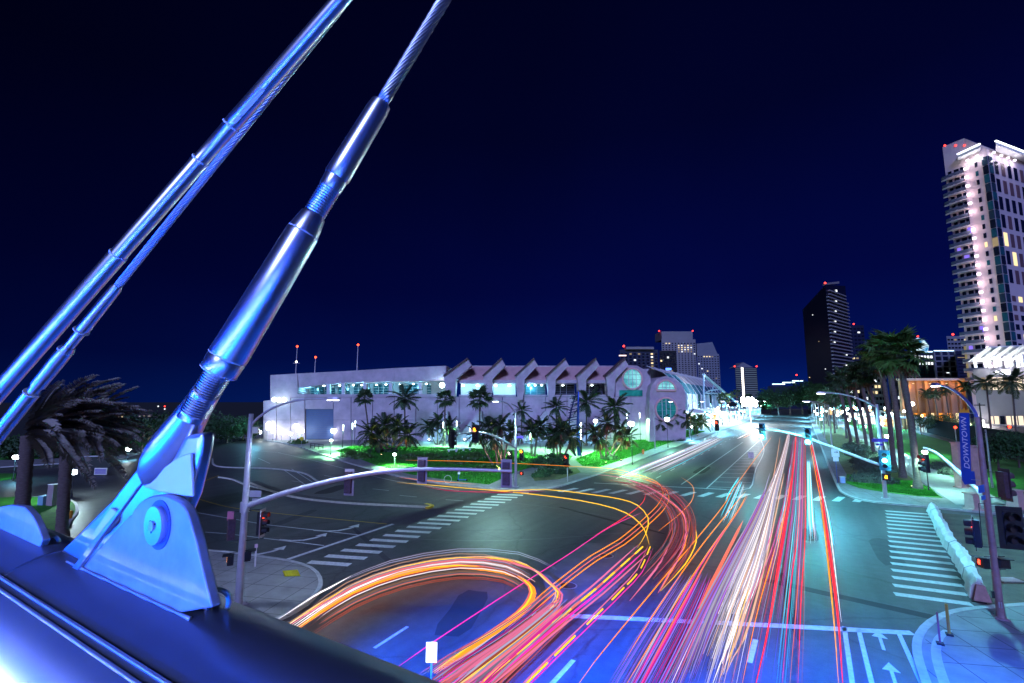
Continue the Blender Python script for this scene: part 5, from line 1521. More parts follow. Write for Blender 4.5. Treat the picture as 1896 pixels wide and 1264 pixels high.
# long glazed arcade running down the avenue
def XP(px, py, X):
    r, f, u = sight(px, py)
    x0, y0 = to_world(r, f)
    t = X / x0
    return Vector((X, y0 * t, EYE + u * t))
XA, XR = -44.0, -58.0
Ya, Yb = XP(1262, 760, XA).y, XP(1345, 745, XA).y
zE = XP(1275, 729, XA).z
zR = XP(1200, 678, XR).z
ARCW = mat('arcade_panel', (0.45, 0.62, 0.75), .5, var=.15, vscale=.2)
ARCG = mat('arcade_glass', (0.10, 0.32, 0.42), .2, spec=.7, var=.2, vscale=.2)
nB = 12
for i in range(nB):
    y0, y1 = Ya + (Yb - Ya) * i / nB + .15, Ya + (Yb - Ya) * (i + 1) / nB - .15
    MB().box((XA - .3, (y0 + y1) / 2, (zE + 5) / 2), (.6, y1 - y0, zE - 5)).build('arcade_bay', ARCW if i % 3 else GLASST, cc_)
    sec = [(XA, zE), (XA - 3, zE + (zR - zE) * .42), (XA - 7, zE + (zR - zE) * .75), (XR, zR)]
    for j in range(3):
        (xa, za), (xb, zb) = sec[j], sec[j + 1]
        MB().prism([(xa, y0, za), (xa, y1, za), (xb + .06, y1, zb - .05), (xb + .06, y0, zb - .05)], (-.15, 0, -.15)).build('roof_panel', ARCG if j == 0 or (i < 2 and j == 1) else WALLC, cc_)
    MB().tube([(x, y0 - .15, z + .1) for x, z in sec], .16, 6).build('roof_rib', WHITEP, cc_)
    MB().box((XA + .15, y0 - .15, zE / 2), (.5, .5, zE)).build('arcade_column', WHITEP, cc_)
MB().box((XA - 7, (Ya + Yb) / 2, 2.4), (12, Yb - Ya, 4.8)).build('arcade_base', WALLC, cc_)
MB().box((XR - 8, (Ya + Yb) / 2 + 6, zR / 2 - .4), (15.6, Yb - Ya, zR - .8)).build('hall_mass', WALLC, cc_)
# street-side canopies, brightly lit from below
for i in range(7):
    y = Ya + 6 + i * (Yb - Ya) / 7
    t_ = thing('entrance_canopy', '%s white lit canopy along the arcade, counted from the lawn' % ORD[i], 'canopy', (XA + 7, y, .13), 'white canopies along the arcade')
    w_ = (Yb - Ya) / 7 - 2.2
    MB().prism([(XA + 1, y - w_ / 2, 6.0), (XA + 12.5, y - w_ / 2, 4.6), (XA + 12.5, y - w_ / 2, 4.85), (XA + 7, y - w_ / 2, 6.6), (XA + 1, y - w_ / 2, 6.35)], (0, w_, 0)).build('roof', WHITEP, t_)
    for dy in (-.42, .42):
        MB().tube([(XA + 12, y + w_ * dy, .13), (XA + 12, y + w_ * dy, 4.7)], .18, 8).build('post', WHITEP, t_)
    for dx in (3.5, 9):
        MB().box((XA + dx, y, 4.4), (.5, 3, .16)).build('light_bar', glow('canopy_led', (0.86, 0.98, 1.0), 14), t_)
    lamp('POINT', t_, (XA + 8, y, 3.2), 20000, (0.6, 0.9, 1.0), .5, 'canopy_light')
# tubular truss with a raking white leg
T = [XP(1303, 694, XA + 1.5), XP(1303, 728, XA + 1.5), XP(1334, 728, XA + 1.5), XP(1372, 752, XA + 1.5), XP(1316, 722, XA + 1.5)]
tr = thing('white_truss', 'white triangular tube truss leaning down at the arcade end', 'truss', (XA + 1.5, T[0].y, 0))
for a, b_, r in ((T[0], T[3], .8), (T[0], T[1], .5), (T[1], T[4], .35), (T[4], T[0].lerp(T[3], .35), .35), (T[1], T[2], .4), (T[2], T[0].lerp(T[3], .45), .3), (T[0].lerp(T[3], .2), T[1].lerp(T[2], .4), .3), (Vector((XA + 1.5, T[1].y, .1)), T[1], .5)):
    MB().tube([a, b_], r, 8).build('truss_tube', mat('cyan_white_paint', (0.6, 0.85, 0.9), .5), tr, smooth=60)
# roof masts with red lights
for i, (bx, by, ty, lab) in enumerate(((528, 694, 638, 'tall roof mast with red light and crossbar, leftmost on the roof'), (565, 692, 659, 'short roof mast with red light between the two tall ones'), (647, 688, 635, 'tall plain roof mast with red light, rightmost on the roof'))):
    p0, p1 = C(bx, by, 6), C(bx + 1, ty, 6)
    t_ = thing('roof_mast', lab, 'mast', p0)
    p1 = Vector((p0.x, p0.y, p1.z))
    MB().tube([p0, p1], [.16, .09], 6).build('pole', POLEM, t_)
    MB().ball(p1 + Vector((0, 0, .25)), .3, 8, 6).build('beacon', glow('beacon_red', (1, .06, .02), 6), t_, smooth=180)
    if i == 0:
        c_ = p0.lerp(p1, .45)
        MB().beam(c_ - RIGHT * .9, c_ + RIGHT * .9, .1, .1).build('crossbar', POLEM, t_)
        MB().ball(c_ + Vector((0, 0, .35)), .28, 8, 6).build('mast_lamp', glow('warm_mast', (1, .85, .6), 8), t_)
# ================================================================== city blocks
UNIT = {}
def unit_box(m):
    if m.name not in UNIT: UNIT[m.name] = MB().box((0, 0, 0), (1, 1, 1)).mesh('pane', m)
    return UNIT[m.name]
def piece(name, m, parent, c, ang, dims):
    """a box that shares one mesh with its like; ang = direction of its width about z"""
    return link(name, unit_box(m), parent, Vector(c) - origin_of(parent), (0, 0, ang), dims)
def HB(px, dist):
    v = V(px, HORIZON, dist)
    return Vector((v.x, v.y, 0))
LITW = [glow('room_warm', (1.0, 0.78, 0.42), 1.3), glow('room_white', (0.9, 0.95, 1.0), 1.5), glow('room_dim', (0.55, 0.42, 0.25), .6)]
DARKW = mat('night_window', (0.008, 0.012, 0.03), .15, spec=.6)
BEACON = glow('aviation_red', (1, .04, .03), 5)
def face_windows(parent, A, B, z0, z1, cols, rows, wfr, hfr, lit, seed, skip=None, mats=None, proud=.12, name='window', lit_rule=None):
    A, B = Vector((A[0], A[1], 0)), Vector((B[0], B[1], 0))
    d = (B - A)
    L = d.length
    d.normalize()
    n = Vector((d.y, -d.x, 0))
    ang = atan2(d.y, d.x)
    rr = random.Random(seed)
    for r in range(rows):
        for c in range(cols):
            if skip and skip(r, c): continue
            p = A + d * L * (c + .5) / cols + n * proud * .3
            z = z0 + (z1 - z0) * (r + .5) / rows
            on = lit_rule(r, c) if lit_rule else rr.random() < lit
            m = (rr.choice(LITW) if on else DARKW) if mats is None else mats[(r + c) % len(mats)]
            piece(name, m, parent, (p.x, p.y, z), ang, (L / cols * wfr, proud, (z1 - z0) / rows * hfr))
def block(label, pts, m, topz, name='office_tower', cat='tower', z0=0.0):
    """pts: plan corners; topz: height or list of heights per corner"""
    n = len(pts)
    tz = topz if isinstance(topz, (list, tuple)) else [topz] * n
    t_ = thing(name, label, cat, (pts[0].x, pts[0].y, 0))
    mb = MB()
    P = [Vector((p.x, p.y, z0)) for p in pts]
    if area2(P) < 0:
        P.reverse(); tz = list(tz)[::-1]
    vs = P + [Vector((p.x, p.y, z)) for p, z in zip(P, tz)]
    fs = [tuple(range(n))[::-1], tuple(range(n, 2 * n))] + [(i, (i + 1) % n, n + (i + 1) % n, n + i) for i in range(n)]
    mb.add(vs, fs)
    mb.build('tower_wall', m, t_)
    return t_
def rect(pL, pR, dist, depth, skew=0.0):
    a, b_ = HB(pL, dist), HB(pR, dist + skew)
    return [a, b_, b_ + b_.normalized() * depth, a + a.normalized() * depth]
def zrow(p, py): return ZAT(p.x, p.y, py)
def beacon(t_, p, r=.8):
    MB().ball(p, r * .7, 8, 6).build('beacon', BEACON, t_, smooth=180)

NAVY = mat('navy_facade', (0.02, 0.025, 0.06), .35, var=.2, vscale=.05)
TAUPE = mat('taupe_facade', (0.30, 0.27, 0.27), .7, var=.12, vscale=.05)
GREYF = mat('grey_facade', (0.22, 0.22, 0.25), .7, var=.12, vscale=.05)
BLACKF = mat('black_facade', (0.012, 0.012, 0.02), .3, var=.2, vscale=.05)
PALEF = mat('pale_facade', (0.66, 0.53, 0.54), .75, var=.08, vscale=.06)
# dark hotel behind the convention centre
R1 = rect(1150, 1222, 330, 40)
t_ = block('low dark hotel with a bright roof edge left behind the rounded hall', R1, NAVY, zrow(R1[0], 647))
z = zrow(R1[0], 647)
MB().box(((R1[0] + R1[1]) / 2)[:2] + (z + .8,), ((R1[1] - R1[0]).length * .72, 6, 1.6), YAW).build('roof_band', TAUPE, t_)
face_windows(t_, R1[0], R1[1], zrow(R1[0], 692), z - 2, 9, 7, .5, .5, .1, 3, None, None, .4, lit_rule=lambda r, c: c == 7 or (r == 6 and c in (2, 4)) or (r == 4 and c == 3))
beacon(t_, Vector((R1[0].x, R1[0].y, z + 2.5)) + RIGHT * 3, 1.1)
lit_sign = piece('lit_sign', glow('pink_sign', (1, .7, .7), 2), t_, R1[0] + Vector((0, 0, zrow(R1[0], 658))) + RIGHT * 2, YAW, (5, .6, .8))
R1b = rect(1224, 1256, 345, 30)
t_ = block('dark glass block with blue neon between hall and beige hotel', R1b, BLACKF, zrow(R1b[0], 649))
face_windows(t_, R1b[0], R1b[1], zrow(R1b[0], 690), zrow(R1b[0], 652), 5, 6, .5, .5, .14, 9, None, None, .4)
piece('lit_sign', glow('blue_neon', (.1, .25, 1), 3), t_, (R1b[0] + R1b[1]) / 2 + Vector((0, 0, zrow(R1b[0], 683))), YAW, (4, .8, 1.6))
# beige hotel towers
R2 = rect(1229, 1293, 470, 40)
t_ = block('tall beige hotel tower with a bright lit block of windows near its top', R2, TAUPE, zrow(R2[0], 628), 'hotel_tower', 'tower')
z = zrow(R2[0], 628)
c_ = (R2[0] + R2[1]) / 2
MB().box((c_.x + AHEAD.x * 14, c_.y + AHEAD.y * 14, z + 4.2), ((R2[1] - R2[0]).length * .92, 22, 8.4), YAW).build('penthouse', TAUPE, t_)
face_windows(t_, R2[0], R2[1], zrow(R2[0], 700), z - 3, 11, 17, .42, .4, .03, 5, None, None, .5, lit_rule=lambda r, c: (r in (12, 13, 14, 15) and c in (5, 6, 7, 8, 9)) or (r == 16 and c in (1, 2)) or (r + 3 * c) % 41 == 0)
beacon(t_, Vector((*(R2[0] + AHEAD * 6)[:2], z + 9.4)), 1.1)
beacon(t_, Vector((*(R2[1] + AHEAD * 6)[:2], z + 9.4)), 1.1)
beacon(t_, Vector((R2[0].x, R2[0].y, z - 14)) + RIGHT * 6 - AHEAD, 1.0)
R3 = rect(1295, 1336, 480, 36)
zz = zrow(R3[0], 655)
t_ = block('stepped beige hotel tower right of the tall one', R3, GREYF, zz, 'hotel_tower', 'tower')
MB().prism([R3[0] + Vector((0, 0, zz)), R3[0].lerp(R3[1], .93) + Vector((0, 0, zz)), R3[0].lerp(R3[1], .72) + Vector((0, 0, zrow(R3[0], 633))), R3[0] + Vector((0, 0, zrow(R3[0], 636)))], AHEAD * 30).build('mansard_roof', GREYF, t_)
face_windows(t_, R3[0], R3[1], zrow(R3[0], 716), zz - 1.5, 8, 13, .45, .4, .04, 6, None, None, .5, lit_rule=lambda r, c: (r == 12 and c in (2, 3, 4, 5)) or (r, c) in ((7, 1), (6, 3), (9, 0), (3, 6)))
# slim tower with the bright stripe
R4 = rect(1364, 1405, 640, 40)
t_ = block('slim far tower with a bright vertical light stripe', R4, NAVY, zrow(R4[0], 680), 'hotel_tower', 'tower')
z = zrow(R4[0], 680)
MB().prism([R4[0].lerp(R4[1], .05) + Vector((0, 0, z)), R4[0].lerp(R4[1], .85) + Vector((0, 0, z)), R4[0].lerp(R4[1], .4) + Vector((0, 0, z + 7))], AHEAD * 20).build('pointed_roof', GREYF, t_)
for r in range(18):
    zr = zrow(R4[0], 742) + (z - zrow(R4[0], 742)) * (r + .5) / 18
    p = R4[0].lerp(R4[1], .33) - AHEAD * .3
    piece('stripe_light', glow('stripe_white', (1, .92, .8), 4), t_, (p.x, p.y, zr), YAW, (2.6, .6, 2.0))
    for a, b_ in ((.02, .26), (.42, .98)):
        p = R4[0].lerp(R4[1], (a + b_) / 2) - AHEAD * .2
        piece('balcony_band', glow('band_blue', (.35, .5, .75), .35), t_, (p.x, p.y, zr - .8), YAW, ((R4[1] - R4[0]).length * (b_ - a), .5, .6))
beacon(t_, Vector((R4[0].x, R4[0].y, z + 1.5)), 1.5)
beacon(t_, Vector((R4[1].x, R4[1].y, z + 1.5)), 1.5)
# black slanted tower with striped flank
a, b_, c2_ = HB(1499, 400), HB(1546, 370), HB(1584, 398)
d_ = a + (c2_ - b_)
zl, zm, zr_ = zrow(a, 573), zrow(b_, 527), zrow(c2_, 529)
t_ = block('black slanted glass tower with pale balcony stripes on its flank', [a, b_, c2_, d_], BLACKF, [zl, zm, zr_, zl + (zr_ - zm)], 'slanted_tower', 'tower')
for i in range(26):
    z = zrow(b_, 705) + (zm - 4 - zrow(b_, 705)) * i / 25
    dd = c2_ - b_
    p = b_ + dd * .5
    nn = Vector((dd.y, -dd.x, 0)).normalized()
    piece('balcony_slab', TAUPE, t_, (p.x + nn.x * .7, p.y + nn.y * .7, z), atan2(dd.y, dd.x), (dd.length * (.99 if i < 24 else .8), 1.6, .9))
    if i % 3 == 1:
        q = b_ + dd * (.2 + .6 * ((i * 7) % 10) / 10)
        piece('window', LITW[i % 3], t_, (q.x + nn.x * .3, q.y + nn.y * .3, z + 2.4), atan2(dd.y, dd.x), (2.6, .3, 1.6))
face_windows(t_, a, b_, zrow(a, 705), zl - 4, 6, 10, .12, .1, .05, 21, lit_rule=lambda r, c: (r * 5 + c * 3) % 17 == 0, proud=.5, skip=lambda r, c: (r * 5 + c * 3) % 17 != 0)
MB().prism([b_ + Vector((0, 0, zm)), b_.lerp(c2_, .7) + Vector((0, 0, zr_)), b_.lerp(c2_, .7) + Vector((0, 0, zr_ + 1.8)), b_ + Vector((0, 0, zm + 1.4))], (d_ - c2_) * .1).build('roof_band', TAUPE, t_)
beacon(t_, Vector((b_.x, b_.y, zm + 1.5)), 1.1)
# small towers behind
for (pl, pr, dist, ty, cols, rows, m, lab) in ((1584, 1612, 560, 602, 4, 16, NAVY, 'blue-black tower right behind the striped black tower'), (1602, 1640, 700, 652, 6, 8, NAVY, 'low blue roofline behind the palm crowns'), (1766, 1804, 420, 622, 6, 12, GREYF, 'grey stepped tower left behind the tall hotel')):
    R = rect(pl, pr, dist, 40)
    t_ = block(lab, R, m, zrow(R[0], ty))
    face_windows(t_, R[0], R[1], zrow(R[0], 715), zrow(R[0], ty + 3), cols, rows, .6, .4, .08, pl, None, None, .5)
    beacon(t_, Vector((R[0].x, R[0].y, zrow(R[0], ty) + 1.6)) + RIGHT * 6, 1.3)
# mid-rise with lantern roof
R = rect(1700, 1742, 330, 30)
t_ = block('mid-rise crowned by a glowing blue-white roof lantern', R, NAVY, zrow(R[0], 652), 'office_building', 'building')
z = zrow(R[0], 652)
face_windows(t_, R[0], R[1], z - 10, z - 1, 7, 2, .55, .4, .9, 12, None, [LITW[1]], .5)
face_windows(t_, R[0], R[1], zrow(R[0], 705), z - 11, 5, 4, .7, .6, .05, 13, None, [GLASST], .5)
piece('roof_light_edge', glow('edge_blue', (.5, .75, 1), 3), t_, (R[0] + R[1]) / 2 + Vector((0, 0, z + .4)), YAW, ((R[1] - R[0]).length, .8, .7))
lc = R[0].lerp(R[1], .62) + AHEAD * 6
MB().tube([(lc.x, lc.y, z), (lc.x, lc.y, z + 5), (lc.x, lc.y, z + 9), (lc.x, lc.y, z + 11)], [4.5, 5.5, 3.5, .4], 8).build('roof_lantern', lit_pane('lantern_glow', (.02, .22, .5), (.75, .95, 1), 1.3, .25), t_)
beacon(t_, Vector((lc.x, lc.y, z + 12)), .9)
beacon(t_, Vector((lc.x, lc.y, z + 5)) - RIGHT * 8, .9)
R = rect(1738, 1778, 300, 30)
t_ = block('dark office block with pale frame grid in front of the lantern building', R, NAVY, zrow(R[0], 650), 'office_building', 'building')
z0, z1 = zrow(R[0], 708), zrow(R[0], 650)
face_windows(t_, R[0], R[1], z0, z1 - 3, 3, 5, .8, .72, .06, 31, None, [GLASSD], .3)
for i in range(4):
    p = R[0].lerp(R[1], i / 3) - AHEAD * .4
    piece('frame_post', GREYF, t_, (p.x, p.y, (z0 + z1) / 2), YAW, (.9, .8, z1 - z0))
for i in range(6):
    p = (R[0] + R[1]) / 2 - AHEAD * .35
    piece('frame_beam', GREYF, t_, (p.x, p.y, z0 + (z1 - 3 - z0) * i / 5), YAW, ((R[1] - R[0]).length, .7, .8))
piece('roof_light_edge', MATS['edge_blue'], t_, (R[0] + R[1]) / 2 + Vector((0, 0, z1 + .3)), YAW, ((R[1] - R[0]).length * .9, .8, .5))
piece('window', LITW[1], t_, R[0].lerp(R[1], .55) - AHEAD * .4 + Vector((0, 0, zrow(R[0], 689))), YAW, (1.6, .4, 1.2))
R = rect(1779, 1800, 280, 26)
t_ = block('narrow dark block with yellow-lit edge beside the tall hotel', R, NAVY, zrow(R[0], 650), 'office_building', 'building')
face_windows(t_, R[0], R[1], zrow(R[0], 705), zrow(R[0], 653), 1, 9, .7, .2, .2, 33, None, None, .3)
p = R[1] - AHEAD * .5
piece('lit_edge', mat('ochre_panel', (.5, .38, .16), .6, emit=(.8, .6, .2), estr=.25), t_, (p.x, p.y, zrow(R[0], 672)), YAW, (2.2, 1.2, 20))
# beige building with round lit emblem
R = rect(1676, 1706, 240, 24)
t_ = block('beige block with a round white lit emblem on its side', R, mat('rose_facade', (.34, .24, .25), .75, var=.1, vscale=.08), zrow(R[0], 668), 'office_building', 'building')
p = R[0].lerp(R[1], .3) - AHEAD * .3 + Vector((0, 0, zrow(R[0], 681)))
MB().tube([p, p - AHEAD * .4], 1.35, 18).build('round_emblem', glow('emblem_white', (.95, .9, 1), 3), t_)
p2 = p + RIGHT * 1.8 - Vector((0, 0, 2.6))
MB().ball(p2, .35, 8, 6).build('wall_lamp', MATS['emblem_white'], t_)
face_windows(t_, R[0], R[1], zrow(R[0], 704), zrow(R[0], 697), 5, 1, .6, .7, .1, 5, None, None, .3)
# warm-lit low building
R = rect(1668, 1790, 170, 24)
WARM = mat('warm_plaster', (.45, .26, .13), .8, var=.15, vscale=.15)
t_ = block('low restaurant building washed in warm orange light', R, WARM, zrow(R[0], 704), 'restaurant_building', 'building')
z1 = zrow(R[0], 704)
c_ = (R[0] + R[1]) / 2 - AHEAD * .6
MB().box((c_.x, c_.y, z1 + .3), ((R[1] - R[0]).length * 1.02, 3, .8), YAW).build('cornice', mat('cream_cornice', (.7, .6, .45), .7), t_)
n_ = 8
for i in range(n_):
    p = R[0].lerp(R[1], (i + .5) / n_) - AHEAD * .12
    piece('window', glow('orange_room', (1.0, .34, .04), 1.4) if i % 3 else LITW[0], t_, (p.x, p.y, 3.6), YAW, ((R[1] - R[0]).length / n_ * .6, .2, 4.2))
    q = R[0].lerp(R[1], i / n_) - AHEAD * .5
    piece('pilaster', WARM, t_, (q.x, q.y, z1 / 2), YAW, (.9, .9, z1))
for i in range(4):
    q = R[0].lerp(R[1], (i + .5) / 4) - AHEAD * 2.5
    MB().box((q.x, q.y, z1 - 1.2), (.5, .5, .25)).build('wall_light', LITW[0], t_)
    lamp('POINT', t_, (q.x, q.y, z1 - 2.0), 320, (1.0, .46, .12), .3, 'wall_light_beam')
p = R[0].lerp(R[1], .05) - AHEAD * 3
lamp_glow = post_lamp(Vector((p.x, p.y, .1)), ZAT(p.x, p.y, 748), 'warm white globe lamp between the tall palm trunks', power=1200, color=(1, .8, .55), globe=.9, g=glow('warm_globe', (1, .86, .62), 14))
# tall hotel at the right edge
W0, W1, C0, R0 = HB(1801, 164), HB(1846, 158), HB(1888, 152), HB(1990, 166)
ZR = zrow(C0, 274)
back = W0.normalized() * 26
t_ = block('tall pale hotel tower with stacked balconies and a column of lamps', [W0, W1, C0, R0, R0 + back, W0 + back], PALEF, [zrow(W0, 272), zrow(W0, 272), ZR, ZR, ZR, zrow(W0, 272)], 'hotel_tower', 'tower')
ht = t_
zb, zt = zrow(W1, 705), ZR - 2.6
NF = 24
dd = W1 - W0
nn = Vector((dd.y, -dd.x, 0)).normalized()
ang = atan2(dd.y, dd.x)
SLAB = mat('balcony_pale', (.46, .42, .46), .7)
RAILG = mat('balcony_glass', (.10, .12, .17), .2, spec=.6)
# curved balcony slab shared by all floors
out = []
Lw = dd.length
for k in range(9):
    a_ = pi / 2 + (pi / 2) * k / 8
    out.append((1.6 + 1.9 * cos(a_) * 1.6, -1.3 * sin(a_), 0))
prof = [(Lw * .86, 0, 0), (Lw * .86, -1.3, 0)] + out + [(-1.4, 0, 0)]
slab_me = MB().prism([Vector(p) for p in prof][::-1], (0, 0, .28)).mesh('balcony_slab', SLAB)
rail_pts = [Vector((p[0], p[1] * .97, .42)) for p in prof[1:-1]]
mbr = MB()
vs = []
for p in rail_pts: vs += [p, p + Vector((0, 0, 1.0))]
mbr.add(vs, [(2 * i, 2 * i + 1, 2 * i + 3, 2 * i + 2) for i in range(len(rail_pts) - 1)])
rail_me = mbr.mesh('balcony_rail', RAILG)
for i in range(NF):
    z = zb + (zt - zb) * i / NF
    s_ = link('balcony', slab_me, ht, W0 + Vector((0, 0, z)) - ht.location, (0, 0, ang))
    link('glass_rail', rail_me, s_)
    for fr, w in ((.2, .16), (.5, .22), (.74, .14)):
        p = W0 + dd * fr + nn * .06
        piece('window', DARKW if (i * 3 + int(fr * 10)) % 11 else glow('violet_room', (.3, .2, 1), 1.0), ht, (p.x, p.y, z + 1.75), ang, (Lw * w, .14, 2.1))
    if i not in (17,):
        p = W0 + dd * .93 + nn * .35
        piece('facade_lamp', glow('lilac_lamp', (.92, .84, 1.0), 3), ht, (p.x, p.y, z + 1.6), ang, (.9, .4, .8))
        if i % 2 == 0: lamp('POINT', ht, (p.x + nn.x * 1.6, p.y + nn.y * 1.6, z + 1.6), 270, (1.0, .74, .78), .4, 'facade_light')
d2 = C0 - W1
n2 = Vector((d2.y, -d2.x, 0)).normalized()
ang2 = atan2(d2.y, d2.x)
d3 = R0 - C0
n3 = Vector((d3.y, -d3.x, 0)).normalized()
ang3 = atan2(d3.y, d3.x)
rr = random.Random(4)
for i in range(NF):
    z = zb + (zt - zb) * (i + .5) / NF
    p = W1 + d2 * .42 + n2 * .05
    piece('window', LITW[0] if i in (6, 14) else (GLASST if i % 5 == 2 else DARKW), ht, (p.x, p.y, z), ang2, (d2.length * .13, .14, 1.7))
    p = W1 + d2 * .86 + n2 * .08
    piece('glass_bay', (GLASST, GLASSD, mat('slate_glass', (.03, .06, .09), .15))[i % 3] if i != 14 else LITW[2], ht, (p.x, p.y, z), ang2, (d2.length * .24, .3, (zt - zb) / NF * .9))
    p = C0 + d3 * .035 + n3 * .08
    piece('glass_bay', (GLASSD, GLASST, MATS['slate_glass'])[i % 3], ht, (p.x, p.y, z), ang3, (d3.length * .06, .3, (zt - zb) / NF * .9))
for j in range(5):
    for i in range(NF):
        if i % 2 and i > 8: continue
        tall = i > 8
        z = zb + (zt - zb) * (i + (.9 if tall else .5)) / NF
        p = C0 + d3 * (.13 + j * .115) + n3 * .05
        m = LITW[0] if (i, j) in ((14, 0), (12, 1), (8, 1), (4, 1)) else (DARKW if rr.random() < .55 else mat('curtained_window', (.17, .09, .10), .5))
        piece('window', m, ht, (p.x, p.y, z), ang3, (d3.length * .06, .14, 4.6 if tall else 1.8))
# roof crown
for (A_, B_, za, zb_) in ((W1 + n2 * 2.5 - d2 * .15, C0 + n2 * 2.5, ZR, ZR), (C0 + n3 * 2.5, R0 + n3 * 2.5, ZR, ZR)):
    MB().prism([Vector((A_.x, A_.y, za)), Vector((B_.x, B_.y, zb_)), Vector((B_.x, B_.y, zb_)) + back * .3, Vector((A_.x, A_.y, za)) + back * .3], (0, 0, 1.0)).build('roof_slab', WHITEP, ht)
    MB().beam(Vector((A_.x, A_.y, za + 1.3)) , Vector((B_.x, B_.y, zb_ + 1.3)), .5, .35).build('roof_edge_light', glow('roof_edge', (.85, .9, 1), 4), ht)
for (A_, dv, nv, frs) in ((W1, d2, n2, (.12, .6)), (C0, d3, n3, (.06, .19, .31, .43))):
    for fr in frs:
        p = A_ + dv * fr + nv * .8
        z = ZR - 1.6
        MB().box((p.x, p.y, z), (.7, .7, .5)).build('crown_lamp', MATS['lilac_lamp'], ht)
        lamp('POINT', ht, (p.x + nv.x * .8, p.y + nv.y * .8, z - .9), 260, (.95, .88, 1.0), .3, 'crown_light')
for fr in (.12, .6, .98):
    p = W0 + dd * fr
    beacon(ht, Vector((p.x, p.y, ZAT(p.x, p.y, 269))), .5)
# podium in front of the hotel
PA, PB = HB(1808, 134), HB(2010, 108)
dp = PB - PA
np_ = Vector((dp.y, -dp.x, 0)).normalized()
angp = atan2(dp.y, dp.x)
zt_ = zrow(PA, 684)
t_ = block('grey hotel podium with white tilted canopies and lit windows', [PA, PB, PB + PB.normalized() * 22, PA + PA.normalized() * 22], mat('podium_stone', (.24, .22, .27), .7, var=.12, vscale=.1), [zt_, zrow(PB, 664), zrow(PB, 664), zt_], 'hotel_podium', 'building')
Lp_ = dp.length
glow('podium_room', (1.0, .84, .62), 1.25)
for i in range(14):
    p = PA + dp * (.10 + i * .062) + np_ * .06
    piece('window', glow('podium_room', (1.0, .84, .62), 1.25) if i % 4 else LITW[2], t_, (p.x, p.y, ZAT(p.x, p.y, 710)), angp, (Lp_ * .045, .14, 3.3))
    p = PA + dp * (.14 + i * .06) + np_ * .06
    piece('window', MATS['podium_room'] if i % 5 != 2 else DARKW, t_, (p.x, p.y, ZAT(p.x, p.y, 779)), angp, (Lp_ * .042, .14, 2.5))
p = PA + dp * .5 + np_ * .5
piece('entrance_slab', WHITEP, t_, (p.x, p.y, ZAT(p.x, p.y, 789)), angp, (Lp_ * .9, 2.4, .35))
p = PA + dp * .04 + np_ * .3
piece('bright_entrance', glow('entrance_white', (1, .97, .95), 3.2), t_, (p.x, p.y, 2.6), angp, (Lp_ * .05, .5, 4.4))
lamp('POINT', t_, (p.x + np_.x * 2, p.y + np_.y * 2, 3.4), 1500, (1, .95, .9), .4, 'entrance_light')
# lit sign: two uneven glowing bars
for fr, w, h_, dz in ((.285, .045, 1.0, 0), (.36, .075, 1.25, .18)):
    p = PA + dp * fr + np_ * .25
    piece('lit_sign', glow('sign_white', (.85, .9, 1), 5), t_, (p.x, p.y, ZAT(p.x, p.y, 690) + dz), angp, (Lp_ * w, .3, h_))
# tilted white canopies on the podium roof
for i in range(5):
    cst = PA + dp * (.08 + i * .11) + np_ * 1.0
    z = ZAT(cst.x, cst.y, 680)
    u = dp.normalized()
    for q in (0, .45):
        MB().beam(cst + u * q * 9 + Vector((0, 0, z)), cst + u * q * 9 + Vector((0, 0, z + 2.9)), .5, .5, u).build('canopy_post', WHITEP, t_)
    MB().prism([cst - u * 2.4 + Vector((0, 0, z + 1.7)), cst + u * 4.4 + Vector((0, 0, z + 5.4)), cst + u * 4.8 + Vector((0, 0, z + 5.0)), cst + u * 1.0 + Vector((0, 0, z + 2.6))], -np_ * 5).build('canopy_wing', WHITEP, t_)
    lamp('POINT', t_, cst + np_ * 1.6 + u * 1.5 + Vector((0, 0, z + 1.2)), 700, (.95, .98, 1), .3, 'canopy_light')
for i, (pl, pr, dist, ty, cols, rows, lit, lab) in enumerate(((1556, 1600, 300, 704, 7, 5, .3, 'low lit block behind the farthest fan palms'), (1602, 1646, 270, 694, 7, 6, .28, 'mid-height lit block behind the fan palm trunks'), (1648, 1676, 250, 700, 4, 5, .35, 'lit block just left of the beige emblem building'), (1512, 1554, 420, 716, 6, 3, .3, 'low lit block at the foot of the slanted tower'))):
    R = rect(pl, pr, dist, 20)
    t_ = block(lab, R, (NAVY, GREYF, NAVY, GREYF)[i], zrow(R[0], ty), 'office_building', 'building')
    face_windows(t_, R[0], R[1], 3, zrow(R[0], ty) - 1.5, cols, rows, .55, .45, lit, 70 + i, proud=.4)
# long low bright building far down the avenue
R = rect(1424, 1500, 620, 40)
t_ = block('far low building with bright white roofline above the trees', R, NAVY, zrow(R[0], 714), 'far_building', 'building')
for i, (fr, w, py) in enumerate(((.25, .3, 711), (.5, .3, 708), (.72, .25, 705))):
    p = R[0].lerp(R[1], fr) - AHEAD
    piece('roof_light_edge', glow('cold_edge', (.7, .95, 1), 2.5), t_, (p.x, p.y, zrow(R[0], py)), YAW, ((R[1] - R[0]).length * w, 1.5, 1.2))
beacon(t_, Vector((R[0].x, R[0].y, zrow(R[0], 694))) + RIGHT * 38, 1.4)
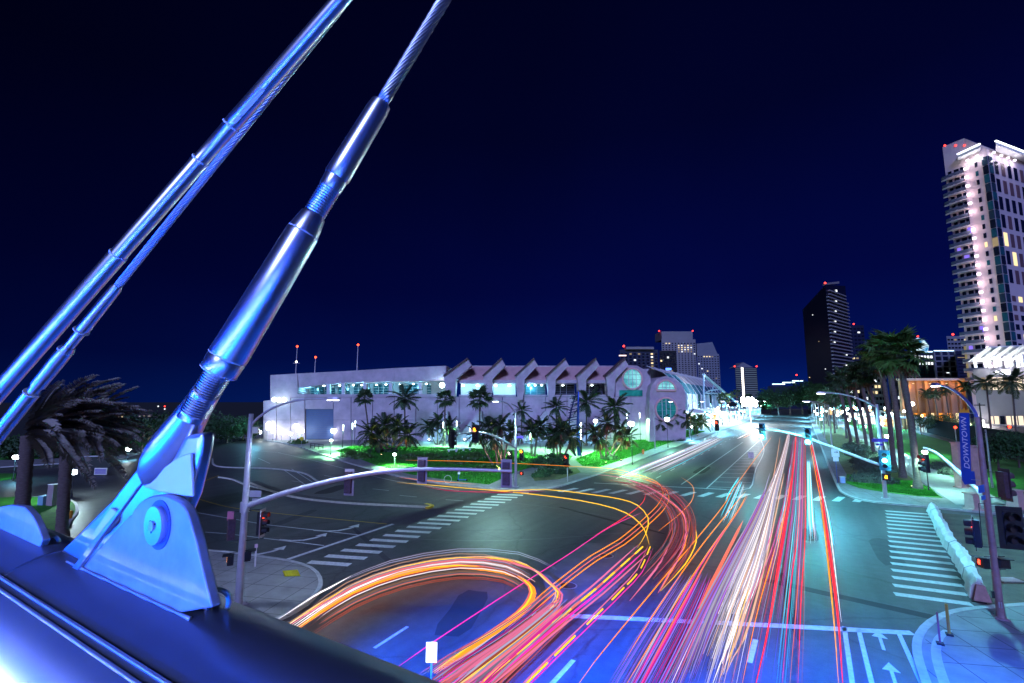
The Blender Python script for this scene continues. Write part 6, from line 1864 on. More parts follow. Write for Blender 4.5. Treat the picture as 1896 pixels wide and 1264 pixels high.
# far side of the bay at the left
for i, (pl, pr, ty, lab, c) in enumerate(((70, 84, 791, 'leftmost warm-lit waterfront house beyond the palms', 0), (92, 100, 789, 'narrow orange-lit waterfront house beyond the palms', 2), (106, 124, 783, 'waterfront house with bright warm windows beyond the palms', 0), (214, 232, 771, 'distant amber-lit house by the dark trees', 0), (258, 300, 768, 'distant low shore building with white lights', 1))):
    R = rect(pl, pr, 210 if i < 3 else 300, 12)
    t_ = block(lab, R, mat('shore_wall', (.16, .11, .10), .8), zrow(R[0], ty), 'shore_house', 'house')
    face_windows(t_, R[0], R[1], .5, zrow(R[0], ty) - .5, 3 if i != 4 else 5, 2, .4, .5, .6, i + 50, None, [LITW[c], DARKW, LITW[0]], .3)
for i, (px, py) in enumerate(((293, 752), (305, 752), (305, 757), (255, 776), (272, 773), (284, 772), (304, 773), (420, 777), (445, 776))):
    p = V(px, py, 500)
    q = thing('shore_light', '%s tiny light on the far dark shore, counted from the left' % ORD[i], 'light', (p.x, p.y, 0), 'tiny shore lights')
    MB().tube([(p.x, p.y, 0), (p.x, p.y, p.z)], .15, 6).build('pole', BLACK, q)
    MB().ball(p, .75, 8, 6).build('lamp_head', BEACON if i == 1 else LITW[1], q)
# ================================================================== plants
def frond_mesh(name, L, W, droop, m, n=24, seed=0, hang=.35, up=.25, fine=1.0):
    """feather leaf: rib along +x, leaflets both sides"""
    rr = random.Random(seed)
    mb = MB()
    def rib(s): return Vector((L * (s - .12 * s * s * droop), 0, L * (up * s - droop * .55 * s * s)))
    for i in range(n):
        s0, s1 = i / n, (i + 1) / n
        a, b_ = rib(s0), rib(s1)
        w = .022 * L * (1 - s0) * .5 + .006
        mb.add([a + Vector((0, w, 0)), a - Vector((0, w, 0)), b_ - Vector((0, w * .9, 0)), b_ + Vector((0, w * .9, 0))], [(0, 1, 2, 3)])
    for i in range(1, n):
        s = .1 + .9 * i / n
        p = rib(s)
        ln = W * (sin(pi * (s * .86 + .1)) ** .7) * (.85 + .3 * rr.random())
        for sd in (-1, 1):
            fwd = .55 + .5 * s + .2 * rr.random()
            tip = p + Vector((ln * fwd * .7, sd * ln * .85, -ln * (hang + .25 * rr.random())))
            bw = L / n * .42 * fine
            mb.add([p - Vector((bw, 0, 0)), p + Vector((bw, 0, 0)), p.lerp(tip, .55) + Vector((bw * .8, 0, .03)), tip, p.lerp(tip, .55) - Vector((bw * .8, 0, -.03))], [(0, 1, 2, 3, 4)])
    return mb.mesh(name, m)
def fan_mesh(name, L, R, m, seed=0, droop=.4):
    """fan leaf: stalk then a pleated fan"""
    rr = random.Random(seed)
    mb = MB()
    c = Vector((L, 0, -L * .12 * droop))
    mb.add([(0, .03, 0), (0, -.03, 0), c + Vector((0, -.02, 0)), c + Vector((0, .02, 0))], [(0, 1, 2, 3)])
    n = 15
    for k in range(n):
        a = radians(-115 + 230 * k / (n - 1))
        r = R * (.85 + .25 * rr.random()) * (1 - .18 * abs(a) / 2)
        d = Vector((cos(a), sin(a), 0))
        tip = c + d * r + Vector((0, 0, -r * droop * (.5 + .6 * rr.random())))
        s = Vector((-sin(a), cos(a), 0)) * R * .105
        m_ = c + d * r * .55 + Vector((0, 0, -.06 * r))
        mb.add([c, m_ + s, tip, m_ - s], [(0, 1, 2, 3)])
    return mb.mesh(name, m)
FR = {k: [frond_mesh('frond', 1.0, w, d, m, 22, s, h, u) for s, (d, u) in enumerate(((.55, .30), (.75, .28), (.95, .24)))] for k, (w, m, h) in {'leaf': (.24, LEAF, .35), 'bright': (.24, LEAFB, .35), 'pale': (.20, LEAFP, .3), 'dead': (.14, DEADL, .3)}.items() for u in (0,)} if False else {}
for k, (w, m, h) in {'leaf': (.24, LEAF, .35), 'bright': (.24, LEAFB, .35), 'pale': (.115, LEAFP, .16), 'dead': (.13, DEADL, .3)}.items():
    FR[k] = [frond_mesh('frond', 1.0, w, d, m, 22 if k != 'pale' else 44, s, h, u, 1.0 if k != 'pale' else .7) for s, (d, u) in enumerate(((.5, .12), (.75, .12), (1.05, .1)))]
FAN = {k: [fan_mesh('frond', .55, .5, m, s, d) for s, d in enumerate((.3, .5, .8))] for k, m in (('leaf', LEAF), ('bright', LEAFB), ('pale', LEAFP), ('dead', DEADL))}
def trunk(parent, base, top, r0, r1, m=None, bend=0.0, rings=14):
    base, top = Vector(base), Vector(top)
    pts, rs = [], []
    for i in range(rings * 2 + 1):
        t = i / (rings * 2)
        p = base.lerp(top, t) + RIGHT * bend * sin(pi * t)
        pts.append(p)
        rs.append((r0 + (r1 - r0) * t + (r0 * .5 * max(0, .08 - t) / .08)) * (1.07 if i % 2 else .97))
    MB().tube(pts, rs, 12).build('trunk', m or BARK, parent, smooth=50)
def crown(parent, top, L, n, kind, meshes, rr, elev=(70, -35), wind=None, wind_k=0.0, name='frond', zs=1.0):
    top = Vector(top)
    for i in range(n):
        yaw = 2.399963 * i + rr.uniform(-.25, .25)
        t = (i + .5) / n
        el = radians(elev[0] + (elev[1] - elev[0]) * t + rr.uniform(-8, 8))
        if wind is not None:
            w = atan2(wind.y, wind.x)
            dlt = (yaw - w + pi) % (2 * pi) - pi
            yaw = w + dlt * (1 - wind_k)
        s = L * rr.uniform(.8, 1.1)
        link(name, rr.choice(meshes[kind]), parent, top - origin_of(parent), (rr.uniform(-.3, .3), -el, yaw), (s, s, s * zs))
def palm(base, topz, label, L=2.6, n=22, kind='leaf', fan=False, r=.17, lean=(0, 0), group='palms', dead=0, seed=1, elev=(75, -40), wind=None, wind_k=0, r1=None, name='palm_tree', bend=0.0):
    rr = random.Random(seed)
    base = Vector(base)
    t_ = thing(name, label, 'palm tree', base, group)
    top = Vector((base.x + lean[0], base.y + lean[1], topz))
    trunk(t_, base, top, r, r1 or r * .75, bend=bend)
    M = FAN if fan else FR
    crown(t_, top, L, n, kind, M, rr, elev, wind, wind_k)
    if dead: crown(t_, top - Vector((0, 0, .3)), L * .75, dead, 'dead', M, rr, (-45, -85), name='dead_frond')
    return t_
def palm_px(bx, by, topy, label, topx=None, **kw):
    b_ = G(bx, by); b_.z = .14
    lean = (0, 0)
    if topx is not None:
        p0 = project((b_.x, b_.y, ZAT(b_.x, b_.y, topy)))
        d_ = -b_.x * sin(YAW) + b_.y * cos(YAW)
        k_ = (topx - p0[0]) * d_ / F_PX
        lean = (RIGHT.x * k_, RIGHT.y * k_)
    return palm(b_, ZAT(b_.x, b_.y, topy), label, lean=lean, **kw)
# singles standing before the convention wall
sing = ((686, 824, 737, 675, 'fan', 2.6), (750, 824, 738, 749, 'feather', 4.2), (823, 826, 738, 824, 'fan', 2.6), (888, 824, 738, 888, 'fan', 3.4), (966, 822, 760, 966, 'feather', 2.8), (1030, 824, 754, 1030, 'feather', 3.4), (1086, 826, 744, 1086, 'feather', 4.4), (1188, 812, 726, 1188, 'feather', 4.4), (1243, 808, 735, 1243, 'feather', 4.2), (1140, 832, 754, 1138, 'feather', 4.0))
for i, (bx, by, ty, tx, k, L) in enumerate(sing):
    palm_px(bx, by, ty, '%s tall single palm from the left against the convention wall' % ORD[i], tx, L=L, n=20 if k == 'feather' else 26, fan=(k == 'fan'), r=.2, seed=20 + i, group='tall single palms before the convention wall', elev=(70, -45))
# clumps of date palms on the lawn
def clump(bx, by, tops, label, L=3.2, n=26, kinds=('leaf',), seed=0, dead=4, group='date palm clumps on the lawn', skirt=True, r=.16):
    rr = random.Random(seed)
    b_ = G(bx, by); b_.z = .16
    t_ = thing('palm_clump', label, 'palm clump', b_, group)
    d_ = -b_.x * sin(YAW) + b_.y * cos(YAW)
    for i, (tx, ty) in enumerate(tops):
        z = ZAT(b_.x, b_.y, ty)
        p0 = project((b_.x, b_.y, z))
        top = Vector((b_.x, b_.y, z)) + RIGHT * ((tx - p0[0]) * d_ / F_PX) + AHEAD * rr.uniform(-1, 1)
        root = b_ + RIGHT * (i - len(tops) / 2) * .45 + AHEAD * rr.uniform(-.4, .4)
        trunk(t_, root, top, r, r * .85, bend=rr.uniform(-.3, .3))
        crown(t_, top, L, n, kinds[i % len(kinds)], FR, rr, (75, -45))
        if dead: crown(t_, top - Vector((0, 0, .2)), L * .7, dead, 'dead', FR, rr, (-40, -80), name='dead_frond')
    if skirt:
        leaf_mound(b_ + Vector((0, 0, .1)), 1.5, .6, SHRUB, 240, seed, t_, 'ground_cover')
    return t_
def leaf_mound(c, r, h, m, n, seed, parent=None, name='foliage', leaf=.22, squash=None):
    """a mound of small leaves spread through a half ellipsoid shell"""
    rr = random.Random(seed)
    c = Vector(c)
    mb = MB()
    sx_, sy_ = squash or (1, 1)
    for _ in range(n):
        a = rr.uniform(0, 2 * pi)
        u = rr.random() ** .6
        rad = rr.uniform(.72, 1.06) + .12 * sin(3 * a + seed)
        el = rr.uniform(0, pi / 2)
        p = c + Vector((r * rad * cos(el) * cos(a) * sx_, r * rad * cos(el) * sin(a) * sy_, h * rad * sin(el)))
        t = Vector((rr.uniform(-1, 1), rr.uniform(-1, 1), rr.uniform(-.4, 1))).normalized()
        s = t.orthogonal().normalized()
        q = t.cross(s)
        k = leaf * rr.uniform(.6, 1.4)
        mb.add([p - s * k * .5, p + t * k, p + s * k * .5, p - t * k * .4], [(0, 1, 2, 3)])
    mb.add(*core_ellipsoid(c, r * .8, h * .8, sx_, sy_))
    return mb.build(name, m, parent)
def core_ellipsoid(c, r, h, sx_, sy_):
    b_ = MB().ball(c, 1, 10, 8, (r * sx_, r * sy_, h))
    return b_.v, b_.f
clump(722, 838, ((690, 800), (712, 788), (735, 790), (752, 806), (700, 815)), 'wide date palm clump lit yellow from below at the left of the lawn', L=3.5, n=20, seed=1)
clump(812, 824, ((795, 792), (812, 780), (830, 790)), 'small dark date palm clump behind the left lawn', L=3.0, n=22, seed=2, skirt=False)
clump(930, 868, ((885, 803), (905, 792), (926, 788), (946, 800), (915, 812)), 'date palm clump with glowing white stems behind the amber signal', L=2.5, n=17, seed=3)
clump(990, 846, ((985, 797), (1000, 790)), 'small date palm clump left of the sculpture', L=2.8, n=22, seed=4, skirt=False)
clump(1040, 850, ((1025, 806), (1040, 796), (1058, 808)), 'date palm clump with brown skirt left of the sculpture foot', L=3.0, n=24, seed=5, dead=14)
clump(1128, 852, ((1102, 800), (1122, 782), (1145, 796), (1158, 808), (1112, 812)), 'reddish date palm clump on the right lawn', L=2.6, n=18, seed=6, dead=26)
clump(1245, 816, ((1222, 780), (1245, 768), (1268, 778), (1235, 786)), 'dark date palm clump before the rounded hall', L=3.4, n=20, seed=7, dead=8)
clump(1291, 804, ((1284, 783), (1297, 781)), 'small bright green palm clump at the far end of the lawn', L=3.6, n=22, kinds=('bright',), seed=8, dead=2, skirt=False)
# palm uplights
def uplight(px, py, power, color, label, up=3.0, dist=1.6, side=0.0):
    b_ = G(px, py); b_.z = .18
    t_ = thing('uplight', label, 'uplight', b_, 'garden uplights')
    MB().box(b_ + Vector((0, 0, .1)), (.26, .2, .2), .4).build('housing', BLACK, t_)
    MB().box(b_ + Vector((0, 0, .215)), (.2, .15, .02), .4).build('lens', glow('uplight_warm', (1, .8, .35), 6), t_)
    lamp('SPOT', t_, b_ + Vector((0, 0, .3)), power, color, .1, 'uplight_beam', b_ + Vector((0, 0, up)) + AHEAD * dist + RIGHT * side, 120, .5)
uplight(728, 846, 1500, (1.0, .78, .18), 'garden uplight under the yellow-lit palm clump')
uplight(706, 845, 700, (1.0, .72, .2), 'garden uplight at the left of the yellow-lit palm clump')
uplight(925, 874, 1300, (1.0, .74, .36), 'garden uplight under the white-stemmed palm clump')
uplight(1122, 860, 1100, (1.0, .36, .16), 'garden uplight under the reddish palm clump')
uplight(1150, 855, 900, (.75, 1.0, .2), 'garden uplight right of the reddish palm clump', side=1.5)
uplight(1040, 856, 500, (1.0, .45, .25), 'garden uplight under the brown-skirted palm clump')
uplight(1292, 808, 1300, (.6, 1.0, .2), 'garden uplight under the bright green palm clump')
# big windblown date palms at the left
WIND = RIGHT * 1.0 + AHEAD * .1
palm_px(36, 1006, 806, 'large windblown date palm with thick pale trunk at the far left', 52, L=6.6, n=50, kind='pale', r=.44, r1=.40, seed=61, elev=(58, -6), wind=WIND, wind_k=.76, group='windblown date palms')
palm_px(113, 998, 800, 'large windblown date palm with slimmer reddish trunk near the lug', 126, L=5.0, n=42, kind='pale', r=.36, r1=.40, seed=62, elev=(58, -6), wind=WIND, wind_k=.76, group='windblown date palms')
# tall fan palms by the right footpath
tall = ((1700, 908, 652, 1662, 5.4, .34), (1672, 886, 650, 1640, 5.2, .34), (1655, 869, 664, 1628, 4.6, .32), (1640, 858, 690, 1602, 4.6, .3), (1618, 846, 690, 1590, 4.6, .3), (1606, 836, 700, 1578, 4.6, .3), (1590, 828, 698, 1560, 4.8, .3), (1576, 820, 706, 1548, 4.8, .3))
for i, (bx, by, ty, tx, L, r) in enumerate(tall):
    palm_px(bx, by, ty, '%s tall fan palm along the right footpath, counted from the corner' % ORD[i], tx, L=L * .62, n=34 if i < 3 else 24, kind='bright' if i < 2 else 'leaf', fan=True, r=r, r1=r * .9, seed=80 + i, dead=16 if i < 5 else 8, elev=(78, -55), group='tall fan palms by the footpath', bend=.3)
uplight(1690, 906, 700, (.75, .55, 1.0), 'garden uplight at the nearest tall fan palm', up=9, dist=.6)
# palms by the podium and beyond
pod = ((1885, 838, 706, 4.2, 3.4), (1838, 826, 708, 4.0, 3.2), (1762, 800, 722, 3.6, 4.2), (1742, 800, 730, 3.4, 4.0), (1800, 806, 716, 3.8, 4.0), (1728, 796, 726, 3.4, 4.0))
for i, (bx, by, ty, L, nn_) in enumerate(pod):
    palm_px(bx, by, ty, '%s palm of the row in front of the hotel podium' % ('first', 'second', 'fifth', 'sixth', 'fourth', 'seventh')[i], bx - 12, L=L * (.8 if i else .9), n=24, kind='leaf', r=.2, seed=100 + i, elev=(65, -40), group='palms before the hotel podium')
# far avenue palms, both sides
k_ = 0
for i in range(9):
    for X in (-29.5, 8.5):
        y = 150 + i * 24 + (5 if X > 0 else 0)
        if X < 0 and i < 3: continue
        palm(Vector((X + random.Random(i).uniform(-1, 1), y, .14)), 11 + random.Random(i * 3).uniform(-2, 3), '%s far avenue palm on the %s side, counted outward' % (ORD[i], 'left' if X < 0 else 'right'), L=3.0, n=16, fan=True, r=.24, seed=200 + k_, group='far avenue palms', dead=5)
        k_ += 1
# leafy trees
def tree(base, h, r, label, m=None, n=1500, seed=0, group='dark trees', trunk_r=.22, leaf=.35, name='broadleaf_tree'):
    rr = random.Random(seed)
    base = Vector(base)
    t_ = thing(name, label, 'tree', base, group)
    mb = MB().tube([base, base + Vector((0, 0, h * .3)), base + Vector((.2, .1, h * .6))], [trunk_r, trunk_r * .75, trunk_r * .4], 8)
    lobes = []
    for i in range(9):
        a = rr.uniform(0, 2 * pi)
        d_ = r * rr.uniform(.15, .7)
        c = base + Vector((d_ * cos(a), d_ * sin(a), h * rr.uniform(.45, .88)))
        lobes.append((c, r * rr.uniform(.32, .55)))
        mb.tube([base + Vector((.05, .05, h * .32)), c], [trunk_r * .4, .03], 5)
    mb.build('trunk', BARK, t_)
    lv = MB()
    for _ in range(n):
        c, q = rr.choice(lobes)
        v = Vector((rr.gauss(0, 1), rr.gauss(0, 1), rr.gauss(0, 1))).normalized() * q * rr.uniform(.55, 1.08)
        v.z *= .8
        p = c + v
        t = Vector((rr.uniform(-1, 1), rr.uniform(-1, 1), rr.uniform(-1, 1))).normalized()
        s = t.orthogonal().normalized()
        k = leaf * rr.uniform(.6, 1.4)
        lv.add([p - s * k * .5, p + t * k, p + s * k * .5, p - t * k * .5], [(0, 1, 2, 3)])
    lv.build('crown', m or SHRUB, t_)
    return t_
tl = ((215, 836, 778, 5.5), (262, 838, 772, 6), (305, 834, 768, 6.5), (340, 832, 772, 6), (385, 822, 776, 7), (420, 820, 778, 6), (180, 846, 800, 4), (80, 850, 815, 4), (130, 848, 812, 4.5), (20, 850, 818, 4), (450, 816, 780, 6))
for i, (bx, by, ty, r) in enumerate(tl):
    b_ = G(bx, by)
    tree(b_, ZAT(b_.x, b_.y, ty), r, '%s dark tree from the left along the far left drive' % ORD[sorted(range(len(tl)), key=lambda q: tl[q][0]).index(i)], SHRUB, 1300, 300 + i, 'dark trees at the far left')
tr_ = ((1850, 872, 805, 3.2, 'dark tree right of the DOWNTOWN banner'), (1888, 868, 800, 3.4, 'dark tree at the right picture edge above the lawn'), (1706, 806, 762, 4.0, 'dark tree before the left half of the orange restaurant'), (1738, 806, 768, 3.6, 'dark tree before the middle of the orange restaurant'), (1770, 808, 764, 4.0, 'dark tree before the right half of the orange restaurant'))
for i, (bx, by, ty, r, lab) in enumerate(tr_):
    b_ = G(bx, by)
    tree(b_, ZAT(b_.x, b_.y, ty), r, lab, SHRUB, 1200, 330 + i, 'dark trees right', .15, .25)
for i, (px, dist, ty, r) in enumerate(((1440, 330, 722, 16), (1462, 350, 716, 18), (1484, 360, 712, 18), (1508, 330, 706, 16), (1528, 290, 706, 14), (1552, 260, 708, 12), (1425, 380, 728, 16))):
    p = HB(px, dist)
    tree(Vector((p.x, p.y, 0)), ZAT(p.x, p.y, ty), r * .8, '%s dark tree massed at the far end of the avenue' % ORD[i], SHRUB, 1500, 350 + i, 'dark trees at the avenue end', .5, .9)
# shrubs
def shrub(px, py, w, h, label, m=None, seed=0, group='shrubs', n=420, leaf=.2):
    b_ = G(px, py); b_.z = .14
    t_ = thing('shrub', label, 'shrub', b_, group)
    leaf_mound(b_, w, h, m or SHRUB, n, seed, t_, 'foliage', leaf)
    MB().tube([b_, b_ + Vector((0, 0, h * .5))], [.08, .04], 6).build('stem', BARK, t_)
    return t_
gr = ((1600, 838, 1.9, 1.3), (1583, 846, 1.7, 1.2), (1612, 852, 2.0, 1.3), (1592, 860, 1.6, 1.1), (1628, 862, 1.7, 1.1), (1605, 872, 1.8, 1.2), (1640, 874, 1.7, 1.1), (1618, 884, 1.7, 1.1), (1600, 895, 1.5, 1.0), (1630, 896, 1.8, 1.0), (1575, 832, 1.8, 1.2), (1590, 826, 1.8, 1.2))
for i, (px, py, w, h) in enumerate(gr):
    shrub(px, py, w, h, '%s rounded grey-green shrub in the right planting bed, from the far end' % ORD[sorted(range(len(gr)), key=lambda q: gr[q][1]).index(i)], SHRUBG, 400 + i, 'grey-green shrubs in the bed')
cs = ((650, 846, 2.2, .9, 'bright clipped shrub at the left tip of the lawn'), (672, 850, 2.0, .8, 'second bright clipped shrub beside the lawn tip'), (553, 822, 2.2, 1.0, 'small green shrub before the loading door'), (760, 852, 2.6, .9, 'low green shrub right of the yellow-lit palms'), (800, 850, 2.4, .8, 'low shrub in the middle of the left lawn'), (850, 858, 3.0, 1.1, 'large green mound shrub left of the white stems'), (880, 850, 2.4, 1.0, 'green mound shrub behind the large mound'), (900, 872, 2.0, .7, 'low ground shrub before the white stems'), (1002, 866, 1.8, 1.3, 'teal-green leafy bush by the lawn path'), (1022, 862, 1.7, 1.5, 'tall teal-green leafy bush by the lawn path'), (1036, 868, 1.6, 1.2, 'third teal-green bush right by the signal post'), (1012, 878, 1.5, .6, 'low flowering bush at the lawn corner'), (1040, 878, 1.3, .5, 'small flowering bush at the lawn corner'), (1000, 884, 1.2, .5, 'lowest bush nearest the corner pavement'), (1745, 870, 1.6, .9, 'pale round shrub beside the right footpath'), (1760, 880, 1.4, .8, 'second pale round shrub beside the right footpath'), (1255, 816, 2.2, .8, 'low dark shrub at the foot of the hall palms'))
for i, (px, py, w, h, lab) in enumerate(cs):
    shrub(px, py, w, h, lab, (LEAFB if i < 8 else SHRUB) if px < 1700 else SHRUBG, 440 + i, 'garden shrubs')
# tufts of grass over the near lawns: too many to count
def tufts(name, label, poly, n, seed, h=.12):
    rr = random.Random(seed)
    P = [G(*p) for p in poly]
    x0, x1 = min(p.x for p in P), max(p.x for p in P)
    y0, y1 = min(p.y for p in P), max(p.y for p in P)
    def inside(x, y):
        r = False
        for i in range(len(P)):
            a, b_ = P[i], P[i - 1]
            if (a.y > y) != (b_.y > y) and x < (b_.x - a.x) * (y - a.y) / (b_.y - a.y) + a.x: r = not r
        return r
    mb = MB()
    k = 0
    while k < n:
        x, y = rr.uniform(x0, x1), rr.uniform(y0, y1)
        if not inside(x, y): continue
        k += 1
        a = rr.uniform(0, pi)
        w, hh = .05, h * rr.uniform(.6, 1.5)
        mb.add([(x - w * cos(a), y - w * sin(a), .155), (x + w * cos(a), y + w * sin(a), .155), (x + rr.uniform(-.06, .06), y + rr.uniform(-.06, .06), .16 + hh)], [(0, 1, 2)])
    o = mb.build(name, GRASS)
    tag(o, label, 'grass', kind='stuff')
tufts('grass_tufts', 'short grass blades over the left convention lawn', LAWN_A, 26000, 1, .16)
tufts('grass_tufts', 'short grass blades over the right convention lawn', ((1078, 864), (1112, 866), (1150, 853), (1230, 824), (1306, 799), (1272, 797), (1190, 812), (1110, 834), (1065, 852)), 22000, 2, .16)
tufts('grass_tufts', 'short grass blades at the far right corner', ((1576, 897), (1640, 912), (1700, 920), (1738, 922), (1722, 905), (1690, 893), (1600, 890)), 9000, 3, .12)
# ================================================================== small things
# white wrapped barrier at the dirt lot
bp0 = [G(*p) for p in ((1726, 948), (1740, 975), (1752, 1000), (1772, 1030), (1786, 1052), (1800, 1078), (1812, 1112))]
bar = thing('wrapped_barrier', 'white sheet-wrapped barrier along the dirt lot edge', 'barrier', bp0[0])
WRAP = mat('white_sheeting', (.8, .8, .78), .6, var=.1, vscale=2, bump=.6, bscale=3)
path = spline(bp0, .5)
rr = random.Random(5)
mb = MB()
vs = []
prof = ((-.34, .02), (-.30, .70), (-.04, .84), (.24, .66), (.38, .02))
for i, p in enumerate(path):
    d_ = (path[min(i + 1, len(path) - 1)] - path[max(i - 1, 0)]).normalized()
    s_ = Vector((d_.y, -d_.x, 0))
    for (u, h) in prof:
        j = .06
        vs.append(p + s_ * (u + rr.uniform(-j, j)) + Vector((0, 0, max(.02, h * (1.0 + .12 * sin(i * .45)) + rr.uniform(-j, j) * (h > .1)))))
n = len(prof)
mb.add(vs, [(i * n + k, i * n + k + 1, (i + 1) * n + k + 1, (i + 1) * n + k) for i in range(len(path) - 1) for k in range(n - 1)] + [tuple(range(n)), tuple(range((len(path) - 1) * n, len(path) * n))[::-1]])
mb.build('sheeting', WRAP, bar)
for i in range(6, len(path) - 4, 11):
    d_ = (path[i + 1] - path[i - 1]).normalized()
    s_ = Vector((d_.y, -d_.x, 0))
    MB().tube([path[i] + s_ * u * 1.12 + Vector((0, 0, h * 1.06 + .02)) for (u, h) in prof], .012, 6).build('strap', mat('grey_strap', (.3, .3, .31), .7), bar)
e0 = G(1817, 1112)
end = thing('barrier_block', 'pinkish concrete block at the near end of the wrapped barrier', 'concrete block', e0)
MB().prism([e0 + Vector((-.35, -.3, 0)), e0 + Vector((.35, -.3, 0)), e0 + Vector((.16, -.25, .8)), e0 + Vector((-.16, -.25, .8))], (0, .5, 0)).build('block', mat('pink_concrete', (.55, .33, .3), .8, var=.2), end)
MB().box(e0 + Vector((0, -.05, .02)), (.9, .7, .06)).build('foot', BLACK, end)
# delineator posts
for (bx, by, ty, c, lab) in ((1758, 1176, 1118, (.42, .22, .04), 'brown marker post on the near right pavement'), (1741, 1193, 1133, (.28, .08, .16), 'thin violet marker post left of the brown one')):
    b_ = G(bx, by, .13)
    t_ = thing('marker_post', lab, 'marker post', b_)
    z = ZAT(b_.x, b_.y, ty)
    MB().tube([b_, Vector((b_.x, b_.y, z))], .055 if c[0] > .3 else .035, 10).build('post', mat('marker_%d' % bx, c, .6, var=.2), t_, smooth=60)
    MB().box(b_ + Vector((0, 0, .04)), (.24, .24, .08)).build('base', BLACK, t_)
# drain lid and litter in the dirt lot
b_ = G(1868, 1076, .06)
t_ = thing('steel_plate', 'loose grey plate lying on the dirt lot', 'steel plate', b_)
MB().box(b_ + Vector((0, 0, .08)), (1.1, .7, .05), .5).build('plate', STEEL, t_)
MB().box(b_ + Vector((.05, -.1, .02)), (1.15, .3, .06), .5).build('batten', mat('old_timber', (.25, .14, .08), .8), t_)
# pink gateway pillars
PINKST = mat('pink_stone', (.62, .36, .32), .75, var=.15, vscale=1.5)
for (px0, px1, by, ty, lab) in ((1793, 1811, 946, 912, 'short pink pillar at the footpath entrance'), (1773, 1786, 905, 818, 'slim pink pylon left of the banner'), (1789, 1812, 902, 824, 'broad pink pylon behind the banner foot'), (1872, 1893, 944, 906, 'short pink pillar at the right picture edge')):
    b_ = G((px0 + px1) / 2, by)
    d_ = -b_.x * sin(YAW) + b_.y * cos(YAW)
    w = (px1 - px0) * d_ / F_PX
    z = ZAT(b_.x, b_.y, ty)
    t_ = thing('stone_pillar', lab, 'pillar', b_)
    MB().tube([b_, Vector((b_.x, b_.y, z - .12))], [w * .62, w * .55], 4).build('shaft', PINKST, t_)
    MB().box((b_.x, b_.y, z - .06), (w * 1.0, w * 1.0, .12), YAW).build('cap', PINKST, t_)
    MB().box((b_.x, b_.y, .2), (w * 1.15, w * 1.15, .14), YAW).build('plinth', PINKST, t_)
# sign backs and posted signs
def posted_sign(bx, by, cxp, cyp, w, h, label, m, m_post=None, face=None, extra=None):
    b_ = G(bx, by); b_.z = 0.02
    t_ = thing('posted_sign', label, 'sign', b_)
    z = ZAT(b_.x, b_.y, cyp)
    MB().tube([b_, Vector((b_.x, b_.y, z + h / 2))], .035, 8).build('post', m_post or STEEL, t_)
    f = Vector(face) if face else -AHEAD
    s_ = Vector((-f.y, f.x, 0))
    MB().frame_box(Vector((b_.x, b_.y, z)) + f * .05, s_ * w / 2, f * .008, Vector((0, 0, h / 2))).build('sign_plate', m, t_)
    return t_, Vector((b_.x, b_.y, z)) + f * .06, s_, f
posted_sign(797, 1330, 797, 1206, .34, .60, 'white sign back on a thin post at the bottom', mat('sign_white', (.72, .72, .75), .5), STEEL)
t_, p_, s_, f_ = posted_sign(1551, 897, 1551, 838, .95, .95, 'white turn sign on a post at the far right kerb', WHITEP, BLUEP)
MB().frame_box(p_ + f_ * .012 + Vector((0, 0, .08)), s_ * .16, f_ * .004, Vector((0, 0, .03))).build('arrow_bar', BLACK, t_)
MB().prism([p_ + f_ * .012 + s_ * .16 + Vector((0, 0, .2)), p_ + f_ * .012 + s_ * .32 + Vector((0, 0, .08)), p_ + f_ * .012 + s_ * .16 + Vector((0, 0, -.04))], f_ * .006).build('arrow_tip', BLACK, t_)
MB().frame_box(p_ - Vector((0, 0, .75)), s_ * .33, f_ * .008, Vector((0, 0, .25))).build('lower_plate', WHITEP, t_)
b_ = G(1560, 896); b_.z = .14
t_ = thing('bin', 'small blue-white box on the verge under the turn sign', 'box', b_)
MB().box(b_ + Vector((0, 0, .35)), (.5, .4, .7), .3).build('body', mat('pale_blue_box', (.35, .45, .8), .5), t_)
MB().box(b_ + Vector((0, 0, .73)), (.56, .46, .06), .3).build('lid', WHITEP, t_)
b_ = G(558, 826); b_.z = .13
t_ = thing('warning_sign', 'yellow diamond warning sign before the loading door', 'sign', b_)
z = ZAT(b_.x, b_.y, 814)
MB().tube([b_, Vector((b_.x, b_.y, z))], .05, 6).build('post', STEEL, t_)
c_ = Vector((b_.x, b_.y, z + .3)) - AHEAD * .08
MB().prism([c_ + RIGHT * .55, c_ + Vector((0, 0, .55)), c_ - RIGHT * .55, c_ - Vector((0, 0, .55))], AHEAD * .03).build('sign_plate', YTILE, t_)
# bike racks / barrier near the drive
b_ = G(575, 830); b_.z = .13
t_ = thing('rail_barrier', 'low dark rail barrier on the drive pavement', 'barrier', b_)
e_ = G(598, 833); e_.z = .13
for k in range(4):
    q = b_.lerp(e_, k / 3)
    MB().tube([q, q + Vector((0, 0, 1.0))], .06, 6).build('post', BLACK, t_)
for h in (.5, .95):
    MB().beam(b_ + Vector((0, 0, h)), e_ + Vector((0, 0, h)), .08, .08).build('rail', BLACK, t_)
# white terrace benches on the lawn
for i, (px, py, w) in enumerate(((838, 838, 2.0), (852, 836, 1.8), (864, 835, 1.8), (760, 828, 3.5))):
    b_ = G(px, py); b_.z = .16
    t_ = thing('stone_bench', '%s pale stone bench from the left on the convention lawn' % ('second', 'third', 'fourth', 'first')[i], 'bench', b_)
    MB().box(b_ + Vector((0, 0, .42)), (w, .5, .12), YAW).build('seat', WHITEP, t_)
    for s in (-1, 1):
        MB().box(b_ + RIGHT * s * w * .36 + Vector((0, 0, .18)), (.3, .42, .36), YAW).build('leg', WHITEP, t_)
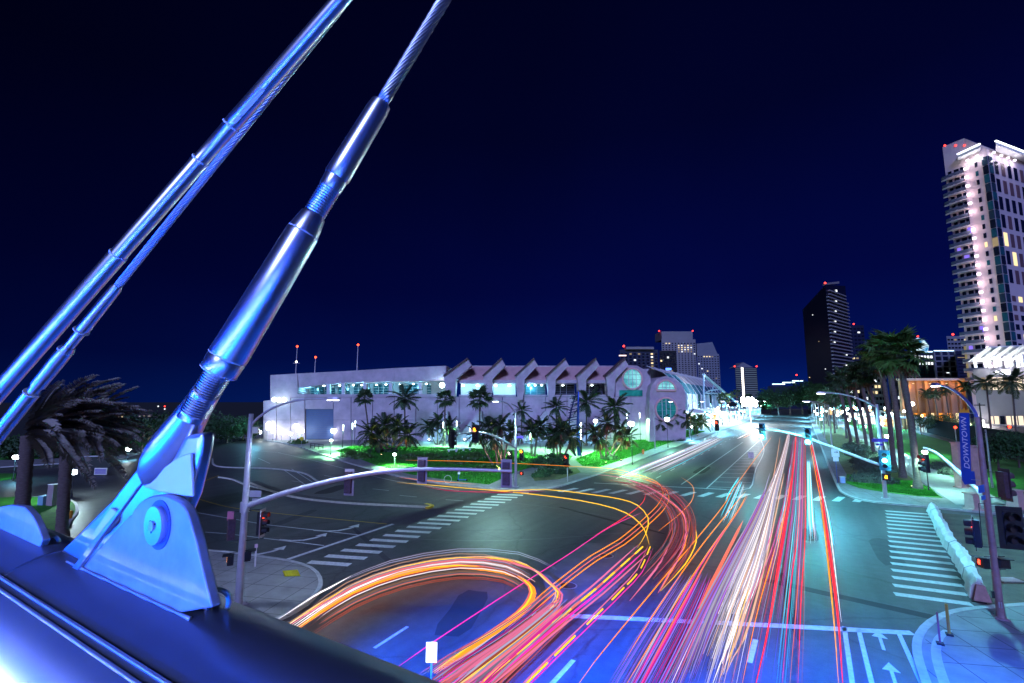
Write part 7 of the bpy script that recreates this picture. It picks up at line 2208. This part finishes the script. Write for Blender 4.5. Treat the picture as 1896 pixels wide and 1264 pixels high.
# spiral sculpture
sb = G(1066, 845); sb.z = .14
sc = thing('sculpture', 'tall dark ribbed spiral sculpture before the convention wall', 'sculpture', sb)
zt = ZAT(sb.x, sb.y, 725)
SCM = mat('sculpture_navy', (.04, .06, .16), .3, metal=.7, var=.3)
H_ = zt - sb.z
dk = (-sb.x * sin(YAW) + sb.y * cos(YAW)) / F_PX
outer_ = []
for i in range(25):
    t = i / 24
    outer_.append(sb + RIGHT * ((-13 * sin(pi * min(1, t * 1.0) ** .9) + 4 * t) * dk) + Vector((0, 0, H_ * t)))
MB().tube(outer_, [.22 - .12 * i / 24 for i in range(25)], 8).build('outer_rib', SCM, sc, smooth=60)
spine = [sb + RIGHT * (7 * dk - 2 * dk * sin(pi * i / 12)) + AHEAD * .4 * sin(pi * i / 6) + Vector((0, 0, H_ * i / 12)) for i in range(13)]
MB().tube(spine, [.4 - .02 * i for i in range(13)], 8).build('spine', mat('sculpture_blue', (.03, .10, .45), .3, metal=.6), sc, smooth=60)
for i in range(3, 24):
    t = i / 24
    a = outer_[i]
    b2 = sb + RIGHT * (5 * dk) + Vector((0, 0, H_ * min(1, t + .03)))
    MB().tube([a - RIGHT * .55 * (1 - t * .5), a.lerp(b2, .5) + AHEAD * .5, b2], [.12, .09, .07], 6).build('rib', SCM if i % 3 else STEEL, sc)
light_column(sb + RIGHT * 9 * dk - AHEAD * .6, H_ * .5, 'tall glowing column right beside the spiral sculpture', 700, 3.0)
# left side cabinet and bollards
b_ = G(96, 938); b_.z = .15
t_ = thing('utility_cabinet', 'tall pinkish utility cabinet on the near left lawn', 'cabinet', b_)
MB().box(b_ + Vector((0, 0, .95)), (.75, .55, 1.9), .3).build('body', mat('cabinet_pink', (.5, .36, .36), .6, var=.1), t_)
MB().box(b_ + Vector((0, 0, 1.93)), (.82, .62, .06), .3).build('lid', WHITEP, t_)
b_ = G(80, 937); b_.z = .15
t_ = thing('utility_cabinet', 'low pale blue utility box beside the tall cabinet', 'cabinet', b_)
MB().box(b_ + Vector((0, 0, .42)), (.7, .6, .84), .3).build('body', mat('cabinet_blue', (.3, .55, .7), .6), t_)
MB().box(b_ + Vector((.12, .5, .6)), (.66, .4, 1.1), .3).build('rear_box', WHITEP, t_)
b_ = G(129, 963); b_.z = .1
t_ = thing('hydrant', 'small orange hydrant at the lawn kerb', 'hydrant', b_)
MB().tube([b_, b_ + Vector((0, 0, .5)), b_ + Vector((0, 0, .62)), b_ + Vector((0, 0, .72))], [.16, .15, .17, .05], 10).build('body', mat('hydrant_orange', (.7, .28, .02), .5), t_)
MB().tube([b_ + Vector((-.26, 0, .45)), b_ + Vector((.26, 0, .45))], .07, 8).build('outlet', MATS['hydrant_orange'], t_)
b_ = G(186, 880); b_.z = .02
t_ = thing('sign_board', 'white striped sign board beside the far left drive', 'sign', b_)
z = ZAT(b_.x, b_.y, 866)
MB().box((b_.x, b_.y, z * .55), (1.7, .12, z * .9), YAW).build('panel', WHITEP, t_)
for k in range(4):
    MB().box(Vector((b_.x, b_.y, z * (.3 + .16 * k))) - AHEAD * .075, (1.5, .03, .1), YAW).build('stripe', PURP, t_)
for i, (bx, by, ty, lab) in enumerate(((161, 852, 787, 'white flag mast left of the young tree'), (192, 846, 783, 'plain white mast behind the far left lawn'))):
    b_ = G(bx, by)
    t_ = thing('white_mast', lab, 'mast', b_)
    z = ZAT(b_.x, b_.y, ty)
    MB().tube([b_, Vector((b_.x, b_.y, z))], [.12, .08], 8).build('pole', WHITEP, t_)
    MB().tube([b_, b_ + Vector((0, 0, .2))], .25, 8).build('foot', CONC, t_)
# canopy walls of the far left drive
for (px0, py0, px1, py1, hh, lab) in ((140, 866, 205, 864, 1.6, 'pale-topped dark wall behind the far left lawn'), (0, 872, 110, 865, .5, 'low pale wall along the far left footway')):
    a, b_ = G(px0, py0), G(px1, py1)
    t_ = thing('low_wall', lab, 'wall', a)
    MB().beam(a + Vector((0, 0, hh / 2)), b_ + Vector((0, 0, hh / 2)), .35, hh).build('wall_body', mat('dark_wall', (.05, .06, .05), .8), t_)
    MB().beam(a + Vector((0, 0, hh + .06)), b_ + Vector((0, 0, hh + .06)), .5, .12).build('coping', WHITEP, t_)
# dark wall with panels behind the right lawn
wl = thing('boundary_wall', 'long dark panelled wall behind the right-hand lawn', 'wall', (31, 72, 0))
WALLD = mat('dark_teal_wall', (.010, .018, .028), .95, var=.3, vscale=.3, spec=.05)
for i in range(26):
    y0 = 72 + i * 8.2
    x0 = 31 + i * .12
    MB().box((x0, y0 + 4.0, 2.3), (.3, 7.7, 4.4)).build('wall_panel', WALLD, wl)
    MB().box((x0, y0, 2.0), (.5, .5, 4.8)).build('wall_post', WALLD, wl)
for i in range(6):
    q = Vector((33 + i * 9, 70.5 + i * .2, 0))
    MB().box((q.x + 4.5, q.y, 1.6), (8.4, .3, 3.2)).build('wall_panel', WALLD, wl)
# red crossing lights by the tracks
for i, (bx, by, ty, lab) in enumerate(((1772, 826, 791, 'red crossing signal left of the banner'), (1873, 828, 790, 'red crossing signal before the hotel podium'))):
    b_ = G(bx, by)
    t_ = thing('crossing_signal', lab, 'crossing signal', b_)
    z = ZAT(b_.x, b_.y, ty)
    MB().tube([b_, Vector((b_.x, b_.y, z))], .09, 8).build('post', STEEL, t_)
    MB().box((b_.x, b_.y, z), (.9, .12, .5), YAW).build('head', BLACK, t_)
    MB().ball(Vector((b_.x, b_.y, z)) - AHEAD * .1, .3, 10, 7).build('red_lamp', G_RED, t_)
# utility poles at the right
for i, (bx, by, tx, ty, lab) in enumerate(((1828, 870, 1822, 746, 'thin dark utility pole right of the mast'), (1838, 905, 1826, 795, 'slim pale post with dark head behind the right mast'))):
    b_ = G(bx, by)
    t_ = thing('utility_pole', lab, 'pole', b_)
    z = ZAT(b_.x, b_.y, ty)
    MB().tube([b_, Vector((b_.x, b_.y, z))], [.12, .08], 8).build('pole', STEEL if i else BLACK, t_)
    MB().box((b_.x, b_.y, z - .3), (1.6, .1, .12), YAW).build('crossarm', BLACK, t_)
# bright clutter at the far end of the avenue: lamps and shop fronts
TENS = {2: 'twenty', 3: 'thirty', 4: 'forty', 5: 'fifty', 6: 'sixty', 7: 'seventy', 8: 'eighty', 9: 'ninety'}
def ORDX(i):
    if i < 20: return ORD[i]
    n = i + 1
    return TENS[n // 10] + '-' + ORD[n % 10 - 1] if n % 10 else TENS[n // 10][:-1] + 'ieth'
rr = random.Random(77)
far = []
for i in range(99):
    side = -1 if rr.random() < .45 else 1
    y = rr.uniform(190, 430)
    x = (rr.uniform(-46, -27) if side < 0 else rr.uniform(5, 34))
    far.append((x, y, rr.uniform(3.2, 7.5)))
far.sort(key=lambda q: project((q[0], q[1], q[2]))[0])
for i, (x, y, h) in enumerate(far):
    g = rr.choice(['far_lamp_a', 'far_lamp_b', 'far_lamp_a', 'far_lamp_c', 'far_lamp_d'])
    m = glow(g, {'far_lamp_a': (.75, .96, 1.0), 'far_lamp_b': (1, .97, .95), 'far_lamp_c': (.3, .9, 1.0), 'far_lamp_d': (1, .6, .2)}[g], 14)
    t_ = thing('far_lamp', '%s far lamp head %s the avenue end, counted from the left' % (ORDX(i), 'before' if y < 300 else 'near'), 'lamp post', (x, y, .1), 'dense far lamps at the avenue end')
    MB().tube([(x, y, .1), (x, y, h)], .07, 6).build('post', BLACK, t_)
    r = rr.uniform(.22, .62)
    MB().ball((x, y, h), r, 8, 6).build('lamp_head', m, t_, smooth=180)
    if i % 6 == 0: lamp('POINT', t_, (x, y - 1.2, h), 4500, TEALW, .5, 'lamp_light')
for i in range(5):
    x, y = 27 + (i % 3) * 3, 205 + i * 34
    t_ = thing('shop_front', '%s lit pavilion behind the footpath, counted from the corner' % ORD[i], 'pavilion', (x, y, .1), 'lit pavilions behind the footpath')
    MB().box((x + 3, y, 4.6), (8, 16, .5)).build('roof', WHITEP, t_)
    MB().box((x + 5.5, y, 2.2), (.4, 15, 4.3)).build('lit_wall', lit_pane('shop_glow_%d' % i, (.05, .3, .4), (.8, 1, 1), .9, .5), t_)
    for dy in (-7, -2.4, 2.4, 7):
        MB().tube([(x - .5, y + dy, .1), (x - .5, y + dy, 4.4)], .14, 8).build('post', WHITEP, t_)
    lamp('POINT', t_, (x + 2, y, 3.6), 3000, TEALW, .4, 'pavilion_light')
# blinding lamp over the avenue at the far left
p = V(1388, 744, 215)
t_ = thing('flood_mast', 'blinding white floodlight mast far down the left kerb', 'flood mast', (p.x, p.y, 0))
MB().tube([(p.x, p.y, 0), (p.x, p.y, p.z - 1)], .2, 8).build('post', POLEM, t_)
for k in range(11):
    q = p + RIGHT * (1.9 * (k % 4 - 1.5) + rr.uniform(-.4, .4)) + Vector((0, 0, 1.4 * (k // 4 - 1) + rr.uniform(-.3, .3)))
    MB().ball(q, .8, 8, 6).build('lamp_head', glow('avenue_flood', (.9, .98, 1), 30), t_, smooth=180)
    MB().beam(p - Vector((0, 0, 1)), q, .12, .12).build('bracket', POLEM, t_)
lamp('POINT', t_, p + Vector((2, -4, 0)), 42000, (.85, .97, 1), .8, 'flood_light')

# glowing kiosks added on both pavements to raise the glow of the far avenue
rr = random.Random(31)
ks = []
for i in range(22):
    left = i % 2 == 0
    ks.append((rr.uniform(-43, -29) if left else rr.uniform(18, 40), 215 + i * 10.5 + rr.uniform(-4, 4), left))
cnt = {True: 0, False: 0}
for (x, y, left) in ks:
    k = cnt[left]; cnt[left] += 1
    w, h = rr.uniform(4, 9), rr.uniform(3.0, 5.2)
    c1, c2, nm = rr.choice((((.1, .5, .6), (.85, 1, 1), 'cold'), ((.5, .5, .45), (1, .97, .9), 'pale'), ((.4, .2, .05), (1, .75, .4), 'warm'), ((.05, .4, .5), (.5, .95, 1), 'cyan')))
    t_ = thing('added_kiosk', '%s added glowing kiosk on the %s of the far avenue, nearest first' % (ORD[k], 'left' if left else 'right'), 'kiosk', (x, y, .1), 'kiosks added for glow at the avenue end')
    key = 'kiosk_' + nm
    m = MATS.get(key) or lit_pane(key, c1, c2, 2.2, .6)
    MATS[key] = m
    MB().box((x, y + 1.6, h / 2 + .1), (w, 3, h)).build('body', WALLC, t_)
    n_ = 4
    for j in range(n_):
        MB().box((x - w / 2 + w * (j + .5) / n_, y + .06, h * .48 + .1), (w / n_ * .86, .08, h * .72)).build('lit_pane', m, t_)
    MB().box((x, y - .5, h + .1), (w * 1.08, 1.6, .25)).build('awning', WHITEP, t_)
    if k % 3 == 0: lamp('POINT', t_, (x, y - 2.0, h * .7), 2500, (.7, .95, 1.0), .4, 'kiosk_light')

# parked scooter and hoop rack at the lawn kerb, hydrant on the right lawn, sign on the hatched median
b_ = G(856, 893); b_.z = .13
t_ = thing('parked_scooter', 'blue and white kick scooter parked on the pavement before the lawn', 'scooter', b_)
NB = mat('scooter_blue', (.03, .10, .5), .4)
MB().box(b_ + Vector((0, 0, .2)), (1.0, .22, .09), YAW).build('deck', NB, t_)
for s in (-1, 1):
    w_ = b_ + RIGHT * s * .55 + Vector((0, 0, .13))
    MB().tube([w_ - AHEAD * .04, w_ + AHEAD * .04], .13, 12).build('wheel', BLACK, t_)
MB().tube([b_ - RIGHT * .52 + Vector((0, 0, .2)), b_ - RIGHT * .36 + Vector((0, 0, 1.25))], .06, 8).build('stem', NB, t_)
MB().beam(b_ - RIGHT * .36 - AHEAD * .3 + Vector((0, 0, 1.25)), b_ - RIGHT * .36 + AHEAD * .3 + Vector((0, 0, 1.25)), .06, .06).build('handlebar', WHITEP, t_)
MB().box(b_ - RIGHT * .42 - AHEAD * .05 + Vector((0, 0, 1.02)), (.3, .16, .3), YAW).build('head_box', WHITEP, t_)
b_ = G(829, 897); b_.z = .13
t_ = thing('hoop_rack', 'pale round bike hoop left of the parked scooter', 'bike rack', b_)
MB().tube([b_ + RIGHT * .45 * cos(2 * pi * k / 20) + Vector((0, 0, .5 + .45 * sin(2 * pi * k / 20))) for k in range(21)], .04, 6).build('hoop', POLEM, t_, smooth=60)
MB().tube([b_, b_ + Vector((0, 0, .08))], .12, 8).build('foot', POLEM, t_)
b_ = G(1191, 842); b_.z = .16
t_ = thing('hydrant', 'small orange-red hydrant on the right convention lawn', 'hydrant', b_)
MB().tube([b_, b_ + Vector((0, 0, .6)), b_ + Vector((0, 0, .75)), b_ + Vector((0, 0, .88))], [.17, .16, .19, .06], 10).build('body', mat('hydrant_red', (.8, .13, .04), .5), t_)
MB().tube([b_ + Vector((-.28, 0, .5)), b_ + Vector((.28, 0, .5))], .08, 8).build('outlet', MATS['hydrant_red'], t_)
t_, p_, s_, f_ = posted_sign(1391, 853, 1391, 842, .95, 1.0, 'white sign board standing in the hatched median', WHITEP)
for k in range(3):
    MB().frame_box(p_ + f_ * .012 + Vector((0, 0, .28 - .26 * k)), s_ * (.34 - .06 * k), f_ * .004, Vector((0, 0, .05))).build('grey_bar', STEEL, t_)
